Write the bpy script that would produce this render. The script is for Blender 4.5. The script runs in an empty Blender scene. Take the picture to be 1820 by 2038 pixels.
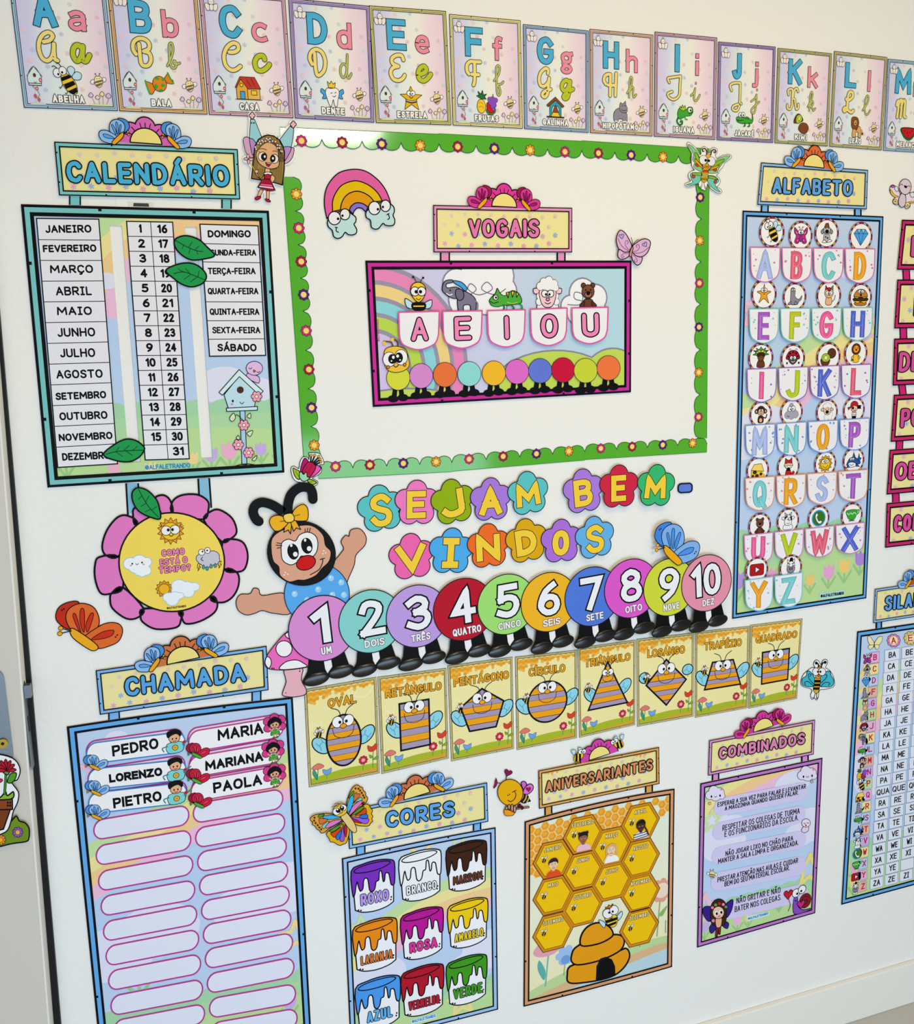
import bpy, math, random
from mathutils import Matrix, Vector
SC = bpy.context.scene
COL = SC.collection
pi = math.pi
random.seed(7)

# ------------------------------------------------------------------ camera
DIST, CAM_Z = 1.75, 1.81            # metres from the wall, metres above the floor
YAW, PITCH, ROLL, FOC = -0.32215165, -0.17103383, 0.02917274, 1799.65
def _rot(a, b, c):
    return (Matrix.Rotation(a, 3, 'Z') @ Matrix.Rotation(b, 3, 'X') @ Matrix.Rotation(c, 3, 'Y'))
RM = _rot(YAW, PITCH, ROLL)
RMI = RM.inverted()
cam = bpy.data.objects.new('camera', bpy.data.cameras.new('camera'))
COL.objects.link(cam)
right, fwd, up = RM.col[0], RM.col[1], RM.col[2]
M = Matrix((( right[0], up[0], -fwd[0], 0.0),
            ( right[1], up[1], -fwd[1], -DIST),
            ( right[2], up[2], -fwd[2], CAM_Z),
            (0, 0, 0, 1)))
cam.matrix_world = M
cam.data.sensor_fit = 'HORIZONTAL'; cam.data.sensor_width = 36.0
cam.data.lens = 36.0 * FOC / 1820.0
cam.data.clip_start = 0.05
SC.camera = cam

# ------------------------------------------------------------------ light
def srgb(h):
    h = h.lstrip('#'); v = [int(h[i:i+2], 16) / 255 for i in (0, 2, 4)]
    return tuple((c / 12.92 if c <= 0.04045 else ((c + 0.055) / 1.055) ** 2.4) for c in v) + (1.0,)
wd = bpy.data.worlds.new('world'); SC.world = wd; wd.use_nodes = True
wd.node_tree.nodes['Background'].inputs[0].default_value = (1.0, 1.0, 1.0, 1)
wd.node_tree.nodes['Background'].inputs[1].default_value = 0.28
def area(name, loc, target, sx, sy, power, color):
    l = bpy.data.lights.new(name, 'AREA'); l.shape = 'RECTANGLE'; l.size = sx; l.size_y = sy
    l.energy = power; l.color = color
    o = bpy.data.objects.new(name, l); COL.objects.link(o); o.location = loc
    o.rotation_euler = (Vector(target) - Vector(loc)).to_track_quat('-Z', 'Y').to_euler()
    return o
area('ceiling_lamp_light', (1.0, -1.0, 2.98), (1.0, -1.0, 0), 2.2, 0.5, 17.0, (1.0, 0.66, 0.14))
area('ceiling_lamp_light', (1.0, -3.15, 2.98), (1.0, -3.15, 0), 0.5, 0.36, 42, (1.0, 0.95, 0.86))
area('daylight_from_window', (0.5, -3.6, 0.75), (0.5, 0, 0.8), 3.0, 1.2, 63, (0.68, 0.89, 1.08))
vs = SC.view_settings
vs.view_transform = 'Standard'; vs.look = 'None'; vs.gamma = 1.0; vs.use_curve_mapping = False
vs.exposure = 0.0
SC.cycles.max_bounces = 6

# ------------------------------------------------------------------ pixel of the photograph <-> point on the wall
def W(p, y=0.0):
    d = RM @ Vector(((p[0] - 910) / FOC, 1.0, -(p[1] - 1019) / FOC))
    t = (DIST + y) / d[1]
    return (d[0] * t, CAM_Z + d[2] * t)
def PX(w, y=0.0):
    v = RMI @ Vector((w[0], DIST + y, w[1] - CAM_Z))
    return (910 + FOC * v[0] / v[1], 1019 - FOC * v[2] / v[1])

# ------------------------------------------------------------------ materials
MATS = {}
def mat(h, rough=0.55, kind=None):
    k = (h, rough, kind)
    if k in MATS: return MATS[k]
    m = bpy.data.materials.new('print_' + h.lstrip('#')); m.use_nodes = True
    nt = m.node_tree; b = nt.nodes['Principled BSDF']
    b.inputs['Base Color'].default_value = srgb(h)
    b.inputs['Roughness'].default_value = rough
    b.inputs['Specular IOR Level'].default_value = 0.1 if rough > 0.3 else 0.5
    if kind == 'metal':
        b.inputs['Metallic'].default_value = 1.0
    MATS[k] = m
    return m
def ramp_mat(name, stops, axis=0, noise=0.12, scale=2.0, rough=0.45):
    """soft printed gradient across a sheet (generated coordinates + noise)"""
    if name in MATS: return MATS[name]
    m = bpy.data.materials.new(name); m.use_nodes = True; nt = m.node_tree; b = nt.nodes['Principled BSDF']
    tc = nt.nodes.new('ShaderNodeTexCoord'); sp = nt.nodes.new('ShaderNodeSeparateXYZ')
    nz = nt.nodes.new('ShaderNodeTexNoise'); nz.inputs['Scale'].default_value = scale
    ma = nt.nodes.new('ShaderNodeMath'); ma.operation = 'MULTIPLY_ADD'
    ma.inputs[1].default_value = noise * 2
    sb = nt.nodes.new('ShaderNodeMath'); sb.operation = 'SUBTRACT'; sb.inputs[1].default_value = noise
    cr = nt.nodes.new('ShaderNodeValToRGB')
    nt.links.new(tc.outputs['Generated'], sp.inputs[0]); nt.links.new(tc.outputs['Generated'], nz.inputs['Vector'])
    nt.links.new(nz.outputs['Fac'], ma.inputs[0]); nt.links.new(sp.outputs[axis], ma.inputs[2])
    nt.links.new(ma.outputs[0], sb.inputs[0]); nt.links.new(sb.outputs[0], cr.inputs[0])
    el = cr.color_ramp.elements
    while len(el) > 1: el.remove(el[-1])
    el[0].position = stops[0][0]; el[0].color = srgb(stops[0][1])
    for p, h in stops[1:]:
        e = el.new(p); e.color = srgb(h)
    nt.links.new(cr.outputs[0], b.inputs['Base Color'])
    b.inputs['Roughness'].default_value = rough; b.inputs['Specular IOR Level'].default_value = 0.1
    MATS[name] = m
    return m
def wall_mat(name, h, bump=0.15, scale=60, rough=0.7, var=0.03, kind=None):
    m = bpy.data.materials.new(name); m.use_nodes = True; nt = m.node_tree; b = nt.nodes['Principled BSDF']
    tc = nt.nodes.new('ShaderNodeTexCoord')
    nz = nt.nodes.new('ShaderNodeTexNoise'); nz.inputs['Scale'].default_value = scale; nz.inputs['Detail'].default_value = 4
    n2 = nt.nodes.new('ShaderNodeTexNoise'); n2.inputs['Scale'].default_value = 2.5
    hs = nt.nodes.new('ShaderNodeMixRGB'); c = srgb(h)
    hs.inputs[1].default_value = c; hs.inputs[2].default_value = tuple(max(0, x - var) for x in c[:3]) + (1,)
    bp = nt.nodes.new('ShaderNodeBump'); bp.inputs['Strength'].default_value = bump; bp.inputs['Distance'].default_value = 0.004
    nt.links.new(tc.outputs['Object'], nz.inputs['Vector']); nt.links.new(tc.outputs['Object'], n2.inputs['Vector'])
    nt.links.new(n2.outputs['Fac'], hs.inputs[0]); nt.links.new(hs.outputs[0], b.inputs['Base Color'])
    nt.links.new(nz.outputs['Fac'], bp.inputs['Height']); nt.links.new(bp.outputs[0], b.inputs['Normal'])
    b.inputs['Roughness'].default_value = rough; b.inputs['Specular IOR Level'].default_value = 0.25
    if kind == 'metal': b.inputs['Metallic'].default_value = 0.9
    return m
PAL = dict(k='#08070a', w='#f1f1f5', y='#f2c92f', Y='#f3e28a', o='#e8861e', O='#c9641c', r='#c41c22', R='#8c1020', g='#3fa535',
           G='#1f7031', v='#a8c93a', b='#4aa3e6', B='#2456a8', n='#8a4a26', N='#4a2615', p='#ef7fb6', P='#8a4cc4', m='#c32a86',
           s='#e8b48c', S='#7a4930', a='#8d8a99', A='#55535c', c='#7fd3d6', C='#2f9fb0', l='#c9b2ea', t='#d9a866', q='#f6c9d6', i='#bfe3f5', e='#e6c9a8')
def hexof(c): return c if c[0] == '#' else PAL[c]

# ------------------------------------------------------------------ 2-D geometry
def crom(pts, n=5, closed=False):
    if len(pts) < 3 and not closed: return [tuple(p) for p in pts]
    out = []; N = len(pts)
    for i in range(N if closed else N - 1):
        if closed: a, b, c, d = pts[(i-1) % N], pts[i], pts[(i+1) % N], pts[(i+2) % N]
        else: a, b, c, d = pts[max(i-1, 0)], pts[i], pts[i+1], pts[min(i+2, N-1)]
        for k in range(n):
            t = k / n; t2 = t*t; t3 = t2*t
            out.append(tuple(0.5*((2*b[j]) + (-a[j]+c[j])*t + (2*a[j]-5*b[j]+4*c[j]-d[j])*t2 + (-a[j]+3*b[j]-3*c[j]+d[j])*t3) for j in (0, 1)))
    if not closed: out.append(tuple(pts[-1]))
    return out
def ell(x, y, rx, ry=None, rot=0.0, n=20, a0=0.0, a1=2*pi):
    ry = rx if ry is None else ry; c, s = math.cos(rot), math.sin(rot); full = abs(a1 - a0 - 2*pi) < 1e-6
    r = []
    for k in range(n if full else n + 1):
        t = a0 + (a1 - a0) * k / n; u, w = rx*math.cos(t), ry*math.sin(t)
        r.append((x + u*c - w*s, y + u*s + w*c))
    return r
def rrect(x0, y0, x1, y1, r, n=4):
    o = []
    for cx, cy, a in ((x1-r, y1-r, 0), (x0+r, y1-r, pi/2), (x0+r, y0+r, pi), (x1-r, y0+r, 1.5*pi)):
        for k in range(n+1):
            t = a + pi/2*k/n; o.append((cx + r*math.cos(t), cy + r*math.sin(t)))
    return o
def heart(x, y, s, rot=0):
    b = [(0, .45), (.3, .85), (.75, .85), (1, .45), (.8, -.05), (.4, -.5), (0, -.95), (-.4, -.5), (-.8, -.05), (-1, .45), (-.75, .85), (-.3, .85)]
    c, q = math.cos(rot), math.sin(rot)
    return [(x + s*(u*c - v*q), y + s*(u*q + v*c)) for u, v in b]
def star(x, y, r, r2=.45, n=5, rot=pi/2):
    return [(x + (r if k % 2 == 0 else r*r2)*math.cos(rot + pi*k/n), y + (r if k % 2 == 0 else r*r2)*math.sin(rot + pi*k/n)) for k in range(2*n)]
def petals(x, y, r, n, pr, rot=0):
    """outline of a flower of n round petals"""
    o = []
    for k in range(n * 8):
        t = rot + 2*pi*k/(n*8); q = abs(math.cos(n*(t - rot)/2))
        rr = r*(1 - pr + pr*math.sqrt(q)); o.append((x + rr*math.cos(t), y + rr*math.sin(t)))
    return o
def rosette(circles, n=96):
    """outline of a ring of overlapping circles seen from the origin"""
    o = []
    for k in range(n):
        t = 2*pi*k/n; c, q = math.cos(t), math.sin(t); best = 0.05
        for x, y, r in circles:
            d = x*c + y*q; h2 = r*r - (x*x + y*y - d*d)
            if h2 > 0: best = max(best, d + math.sqrt(h2))
        o.append((best*c, best*q))
    return o
def zz(x0, y0, s, txt):
    v = [float(t) for t in txt.replace(',', ' ').split()]
    return [(x0 + s*v[i], y0 + s*v[i+1]) for i in range(0, len(v), 2)]
def clip_poly(pts, box):
    x0, y0, x1, y1 = box
    for ax, lim, sgn in ((0, x0, 1), (0, x1, -1), (1, y0, 1), (1, y1, -1)):
        if not pts: return pts
        o = []; N = len(pts)
        for i in range(N):
            a, b = pts[i], pts[(i+1) % N]
            ia, ib = sgn*(a[ax]-lim) >= 0, sgn*(b[ax]-lim) >= 0
            if ia: o.append(a)
            if ia != ib:
                t = (lim - a[ax])/(b[ax] - a[ax]); o.append((a[0]+t*(b[0]-a[0]), a[1]+t*(b[1]-a[1])))
        pts = o
    return pts

# ------------------------------------------------------------------ frames: local coordinates -> wall (x, z)
def tf_px(p): return W(p)
tf_px.flip = True
def quad(tl, tr, br, bl, width=100.0, curve_top=0.0, curve_bot=0.0):
    """a sheet hung on the wall; local x 0..width, y 0..height (same scale)"""
    a, b, c, d = [Vector(W(p)) for p in (tl, tr, br, bl)]
    w = ((b-a).length + (c-d).length)/2; h = ((a-d).length + (b-c).length)/2
    H = width*h/w
    def f(p):
        u, v = p[0]/width, p[1]/H
        q = (d*(1-u) + c*u)*(1-v) + (a*(1-u) + b*u)*v
        k = 4*u*(1-u)
        return (q[0], q[1] + k*(curve_top*v + curve_bot*(1-v)))
    f.w, f.h, f.flip = width, H, False
    return f
def sim(px, py, hpx, rot=0.0, sx=1.0):
    """unit frame: origin at a point, 1 unit = hpx pixels measured up the wall there"""
    o = Vector(W((px, py))); a = Vector(W((px, py - hpx))); s = (a - o).length
    c, q = math.cos(rot), math.sin(rot)
    def f(p): return (o[0] + s*sx*(p[0]*c - p[1]*q), o[1] + s*(p[0]*q + p[1]*c))
    f.flip = False; f.s = s
    return f
def sub(tf, x, y, s, rot=0.0, sx=1.0):
    c, q = math.cos(rot), math.sin(rot)
    def f(p): return tf((x + s*sx*(p[0]*c - p[1]*q), y + s*(p[0]*q + p[1]*c)))
    f.flip = False
    return f

# ------------------------------------------------------------------ things and parts
EPS = 4e-5        # one printed layer above the next
class Thing:
    def __init__(s, name, label, cat, px, base=0.0, group=None):
        s.o = bpy.data.objects.new(name, None); COL.objects.link(s.o)
        s.o.empty_display_size = 0.03
        x, z = W(px); s.loc = Vector((x, -base, z)); s.o.location = s.loc
        s.o['label'] = label; s.o['category'] = cat
        if group: s.o['group'] = group
        s.h = s.base = base; s.mk = None
    def mark(s): s.mk = s.h
    def part(s, name, tf=None, parent=None, label=None, keep=False):
        if s.mk is not None and not keep: s.h = s.mk
        return Part(s, name, tf or tf_px, parent, label)
class Part:
    def __init__(s, T, name, tf, parent=None, label=None):
        s.T, s.name, s.tf, s.par, s.label = T, name, tf, parent, label
        s.v, s.f, s.m, s.mats = [], [], [], []; s.sm = set(); s.clip = None; s.ob = None; s.lw = 0.05; s.ln = 'k'; s.k = 0
    # material slots
    def mi(s, c):
        m = c if not isinstance(c, str) else mat(hexof(c))
        if m not in s.mats: s.mats.append(m)
        return s.mats.index(m)
    def up(s): s.T.h += EPS
    def face(s, pts, c, h=None, tf=None):
        if s.clip: pts = clip_poly(pts, s.clip)
        if len(pts) < 3: return
        h = s.T.h if h is None else h
        s.k = (s.k + 1) % 23; h += s.k*1.6e-6
        n = len(s.v); tf = tf or s.tf
        for p in pts:
            x, z = tf(p); s.v.append((x - s.T.loc[0], -h - s.T.loc[1], z - s.T.loc[2]))
        s.f.append(tuple(range(n, n+len(pts)))); s.m.append(s.mi(c))
    def poly(s, pts, c, line=None, w=None):
        s.up(); s.face(pts, c)
        if line: s.stroke(pts, w or s.lw, line, closed=True)
    def slab(s, pts, c, t=0.0012, side='#dcdcdc'):
        """a sheet with a real thickness"""
        h0 = s.T.h; s.T.h += t; s.face(pts, c)
        n = len(pts)
        w = [s.tf(p) for p in pts]; k = s.mi(side)
        b = len(s.v)
        for x, z in w: s.v.append((x - s.T.loc[0], -h0 - s.T.loc[1], z - s.T.loc[2]))
        for x, z in w: s.v.append((x - s.T.loc[0], -s.T.h - s.T.loc[1], z - s.T.loc[2]))
        for i in range(n):
            j = (i+1) % n; s.f.append((b+i, b+j, b+n+j, b+n+i)); s.m.append(k)
        s.f.append(tuple(range(b+n-1, b-1, -1))); s.m.append(k)
    def ribbon(s, pts, w, c, closed=False, cap='round', seg=6):
        P = [Vector(p) for p in pts]; Q = [P[0]]
        for p in P[1:]:
            if (p - Q[-1]).length > 1e-6: Q.append(p)
        if closed and len(Q) > 1 and (Q[0] - Q[-1]).length < 1e-6: Q.pop()
        P = Q; N = len(P); r = w/2
        if N < 2:
            s.face(ell(P[0][0], P[0][1], r, n=8), c); return
        E = []
        for i in range(N if closed else N-1):
            d = P[(i+1) % N] - P[i]; d.normalize(); E.append(d)
        L, R = [], []; joints = []
        for i in range(N):
            if closed or 0 < i < N-1:
                d0, d1 = E[i-1], E[i % len(E)]
                n0, n1 = Vector((-d0[1], d0[0])), Vector((-d1[1], d1[0]))
                m = n0 + n1
                co = d0.dot(d1)
                if m.length < 0.2: m = n1.copy(); k = 1.0
                else:
                    m.normalize(); k = 1/max(m.dot(n1), 0.25)
                if cap == 'round' and co < 0.9:
                    joints.append(i); L.append(None); R.append((n0, n1)); continue
                if cap != 'round' and co < 0.3:         # sharp corner: two straight ends and a mitre
                    sg = -1.0 if (d0[0]*d1[1] - d0[1]*d1[0]) > 0 else 1.0
                    joints.append((i, n0*r*sg, m*r*sg*min(k, 1.9), n1*r*sg)); L.append(None); R.append((n0, n1)); continue
                L.append(P[i] + m*r*k); R.append(P[i] - m*r*k)
            else:
                d = E[0] if i == 0 else E[-1]; n = Vector((-d[1], d[0])); e = P[i].copy()
                if cap == 'square': e += d*(r if i else -r)
                L.append(e + n*r); R.append(e - n*r)
        def lr(i, nxt):
            if L[i] is None:
                n0, n1 = R[i]; n = n1 if nxt else n0
                return P[i] + n*r, P[i] - n*r
            return L[i], R[i]
        for i in range(N if closed else N-1):
            j = (i+1) % N; a, b = lr(i, True); d, e = lr(j, False)
            s.face([tuple(a), tuple(b), tuple(e), tuple(d)], c)
        for q in joints:
            if isinstance(q, int): s.face(ell(P[q][0], P[q][1], r, n=10), c)
            else: i = q[0]; s.face([tuple(P[i]), tuple(P[i] + q[1]), tuple(P[i] + q[2]), tuple(P[i] + q[3])], c)
        if not closed and cap == 'round':
            for i, d in ((0, -E[0]), (N-1, E[-1])):
                a = math.atan2(d[1], d[0]); s.face(ell(P[i][0], P[i][1], r, n=seg, a0=a-pi/2, a1=a+pi/2), c)
    def stroke(s, pts, w, c, closed=False, cap='round', smooth=0):
        s.up()
        if smooth: pts = crom(pts, smooth, closed)
        s.ribbon(pts, w, c, closed, cap)
    def union(s, shapes, fill, line='k', w=None):
        w = w or s.lw; s.up()
        for q in shapes: s.ribbon(q, 2*w, line, True)
        s.up()
        for q in shapes: s.face(q, fill)
    def build(s, name=None):
        me = bpy.data.meshes.new(s.name); me.from_pydata(s.v, [], s.f)
        for m in s.mats: me.materials.append(m)
        me.polygons.foreach_set('material_index', s.m)
        for i in s.sm: me.polygons[i].use_smooth = True
        me.update()
        o = bpy.data.objects.new(s.name, me); COL.objects.link(o)
        o.parent = (s.par.ob if s.par else s.T.o)
        if s.label: o['label'] = s.label
        s.ob = o
        return s

# ------------------------------------------------------------------ little drawing language
def draw(p, txt, tf=None, lw=0.05):
    """e/E ellipse, p/P polygon, b/B smooth blob, c curve, l line (capital = no outline)"""
    old = p.tf, p.lw
    if tf: p.tf = tf
    p.lw = lw
    for cmd in txt.split(';'):
        t = cmd.split()
        if not t: continue
        k = t[0]
        if k in 'eE':
            x, y, rx, ry = map(float, t[2:6]); rot = float(t[6]) if len(t) > 6 else 0
            q = ell(x, y, rx, ry, rot, 16)
            p.poly(q, t[1], p.ln if k == 'e' else None)
        elif k in 'pPbB':
            v = list(map(float, t[2:])); q = [(v[i], v[i+1]) for i in range(0, len(v), 2)]
            if k in 'bB': q = crom(q, 4, True)
            p.poly(q, t[1], p.ln if k in 'pb' else None)
        elif k in 'cl':
            w = float(t[2]); v = list(map(float, t[3:])); q = [(v[i], v[i+1]) for i in range(0, len(v), 2)]
            p.stroke(q, w, t[1], smooth=4 if k == 'c' else 0)
        elif k == 'h':
            x, y, s_ = map(float, t[2:5]); p.poly(crom(heart(x, y, s_), 3, True), t[1], p.ln)
        elif k in 'uU':            # union of circles: x y r ...
            v = list(map(float, t[2:])); p.union([ell(v[i], v[i+1], v[i+2], n=16) for i in range(0, len(v), 3)], t[1], p.ln if k == 'u' else t[1], p.lw/2)
    p.tf, p.lw = old

def draw_halves(T, name, tf, txt, lw, mid):
    """a left and a right part out of one list of drawing commands"""
    h0 = T.h; hs = []
    for side in (0, 1):
        sel = []
        for cmd in txt.split(';'):
            t = cmd.split()
            v = list(map(float, t[3:] if t[0] in 'cl' else t[2:]))
            xs = v[0] if t[0] in 'eE' else sum(v[0::2])/len(v[0::2])
            if (xs > mid) == bool(side): sel.append(cmd)
        T.h = h0; p = T.part(name, tf, keep=True); draw(p, ';'.join(sel), None, lw); p.build(); hs.append(T.h)
    T.h = max(hs)
# ------------------------------------------------------------------ lettering (stroke alphabets)
G = {
'A':'L0 0 3.5 10 7 0/L1.3 3.4 5.7 3.4','B':'L0 0 0 10/C0 10 3.2 10 5.4 9.2 5.6 6.8 3.6 5.4 0 5.3/C3 5.3 5.2 4.9 6.2 3 5.4 .7 3.4 0 0 0',
'C':'C6.5 8.3 5.1 9.8 3.3 10 1 8.7 0 5 1 1.3 3.3 0 5.1 .2 6.5 1.7','D':'L0 0 0 10/C0 10 2.5 10 5.3 8.6 6.5 5 5.3 1.4 2.5 0 0 0',
'E':'L5.5 10 0 10 0 0 5.5 0/L0 5.2 4.8 5.2','F':'L5.3 10 0 10 0 0/L0 5.2 4.6 5.2','G':'C6.3 8.4 5 9.7 3.4 10 1 8.7 0 5 1 1.3 3.4 0 5.5 .6 6.6 2.2 6.7 4.6/L3.9 4.6 6.7 4.6',
'H':'L0 0 0 10/L6.5 0 6.5 10/L0 5.1 6.5 5.1','I':'L0 0 0 10','J':'L4.5 10 4.5 2.8/C4.5 2.8 4.1 .9 2.2 0 .8 .4 0 1.6','K':'L0 0 0 10/L6 10 0 4.4/L1.9 6.1 6.3 0','L':'L0 10 0 0 5 0',
'M':'L0 0 .5 10 4.7 3 8.9 10 9.4 0','N':'L0 0 0 10 6.5 0 6.5 10','O':'O3.6 10 1 8.7 0 5 1 1.3 3.6 0 6.2 1.3 7.2 5 6.2 8.7','P':'L0 0 0 10/C0 10 3.5 10 5.8 9.2 5.8 5.8 3.6 4.6 0 4.5',
'Q':'O3.6 10 1 8.7 0 5 1 1.3 3.6 0 6.2 1.3 7.2 5 6.2 8.7/L4.3 2.6 7.2 -.6','R':'L0 0 0 10/C0 10 3.5 10 5.8 9.2 5.8 5.8 3.6 4.6 0 4.5/L2.6 4.6 6.3 0',
'S':'C6 8.5 4.6 9.8 2.8 9.9 .8 8.8 .7 6.7 3 5.3 5.4 4.2 6 2.4 5 .5 3 0 1.2 .4 0 1.8','T':'L0 10 7 10/L3.5 10 3.5 0','U':'L0 10 0 3.6/C0 3.6 .6 1.1 3.2 0 5.8 1.1 6.4 3.6/L6.4 3.6 6.4 10',
'V':'L0 10 3.5 0 7 10','W':'L0 10 2.4 0 5 7.5 7.6 0 10 10','X':'L0 10 6.5 0/L6.5 10 0 0','Y':'L0 10 3.4 5 6.8 10/L3.4 5 3.4 0','Z':'L0 10 6 10 0 0 6.3 0',
'0':'O3.2 10 .9 8.7 0 5 .9 1.3 3.2 0 5.5 1.3 6.4 5 5.5 8.7','1':'L0 8 2.4 10 2.4 0','2':'C.3 7.8 1.2 9.6 3 10 5.2 9 5.4 7 3.5 4 0 0/L0 0 6 0','3':'C.3 8.7 2.6 10 4.9 9 5 6.7 2.3 5.3/C2.3 5.3 5 4.6 5.7 2.6 4.6 .6 2.4 0 0 1.2',
'4':'L4.4 0 4.4 10 0 3 6.2 3','5':'L5.3 10 1 10 .6 5.6/C.6 5.6 2.8 6.3 5 5.4 5.6 3 4.4 .6 2.2 0 0 1','6':'C4.6 10 2 8 .3 4.4 .3 2 2 .1 4.4 .3 5.6 2.4 5 4.9 3 5.8 1 4.8 .3 3',
'7':'L0 10 6 10 2 0','8':'O3 5.4 .9 6.5 .7 8.6 3 10 5.3 8.6 5.1 6.5 3 5.4 .8 4.4 .1 2.2 1.2 .4 3 0 4.8 .4 5.9 2.2 5.2 4.4','9':'C1.3 0 3.9 2 5.6 5.6 5.6 8 3.9 9.9 1.5 9.7 .3 7.6 .9 5.1 2.9 4.2 4.9 5.2 5.6 7',
'-':'L0 4 3.4 4','.':'L0 0 0 .2','?':'C0 8 1 9.8 3 10 5 8.6 4.4 6.4 2.8 4.8 2.6 3/L2.6 0 2.6 .2','!':'L0 10 0 3.2/L0 0 0 .2','@':'C6 3.2 5.4 6.6 3.4 6.6 2.4 4.8 3 3 5 3.2 5.8 5/C5.8 5 6.6 2.6 8 3.4 8.4 6 7 8.8 4.4 9.8 1.4 8.6 0 5 1.4 1.4 4.4 .2 7 1',
'\u0131':'L0 0 3.6 0/L0 10 3.6 10/L1.8 0 1.8 10','\u0237':'L1.6 10 6 10/L4.4 10 4.4 2.8/C4.4 2.8 4 .9 2.2 0 .8 .4 0 1.6',
'a':'C.6 6 2.2 6.7 4 6.3 4.6 4.8/L4.6 5 4.6 0/C4.6 3.8 2.2 3.7 .3 2.8 .2 1 1.7 0 3.4 .5 4.6 1.6','b':'L0 10 0 0/O2.4 6.6 4.4 5.6 4.8 3.3 4.2 1 2.4 0 .5 1 0 3.3 .5 5.6','c':'C4.4 6.1 3 6.7 1 5.8 .2 3.3 1 .8 3 0 4.5 .5',
'd':'L4.8 10 4.8 0/O2.4 6.6 .4 5.6 0 3.3 .6 1 2.4 0 4.3 1 4.8 3.3 4.3 5.6','e':'L.2 3.4 4.8 3.4/C4.8 3.4 4.4 5.8 2.6 6.7 .8 5.8 .1 3.3 .8 1 2.8 0 4.5 .6','f':'C4 9.7 2.6 9.9 1.6 8.8 1.5 6.5/L1.5 7 1.5 0/L0 6.2 3.8 6.2',
'g':'O2.3 6.6 .4 5.6 .2 3.9 1.1 2.5 2.4 2.2 4 2.8 4.4 4.6 3.8 6/C1 2.4 .6 1.2 2 .4 4 -.3 4.6 -1.8 3 -3 .8 -2.8 0 -1.5 1.3 -.2/L3.6 6.3 5 6.6','h':'L0 0 0 10/C0 4.8 1.5 6.3 3.2 6.6 4.5 5.6 4.6 4/L4.6 4.2 4.6 0',
'i':'L0 0 0 5.6/L0 9.1 0 9.4','j':'L1.6 5.6 1.6 -1/C1.6 -.8 1.2 -2.6 -.6 -2.8/L1.6 9.1 1.6 9.4','k':'L0 0 0 10/L4.4 6.7 .3 3/L1.5 4.2 4.6 0','l':'L0 0 0 10','m':'L0 0 0 6.7/C0 4.8 1.5 6.3 2.8 6.5 3.8 5.4 3.8 4/L3.8 4.2 3.8 0/C3.8 4.8 5.4 6.3 6.6 6.5 7.6 5.4 7.6 4/L7.6 4.2 7.6 0'}
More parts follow.
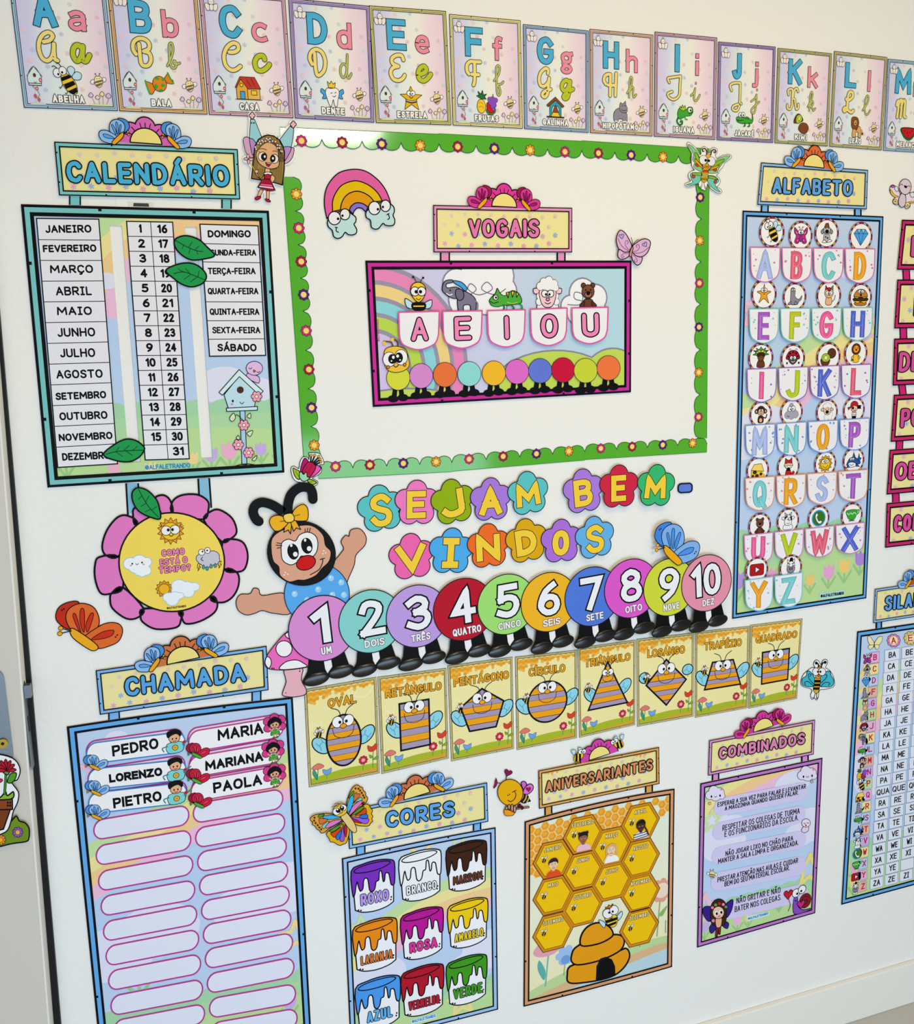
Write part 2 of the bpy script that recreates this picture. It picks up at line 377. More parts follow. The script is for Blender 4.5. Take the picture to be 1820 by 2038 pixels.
CUR = {
'A':'C2.4 6.6 4.6 7.2 6 8.8 4.8 10 2.6 9.2 .8 6.8 .3 3.6 1.2 .8 3 0 4.8 1.4 5.8 4 6.1 6/C6.1 6 5.8 3 5.9 .8 6.8 .2','B':'C.9 4.2 0 6 .4 8.4 2.4 9.9 4.8 9.8 6.3 8.4 6 6.4 4 5.4/C4 5.4 6 4.8 6.5 2.6 5.4 .5 3.6 .1 2.6 1 2.4 4 2.4 8',
'C':'C2.2 6.6 4 6.8 5.4 8 5.2 9.6 3.6 10 1.6 8.4 .3 5.4 .5 2 2 .2 3.8 .2 5.6 1.6','D':'C.9 4.2 0 6.4 .8 8.8 3 10 5.4 9 6.6 6 6 2.4 4 .3 2.8 .4 2.3 3 2.2 8.4','E':'C5.8 8.2 5.2 9.8 3.2 9.9 1.2 8.6 1.3 6.6 3.6 5.6/C3.6 5.6 1.2 4.8 .3 2.8 1.2 .6 3.2 0 5 .8 6 2.2',
'F':'C1 4.6 0 6 .2 8.4 2 9.8 4.2 9.8 7 9.9/C4 9.6 4 6 3.8 2 3.2 .2/L2.4 4.6 6 4.6','G':'C5 8 5 9.8 3.4 10 1.2 8 .4 5 1.2 2.6 3.2 2.4 5.2 4.4 5.6 6/C5.6 6 5.2 2.6 4.6 -1 3.2 -2.4 2 -1.6 3 0 6.4 1.2','H':'C1 5 0 6.4 .4 8.4 2.2 9.4 3.4 9.2/L3.4 9.4 3.2 0/L6.4 10 6 .2/L2 4.7 6.2 4.7',
'I':'C.5 7 0 8.6 1.6 9.2 4.6 10/C4.6 10 4.4 6 4.2 2 2.4 0 .6 .6 0 2.2 1.6 3.2','J':'C.6 6.4 0 8.6 1.6 9.8 4 10/C4 10 4 6 3.8 0 2.8 -2.4 1.2 -2 1.6 -.4 4.6 .8','K':'C.4 6.6 0 8.6 1.6 9.4 2.8 9/L2.8 9.2 2.8 2/C2.8 2 1.8 0 0 .4 -.2 2/C6.4 8.4 5.6 9.8 4 9 3.4 6.4 3.2 5/C3.2 5 4.4 4.6 5 2 5.8 .2 7 1.2 6.8 2.6',
'L':'C1.4 6.4 2.6 5.8 5 7.4 5.2 9.4 3.8 10 2.6 8.6 2.4 5 2.2 2 1 .4 .2 1.2 1.2 2.2 3.4 .8 5 .2 6 1.2','M':'C0 6 .6 8 1.6 7.6 1.4 4 .8 0/C1.2 5 2.6 8.6 3.8 8.2 3.8 4 3.4 0/C3.6 5 5 8.6 6.4 8.2 6.4 4 6.4 1 7.6 .4',
'a':'C4.2 5.2 2.6 6.4 .8 5 .2 2.4 1.2 .2 2.6 .6 4 3 4.6 6/C4.6 6 4 2 4.4 .2 5.6 .4 7 2.6','b':'C0 .8 2 4 3.4 7.6 3 10 1.8 9.4 1.4 6 1.4 2 2.2 0 3.8 .4 4.2 2.2 3.4 3 3.2 2 4.4 1.6 6 2.2','c':'C4 4.8 3.4 6.2 1.6 5.8 .3 3.4 .8 .6 2.6 0 4.6 1.4 5.6 2.8',
'd':'C4.2 5 2.4 6 .6 4.6 .3 2 1.4 .2 3 .8 4.2 3.6 4.8 10/C4.8 10 4.2 4 4.2 1 5.2 0 6.8 2','e':'C.4 2.6 3 3.4 4.2 5 3.2 6.4 1.4 5.4 .4 3 1 .6 2.8 0 4.6 1.2 6 3','f':'C.4 3 2.4 6 3 9 2.2 10 1.4 8.4 1.5 3 1.6 -2.4 2.4 -3.6 3 -2 2.6 0 1.8 1 3.6 1.8 4.4 2.8',
'g':'C4 5.4 2.6 6.4 .8 5 .2 2.6 1.2 .8 2.8 1.6 4 4 4.6 6/C4.6 6 4 1 3.2 -2.6 1.6 -3.4 1.2 -2 3.4 .2 6 2','h':'C0 2 2.6 6 3.2 9 2.4 10 1.6 8 1.4 3 1.2 0/C1.4 2.6 3 5 4 4.6 3.8 2 4.4 .2 6 1.6','i':'C0 2.4 1.8 4 2.4 6/C2.4 6 1.8 2 2.2 .2 3.6 .4 5.2 3/L2.8 8.4 2.8 8.7',
'j':'C0 2.4 1.8 4 2.6 6/C2.6 6 2.4 0 1.6 -3.4 .4 -3.4 .4 -1.6 2.6 1 4 2.4/L2.8 8.4 2.8 8.7','k':'C0 2 2.6 6 3.2 9 2.4 10 1.6 8 1.4 3 1.2 0/C1.4 2.6 3 5 4 4.4 3.4 3 1.8 2.4/C1.8 2.4 3.4 1.4 4.4 .2 5.8 1.4','l':'C0 2 2.6 6 3.2 9 2.4 10 1.4 8 1.2 3 2 .2 3.4 .4 4.6 2.4','m':'C0 3 1.4 5.6 2 5 1.6 0/C1.8 3 3.4 5.8 4 4.8 3.8 0/C4 3 5.6 5.8 6.2 4.8 6 1 7.4 1'}
ACC = {'\u00c1':('A','L3.3 11.9 4.9 14'),'\u00c2':('A','L1.8 11.9 3.5 13.8 5.2 11.9'),'\u00c3':('A','C1.2 12.2 2.4 13.4 4.4 12.4 5.8 13.4'),'\u00c9':('E','L2.4 11.9 4 14'),'\u00ca':('E','L1 11.9 2.8 13.8 4.6 11.9'),
       '\u00cd':('I','L0 11.9 1.6 14'),'\u00d3':('O','L3.2 11.9 4.8 14'),'\u00d4':('O','L1.8 11.9 3.6 13.8 5.4 11.9'),'\u00c7':('C','C3.6 0 4.4 -1.4 3.2 -2.8 2 -2.6')}
_gc = {}
def glyph(ch, font, n):
    k = (ch, id(font), n)
    if k in _gc: return _gc[k]
    src = font.get(ch); extra = ''
    if src is None and ch in ACC: b, extra = ACC[ch]; src = font[b] + '/' + extra
    strokes = []; wmax = 0
    for st in src.split('/'):
        v = list(map(float, st[1:].split())); pts = [(v[i], v[i+1]) for i in range(0, len(v), 2)]
        cl = st[0] == 'O'
        if st[0] in 'CO': pts = crom(pts, n, cl)
        strokes.append((pts, cl)); wmax = max([wmax] + [p[0] for p in pts])
    _gc[k] = (strokes, wmax)
    return _gc[k]
def text(p, s, a, b, cap, col, w, out=None, ow=0.0, style='round', font=None, gap=3.0, serif=False, n=None, vec=None, lift=0.0, jit=0):
    """write s from a to b along its baseline, capitals cap high, pen width w"""
    font = font or G
    if serif: s = s.replace('I', '\u0131')
    a, b = Vector(a), Vector(b); ex = (b - a); L = ex.length; ex.normalize()
    if vec: uy = Vector(vec).normalized()
    elif p.tf is tf_px:
        m = (a + b)/2; wl = W(m); q = PX((wl[0], wl[1] + 0.01)); uy = (Vector(q) - m).normalized()
    else: uy = Vector((-ex[1], ex[0]))
    if n is None: n = 2 if cap < 16 else (3 if cap < 40 else 5)
    if p.tf is not tf_px and cap < 5: n = 2 if cap < 2 else 3
    gl = []; nsp = 0
    for ch in s:
        if ch == ' ': gl.append(None); nsp += 1
        else: gl.append(glyph(ch, font, n))
    sw = sum(g[1] for g in gl if g); ng = sum(1 for g in gl if g); brk = ng - 1
    unit = sw + 4.5*nsp + gap*max(brk, 0)
    sx = (L - w)/unit if unit > 0.1 else 0.0
    if brk > 0 and gap*sx < 1.08*w + 1.3*ow:          # thick pens need wider letter spacing
        g_ = 1.08*w + 1.3*ow; s2 = (L - w - g_*brk)/max(sw + 4.5*nsp, .1)
        if s2 > 0.35*sx: sx = s2; gap = g_/sx
        else: gap = gap*1.4; sx = (L - w)/(sw + 4.5*nsp + gap*brk)
    items = []; x = 0.0; prev = False
    for g in gl:
        if g is None: x += 4.5; continue
        if prev: x += gap
        items.append((g[0], x)); x += g[1]; prev = True
    tot = max(x, 1e-3); sy = (cap - w)/10
    if tot <= 0.1: sx = 0.0
    org = a + ex*(w/2) + uy*(w/2)
    if tot <= 0.1: org = a + ex*(L/2) + uy*(w/2)
    runs = []
    for g, x0 in items:
        for pts, cl in g:
            runs.append(([tuple(org + ex*((x0 + q[0])*sx) + uy*(q[1]*sy)) for q in pts], cl))
    capst = 'round' if style == 'round' else 'square'
    if out:
        p.up()
        for pts, cl in runs: p.ribbon(pts, w + 2*ow, out, cl, capst)
    p.up()
    for pts, cl in runs: p.ribbon(pts, w, col, cl, capst)
    return p

# ================================================================== the room
def box(name, x0, x1, y0, y1, z0, z1, m, parent=None, kind=None, bev=0.0):
    me = bpy.data.meshes.new(name)
    v = [(x, y, z) for x in (x0, x1) for y in (y0, y1) for z in (z0, z1)]
    f = [(0,1,3,2),(4,6,7,5),(0,4,5,1),(2,3,7,6),(0,2,6,4),(1,5,7,3)]
    me.from_pydata(v, [], f); me.materials.append(m); me.update()
    o = bpy.data.objects.new(name, me); COL.objects.link(o)
    if bev:
        b = o.modifiers.new('bevel', 'BEVEL'); b.width = bev; b.segments = 3
    if parent: o.parent = parent
    if kind: o['kind'] = kind
    return o
m_wall = wall_mat('painted_plaster', '#f0f0ee', bump=0.25, scale=90, var=0.012)
m_floor = wall_mat('grey_floor_tile', '#c4c2bd', bump=0.05, scale=12, rough=0.35, var=0.05)
m_base = wall_mat('white_baseboard_paint', '#efede8', bump=0.05, scale=30, rough=0.4, var=0.02)
m_door = wall_mat('beige_door_laminate', '#d3cec6', bump=0.04, scale=40, rough=0.45, var=0.02)
m_edge = wall_mat('white_door_edging', '#e9e8e3', bump=0.05, scale=40, rough=0.5, var=0.02)
m_seal = wall_mat('black_rubber_seal', '#131315', bump=0.1, scale=80, rough=0.6, var=0.004)
m_metal = wall_mat('brushed_steel', '#7b8187', bump=0.03, scale=200, rough=0.42, var=0.03, kind='metal')
m_brass = wall_mat('brass', '#a98a3c', bump=0.03, scale=200, rough=0.3, var=0.02, kind='metal')
def xline(p, q, yy=0.0):
    """upright edge seen through two picture points, as x(z) on the plane y = yy"""
    (x0, z0), (x1, z1) = W(p, yy), W(q, yy)
    return lambda z: x0 + (x1 - x0)*(z - z0)/(z1 - z0)
def upright(name, l0, l1, y0, y1, z0, z1, m, parent=None, kind=None, m0=None, m1=None):
    """board between two upright edges l0, l1 (front) and m0, m1 (back)"""
    m0, m1 = m0 or l0, m1 or l1
    v = [(l0(z0), y0, z0), (l1(z0), y0, z0), (l1(z1), y0, z1), (l0(z1), y0, z1), (m0(z0), y1, z0), (m1(z0), y1, z0), (m1(z1), y1, z1), (m0(z1), y1, z1)]
    f = [(0, 1, 2, 3), (7, 6, 5, 4), (0, 4, 5, 1), (3, 2, 6, 7), (1, 5, 6, 2), (0, 3, 7, 4)]
    me = bpy.data.meshes.new(name); me.from_pydata(v, [], f); me.materials.append(m); me.update()
    o = bpy.data.objects.new(name, me); COL.objects.link(o)
    if parent: o.parent = parent
    if kind: o['kind'] = kind
    return o
jamb = xline((10, 730), (122.5, 2038))            # where the wall ends beside the door
far = lambda z: 4.2
upright('wall_back', jamb, far, 0.0, 0.15, 0.0, 3.0, m_wall, kind='structure')
box('floor', -2.6, 4.2, -4.0, 0.15, -0.05, 0.0, m_floor, kind='structure')
bb = box('baseboard_back', jamb(0) + 0.02, 4.2, -0.014, 0.0, 0.0, 0.125, m_base, kind='structure', bev=0.003)
seal = xline((42, 1300), (102, 2038), -0.012)
upright('trim_1', seal, jamb, -0.012, 0.10, 0.0, 2.25, m_seal, kind='structure')
# the door leaf stands a little open: its free edge with the lock plate faces us
ef = xline((39, 1300), (99, 2038), -0.045); eb = xline((47, 1300), (107, 2038), -0.013)
dl = lambda z: ef(1.0) - 0.80
ef0 = lambda z: ef(z) - 0.003
eb0 = lambda z: eb(z) - 0.003
def prism(name, pts, z0, z1, m, parent=None, kind=None):
    n = len(pts); v = [(x, y, z0) for x, y in pts] + [(x, y, z1) for x, y in pts]
    f = [tuple(range(n-1, -1, -1)), tuple(range(n, 2*n))] + [(i, (i+1) % n, n+(i+1) % n, n+i) for i in range(n)]
    me = bpy.data.meshes.new(name); me.from_pydata(v, [], f); me.materials.append(m); me.update()
    o = bpy.data.objects.new(name, me); COL.objects.link(o)
    if parent: o.parent = parent
    if kind: o['kind'] = kind
    return o
door = upright('door_1', dl, ef0, -0.045, -0.012, 0.012, 2.12, m_door, kind='structure', m1=eb0)
upright('door_edge', ef0, ef, -0.0452, -0.0122, 0.012, 2.12, m_edge, door, m0=eb0, m1=eb)
zm = W((58, 1420), -0.03)[1]; xf, xb = ef(zm), eb(zm)
# face plate and latch let into the free edge
def on_edge(name, z0, z1, t0, t1, out, m, parent):
    d = Vector((xb - xf, 0.033)); nrm = Vector((0.033, -(xb - xf))).normalized()
    a = Vector((xf, -0.0452)) + d*t0; b = Vector((xf, -0.0452)) + d*t1
    return prism(name, [tuple(a), tuple(a + nrm*out), tuple(b + nrm*out), tuple(b)], z0, z1, m, parent)
zt = W((52, 1310), -0.03)[1]; zb = W((64, 1528), -0.03)[1]
fp = on_edge('lock_face_plate', zb, zt, 0.15, 0.85, 0.0015, m_metal, door)
on_edge('latch_bolt', W((58, 1387), -0.03)[1], W((58, 1362), -0.03)[1], 0.3, 0.75, 0.012, m_metal, fp)
on_edge('dead_bolt_slot', W((60, 1455), -0.03)[1], W((60, 1425), -0.03)[1], 0.38, 0.62, 0.0022, m_seal, fp)
lx0, lz1 = W((-60, 1318), -0.047); lx1, lz0 = W((27, 1520), -0.047)
lz1 = W((20, 1327), -0.047)[1]
def rounded_plate(name, x0, x1, z0, z1, y0, y1, r, m, parent):
    q = rrect(x0, z0, x1, z1, r, 6); n = len(q)
    v = [(x, y1, z) for x, z in q] + [(x, y0, z) for x, z in q]
    f = [tuple(range(n)), tuple(range(2*n-1, n-1, -1))] + [(i, (i+1) % n, n+(i+1) % n, n+i) for i in range(n)]
    me = bpy.data.meshes.new(name); me.from_pydata(v, [], f); me.materials.append(m); me.update()
    o = bpy.data.objects.new(name, me); COL.objects.link(o); o.parent = parent
    bv = o.modifiers.new('bevel', 'BEVEL'); bv.width = 0.0018; bv.segments = 3
    return o
lp = rounded_plate('lock_plate', lx1 - 0.062, lx1, lz0, lz1, -0.045, -0.050, 0.02, m_metal, door)
kx, kz = W((6, 1478), -0.05)
def disc(name, x, z, r, y0, y1, m, parent, n=24):
    q = ell(x, z, r, n=n); v = [(a, y1, b) for a, b in q] + [(a, y0, b) for a, b in q]
    f = [tuple(range(n)), tuple(range(2*n-1, n-1, -1))] + [(i, (i+1) % n, n+(i+1) % n, n+i) for i in range(n)]
    me = bpy.data.meshes.new(name); me.from_pydata(v, [], f); me.materials.append(m); me.update()
    o = bpy.data.objects.new(name, me); COL.objects.link(o); o.parent = parent; return o
kc = disc('key_cylinder', kx, kz, 0.0085, -0.05, -0.055, m_brass, lp)
disc('keyhole', kx, kz, 0.0028, -0.055, -0.0554, m_seal, kc)

# ================================================================== green scalloped border strips
m_green = mat('#55b02a', 0.09)
def border_strip(a, b, nflow, inward, label, c0, depth=0.0185, bump=0.0155, first=0.5):
    A, B = Vector(W(a)), Vector(W(b)); L = (B-A).length; ex = (B-A)/L; ey = Vector((-ex[1], ex[0]))
    if (Vector(W(inward)) - A).dot(ey) < 0: ey = -ey
    T = Thing('border_strip', label, 'border strip', ((a[0]+b[0])/2, (a[1]+b[1])/2), 0.0006, 'green scalloped border strips around the vowel board')
    def f(p):
        q = A + ex*p[0] + ey*p[1]; return (q[0], q[1])
    f.flip = False
    p = T.part('strip', f)
    pitch = L/nflow; pts = [(0, 0)]; bot = []
    nl = nflow*2; lp_ = pitch/2
    for k in range(nl):
        for j in range(9):
            t = j/8; x = k*lp_ + lp_*t
            bot.append((x, depth + bump*math.sqrt(max(0.0, 1 - (2*t-1)**2))*0.95))
    pts = [(0, 0), (L, 0)] + bot[::-1]
    p.slab(pts, m_green, 0.0008, side='#5aa838')
    p.stroke(bot, 0.0013, '#1f5c1a', cap='butt'); p.stroke([(0, 0.0004), (L, 0.0004)], 0.001, '#2f7a22', cap='butt')
    p.build()
    cs = ['#b01548', '#5b1a86', '#ef9a1e', '#d8267c']
    for k in range(nflow):
        if k == 0 and first > 1: continue
        x = (k + 0.5)*pitch; g = T.part('printed_flower', f); c = cs[(c0 + k) % 4]
        g.poly(petals(x, depth + 0.004, 0.0105, 8, .28), c, '#3a1030', 0.0009)
        g.poly(ell(x, depth + 0.004, 0.0056, n=16), '#f2dc7a', '#a0701c', 0.0006); g.build()
mid = (1000, 600)
border_strip((557, 253), (873, 267), 4, mid, 'green border strip at the top left of the vowel board, behind the fairy', 3)
border_strip((873, 266), (1158, 281), 4, mid, 'middle green border strip of the top edge, above the VOGAIS sign flower', 0)
border_strip((1158, 280), (1412, 296), 4, mid, 'right green border strip of the top edge, ending under the green butterfly', 0)
border_strip((563, 352), (583, 620), 4, mid, 'upper green border strip of the left edge, running down from the fairy', 2)
border_strip((583, 620), (605, 925), 4, mid, 'lower green border strip of the left edge, ending at the tulip', 3)
border_strip((1412, 350), (1409, 605), 3, mid, 'upper green border strip of the right edge, below the green butterfly', 1)
border_strip((1409, 605), (1407, 872), 3, mid, 'lower green border strip of the right edge, beside the alphabet poster', 1)
border_strip((634, 953), (900, 939), 4, mid, 'left green border strip of the bottom edge, beside the tulip', 3)
border_strip((900, 938), (1164, 916), 4, mid, 'middle green border strip of the bottom edge, above the SEJAM flowers', 3)
border_strip((1164, 915), (1407, 900), 4, mid, 'right green border strip of the bottom edge, above the letters BEM', 3)

# ================================================================== drawings used on cards, tokens and posters
PIC = {}
PIC['bee'] = 'b i .3 .45 .15 .9 .45 1.1 .7 .85 .5 .4;b i .45 .35 .8 .7 1.15 .55 1.05 .15 .6 .1;b y -.35 .4 .1 .5 .6 0 .75 -.7 .55 -1 .1 -.85 -.3 -.3;p k -.38 .2 .2 .42 .35 .25 -.35 -.05;p k -.22 -.3 .5 .0 .62 -.25 -.08 -.6;p k .05 -.8 .68 -.5 .7 -.8 .4 -1;e w -.62 .55 .3 .34;e w -.2 .72 .28 .32;E k -.55 .45 .08 .09;E k -.25 .6 .08 .09;c k .06 -.6 .9 -.8 1.05 -.95 1;c k .06 -.3 1.05 -.45 1.25 -.6 1.25;c k .05 -.3 -.3 -.5 -.6 -.55 -.5;c k .05 0 -.8 -.1 -1 -.2 -.95'
PIC['candy'] = 'b o -.35 -.1 -1.05 .25 -1.05 -.1 -.95 -.3 -.7 -.75;b o .35 .35 .75 .95 .85 .6 1.1 .4 1 .15;c g .12 -1.1 .3 -1.02 -.1 -.85 -.7;c g .12 .72 1 .88 .6 1.12 .2;e o 0 .1 .55 .6;E g -.15 .5 .16 .12;E g -.3 -.1 .16 .18;E g .25 0 .16 .14;E g .3 .45 .12 .12;E g .05 -.38 .16 .1'
PIC['house'] = 'p #e2a94a -.95 -.8 -.95 .15 -.55 .75 -.05 .15 -.05 -.8;p #eab85a -.05 -.8 -.05 .2 .95 .2 .95 -.8;p #c0392b -.6 .95 -1.05 .1 -.95 .05 -.55 .75 .0 .0 1.05 .05 .6 .95;p b -.65 -.8 -.65 -.2 -.3 -.2 -.3 -.8;p y .25 -.45 .25 -.1 .7 -.1 .7 -.45;e y -.52 .3 .14 .14;l k .04 -1.1 -.83 1.1 -.83;l R .05 -.1 .75 .25 .2;l R .05 .3 .85 .6 .2'
PIC['tooth'] = 'b b -.4 0 -.9 .4 -1 .1 -.75 -.1 -.9 -.4 -.5 -.35;b b .5 .1 .9 .45 1 .15 .8 -.05 .9 -.35 .5 -.25;b w -.45 .45 -.1 .45 .35 .5 .6 .2 .45 -.5 .35 -1 .15 -.9 .05 -.45 -.1 -.9 -.25 -1 -.45 -.5 -.6 .1;p y -.3 .5 -.4 1 -.2 .8 -.05 1.05 .1 .8 .3 .95 .22 .5;c k .05 0 -.15 .15 -.22 .3 -.1;l k .05 -.15 .05 0 .1;l k .05 .2 .1 .35 .15'
PIC['starman'] = 'p #e8b81c 0 1 .28 .35 1 .3 .45 -.1 .65 -.95 0 -.5 -.65 -.95 -.45 -.1 -1 .3 -.28 .35;e w -.17 .4 .22 .22;e w .17 .42 .22 .22;E k -.1 .35 .06 .06;E k .12 .37 .06 .06;c k .06 -.15 .1 0 0 .15 .1;p #7a4a20 -.5 -.3 -.5 -.12 0 -.22 .5 -.12 .5 -.3 0 -.42;l w .05 -.45 -.18 0 -.28 .45 -.18'
PIC['fruits'] = 'b g .0 -.6 .1 -.95 .5 -1.05 .9 -.8 .8 -.4;b r .05 -.55 .2 -.85 .5 -.92 .8 -.7 .75 0 .1 0;e y -.5 -.35 .42 .62;p G -.5 .3 -.95 .55 -.7 .6 -.8 .95 -.5 .7 -.35 1.05 -.25 .65 .05 .75 -.15 .5 0 .3;u P .35 .3 .2 .65 .35 .2 .95 .25 .2 .45 0 .2 .75 0 .2 .6 -.3 .18 .85 -.2 .16 .65 .2 .2 .7 -.55 .14;l n .08 .65 .45 .7 .75;c #c48a10 .05 -.75 -.1 -.55 0 -.35 -.15;c #c48a10 .05 -.75 -.45 -.5 -.35 -.3 -.5'
PIC['henhouse'] = 'p n 0 1 -.95 .2 -.78 .05 0 .7 .78 .05 .95 .2;p C -.62 -.8 -.62 .18 0 .68 .62 .18 .62 -.8;p #d8e4ea -.38 -.8 -.38 -.1 -.2 .15 .2 .15 .38 -.1 .38 -.8;b n -.28 -.5 -.1 .1 .05 .2 .2 -.1 .3 -.5;p y -.5 -.85 -.3 -.45 .3 -.45 .5 -.85;l N .14 -.9 -.88 .9 -.88'
PIC['hippo'] = 'b a -.7 -.9 -.75 -.2 -.45 .2 -.1 .3 .1 .1 .65 -.1 .75 -.5 .7 -.95 .3 -.95 .2 -.7 -.2 -.7 -.3 -.95;b a -.1 .4 0 .85 .15 .75 .35 .8 .55 1 .6 .7 .75 .35 .7 0 .3 -.1 -.05 .1;E k .2 .55 .05 .05;E k .48 .57 .05 .05;l w .1 -.6 -.92 -.35 -.92;l w .1 .3 -.92 .65 -.92;c k .05 .1 .2 .35 .1 .65 .2'
PIC['chameleon'] = 'c G .17 -.55 -.1 -.8 -.6 -.5 -.95 -.2 -.8 -.25 -.6 -.4 -.65;b g -.75 .1 -.55 .6 -.1 .75 .25 .5 .45 .75 .9 .75 1 .35 .75 0 .2 -.1 -.2 -.3 -.6 -.35;p v -.5 .55 -.45 .8 -.3 .62 -.2 .95 -.05 .68 .1 .9 .2 .55 -.1 .35;e w .65 .5 .24 .25;E k .72 .47 .1 .1;c g .12 .1 -.1 .15 -.35 .35 -.4;c g .12 -.3 -.2 -.35 -.5 -.15 -.55;c k .05 .5 .15 .75 .2 .95 .35'
PIC['croc'] = 'b g -1 .2 -.5 .25 -.1 .2 .3 .3 .7 .1 .9 .0 .92 .6 1.05 .1 .9 -.3 .5 -.35 -.2 -.4 -.6 -.35 -.95 -.2;e w -.55 .45 .22 .24;e w -.2 .48 .22 .24;E k -.5 .4 .08 .09;E k -.18 .43 .08 .09;l k .05 -.95 -.05 -.6 -.12 -.2 -.05;p w -.9 -.06 -.85 -.16 -.8 -.08 -.72 -.18 -.66 -.1;c G .13 .0 -.3 .05 -.6 -.1 -.65;c G .13 .55 -.3 .6 -.6 .4 -.65;c G .08 .1 .1 .3 .15 .5 .05'
PIC['kiwi'] = 'b #6b3a1e -.9 .0 -.9 .5 -.55 .95 -.15 .9 .2 .3;b v -.7 .2 -.65 .7 -.35 .9 -.05 .8 .1 .4 -.2 .1 -.5 .0;E #dfe8a0 -.3 .5 .12 .16;E k -.45 .55 .04 .05;E k -.15 .45 .04 .05;E k -.3 .28 .04 .05;b #7d4526 -.35 -.6 -.2 -.1 .2 .1 .7 0 .95 -.4 .7 -.9 .2 -1'
PIC['lion'] = 'b t -.45 -.95 -.4 -.2 -.1 .1 .5 .1 .65 -.2 .7 -.95 .35 -.95 .3 -.5 0 -.5 0 -.95;c t .12 .6 -.1 .85 -.3 .85 -.55;E N .88 -.6 .1 .14;b n -.65 .5 -.6 .95 -.2 1.05 .15 .95 .35 .5 .25 .05 .05 -.3 -.15 -.15 -.4 -.2 -.6 .1;b t -.35 .6 -.1 .75 .1 .6 .05 .25 -.12 .15 -.3 .25;E k -.22 .52 .05 .05;E k 0 .52 .05 .05;E k -.12 .36 .09 .06'
PIC['melon'] = 'b G -1 .35 -.75 -.4 -.2 -.85 .35 -.85 .85 -.4 1.05 .35;b r -.88 .32 -.65 -.3 -.15 -.68 .3 -.68 .72 -.3 .92 .32;E k -.5 .05 .05 .09;E k -.15 -.15 .05 .09;E k .2 -.1 .05 .09;E k .5 .1 .05 .09;E k 0 -.45 .05 .09'
PIC['butterfly_face'] = 'b m -.1 .1 -.8 .85 -.85 .3 -.6 -.05 -.8 -.7 -.35 -.85 0 -.35;b m .1 .1 .8 .85 .85 .3 .6 -.05 .8 -.7 .35 -.85 0 -.35;b p -.3 .1 -.65 .55 -.65 .2;b p .3 .1 .65 .55 .65 .2;b p -.25 -.35 -.55 -.5 -.4 -.7;b p .25 -.35 .55 -.5 .4 -.7;b P 0 .1 -.12 -.3 0 -.7 .12 -.3;e w -.17 .35 .2 .22;e w .17 .35 .2 .22;E k -.1 .3 .07 .07;E k .1 .3 .07 .07;c k .05 -.1 .6 -.2 .9 -.35 .85;c k .05 .1 .6 .2 .9 .35 .85'
PIC['dog'] = 'b #b5b3bb -.35 -.8 -.3 -.1 .3 -.1 .4 -.8;b w -.55 -.95 -.3 -.7 0 -.95;b w .05 -.95 .35 -.65 .7 -.8;b a -.3 .5 -.75 .2 -.6 -.1 -.3 .1;b a .3 .5 .75 .2 .6 -.1 .3 .1;e #c4c2c8 0 .3 .42 .42;p n -.35 .55 -.2 .95 .15 1 .3 .55;e k 0 .15 .22 .18;E k -.18 .45 .06 .06;E k .18 .45 .06 .06;E k .1 -.5 .1 .08;E k -.15 -.4 .08 .08'
PIC['diamond'] = 'p b -.95 .3 -.55 .75 .55 .75 .95 .3 0 -.95;p #8fd0f5 -.55 .75 -.3 .3 0 .75 .3 .3 .55 .75;l B .05 -.95 .3 .95 .3;l B .05 -.3 .3 0 -.95 .3 .3;E w -.7 .9 .08 .16;E w -.7 .9 .16 .05'
PIC['starfish'] = 'b #eba325 0 1 .18 .4 .85 .25 .35 -.1 .6 -.9 0 -.45 -.6 -.85 -.35 -.1 -.85 .25 -.18 .4;e w -.17 .4 .2 .22;e w .17 .4 .2 .22;E k -.1 .38 .07 .07;E k .1 .38 .07 .07;c k .05 -.1 .05 0 0 .1 .05'
PIC['seal'] = 'b a -.55 .3 -.5 .85 -.2 .95 .05 .7 .05 0 .5 -.3 .8 -.1 .95 .1 .9 -.3 .6 -.55 .35 -.85 -.3 -.9 -.55 -.6;b a -.5 -.5 -.9 -.85 -.5 -.85;b a .1 -.5 .4 -.85 0 -.85;e w -.35 .7 .13 .14;e w -.1 .7 .13 .14;E k -.32 .68 .05 .05;E k -.12 .68 .05 .05'
PIC['cat'] = 'b s -.35 -.9 -.3 -.2 .3 -.2 .35 -.9;c a .12 .35 -.7 .7 -.4 .8 0;p r -.5 .3 -.45 1 -.1 .65;p g .1 .65 .5 1 .5 .3;b e -.55 .3 -.35 .6 .35 .6 .55 .3 .4 -.1 0 -.25 -.4 -.1;b r -.25 .65 0 .8 .25 .65 0 .45;e w -.2 .25 .22 .22;e w .2 .25 .22 .22;E k -.12 .22 .07 .07;E k .12 .22 .07 .07;E k 0 .02 .07 .05;c o .1 -.35 -.12 0 -.2 .35 -.12'
PIC['burger'] = 'b #b8772e -.75 -.6 .75 -.6 .6 -.9 -.6 -.9;b y -.85 -.4 .85 -.4 .5 -.65 0 -.5 -.4 -.65;b N -.85 -.1 .85 -.1 .85 -.4 -.85 -.4;b v -.95 .05 -.5 -.15 0 .0 .5 -.15 .95 .05 .5 .15 -.5 .15;b #c47f32 -.85 .05 -.7 .55 -.3 .8 .3 .8 .7 .55 .85 .05;e w -.18 .6 .2 .2;e w .2 .58 .2 .2;E k -.1 .55 .07 .07;E k .15 .53 .07 .07;e k 0 .22 .1 .12'
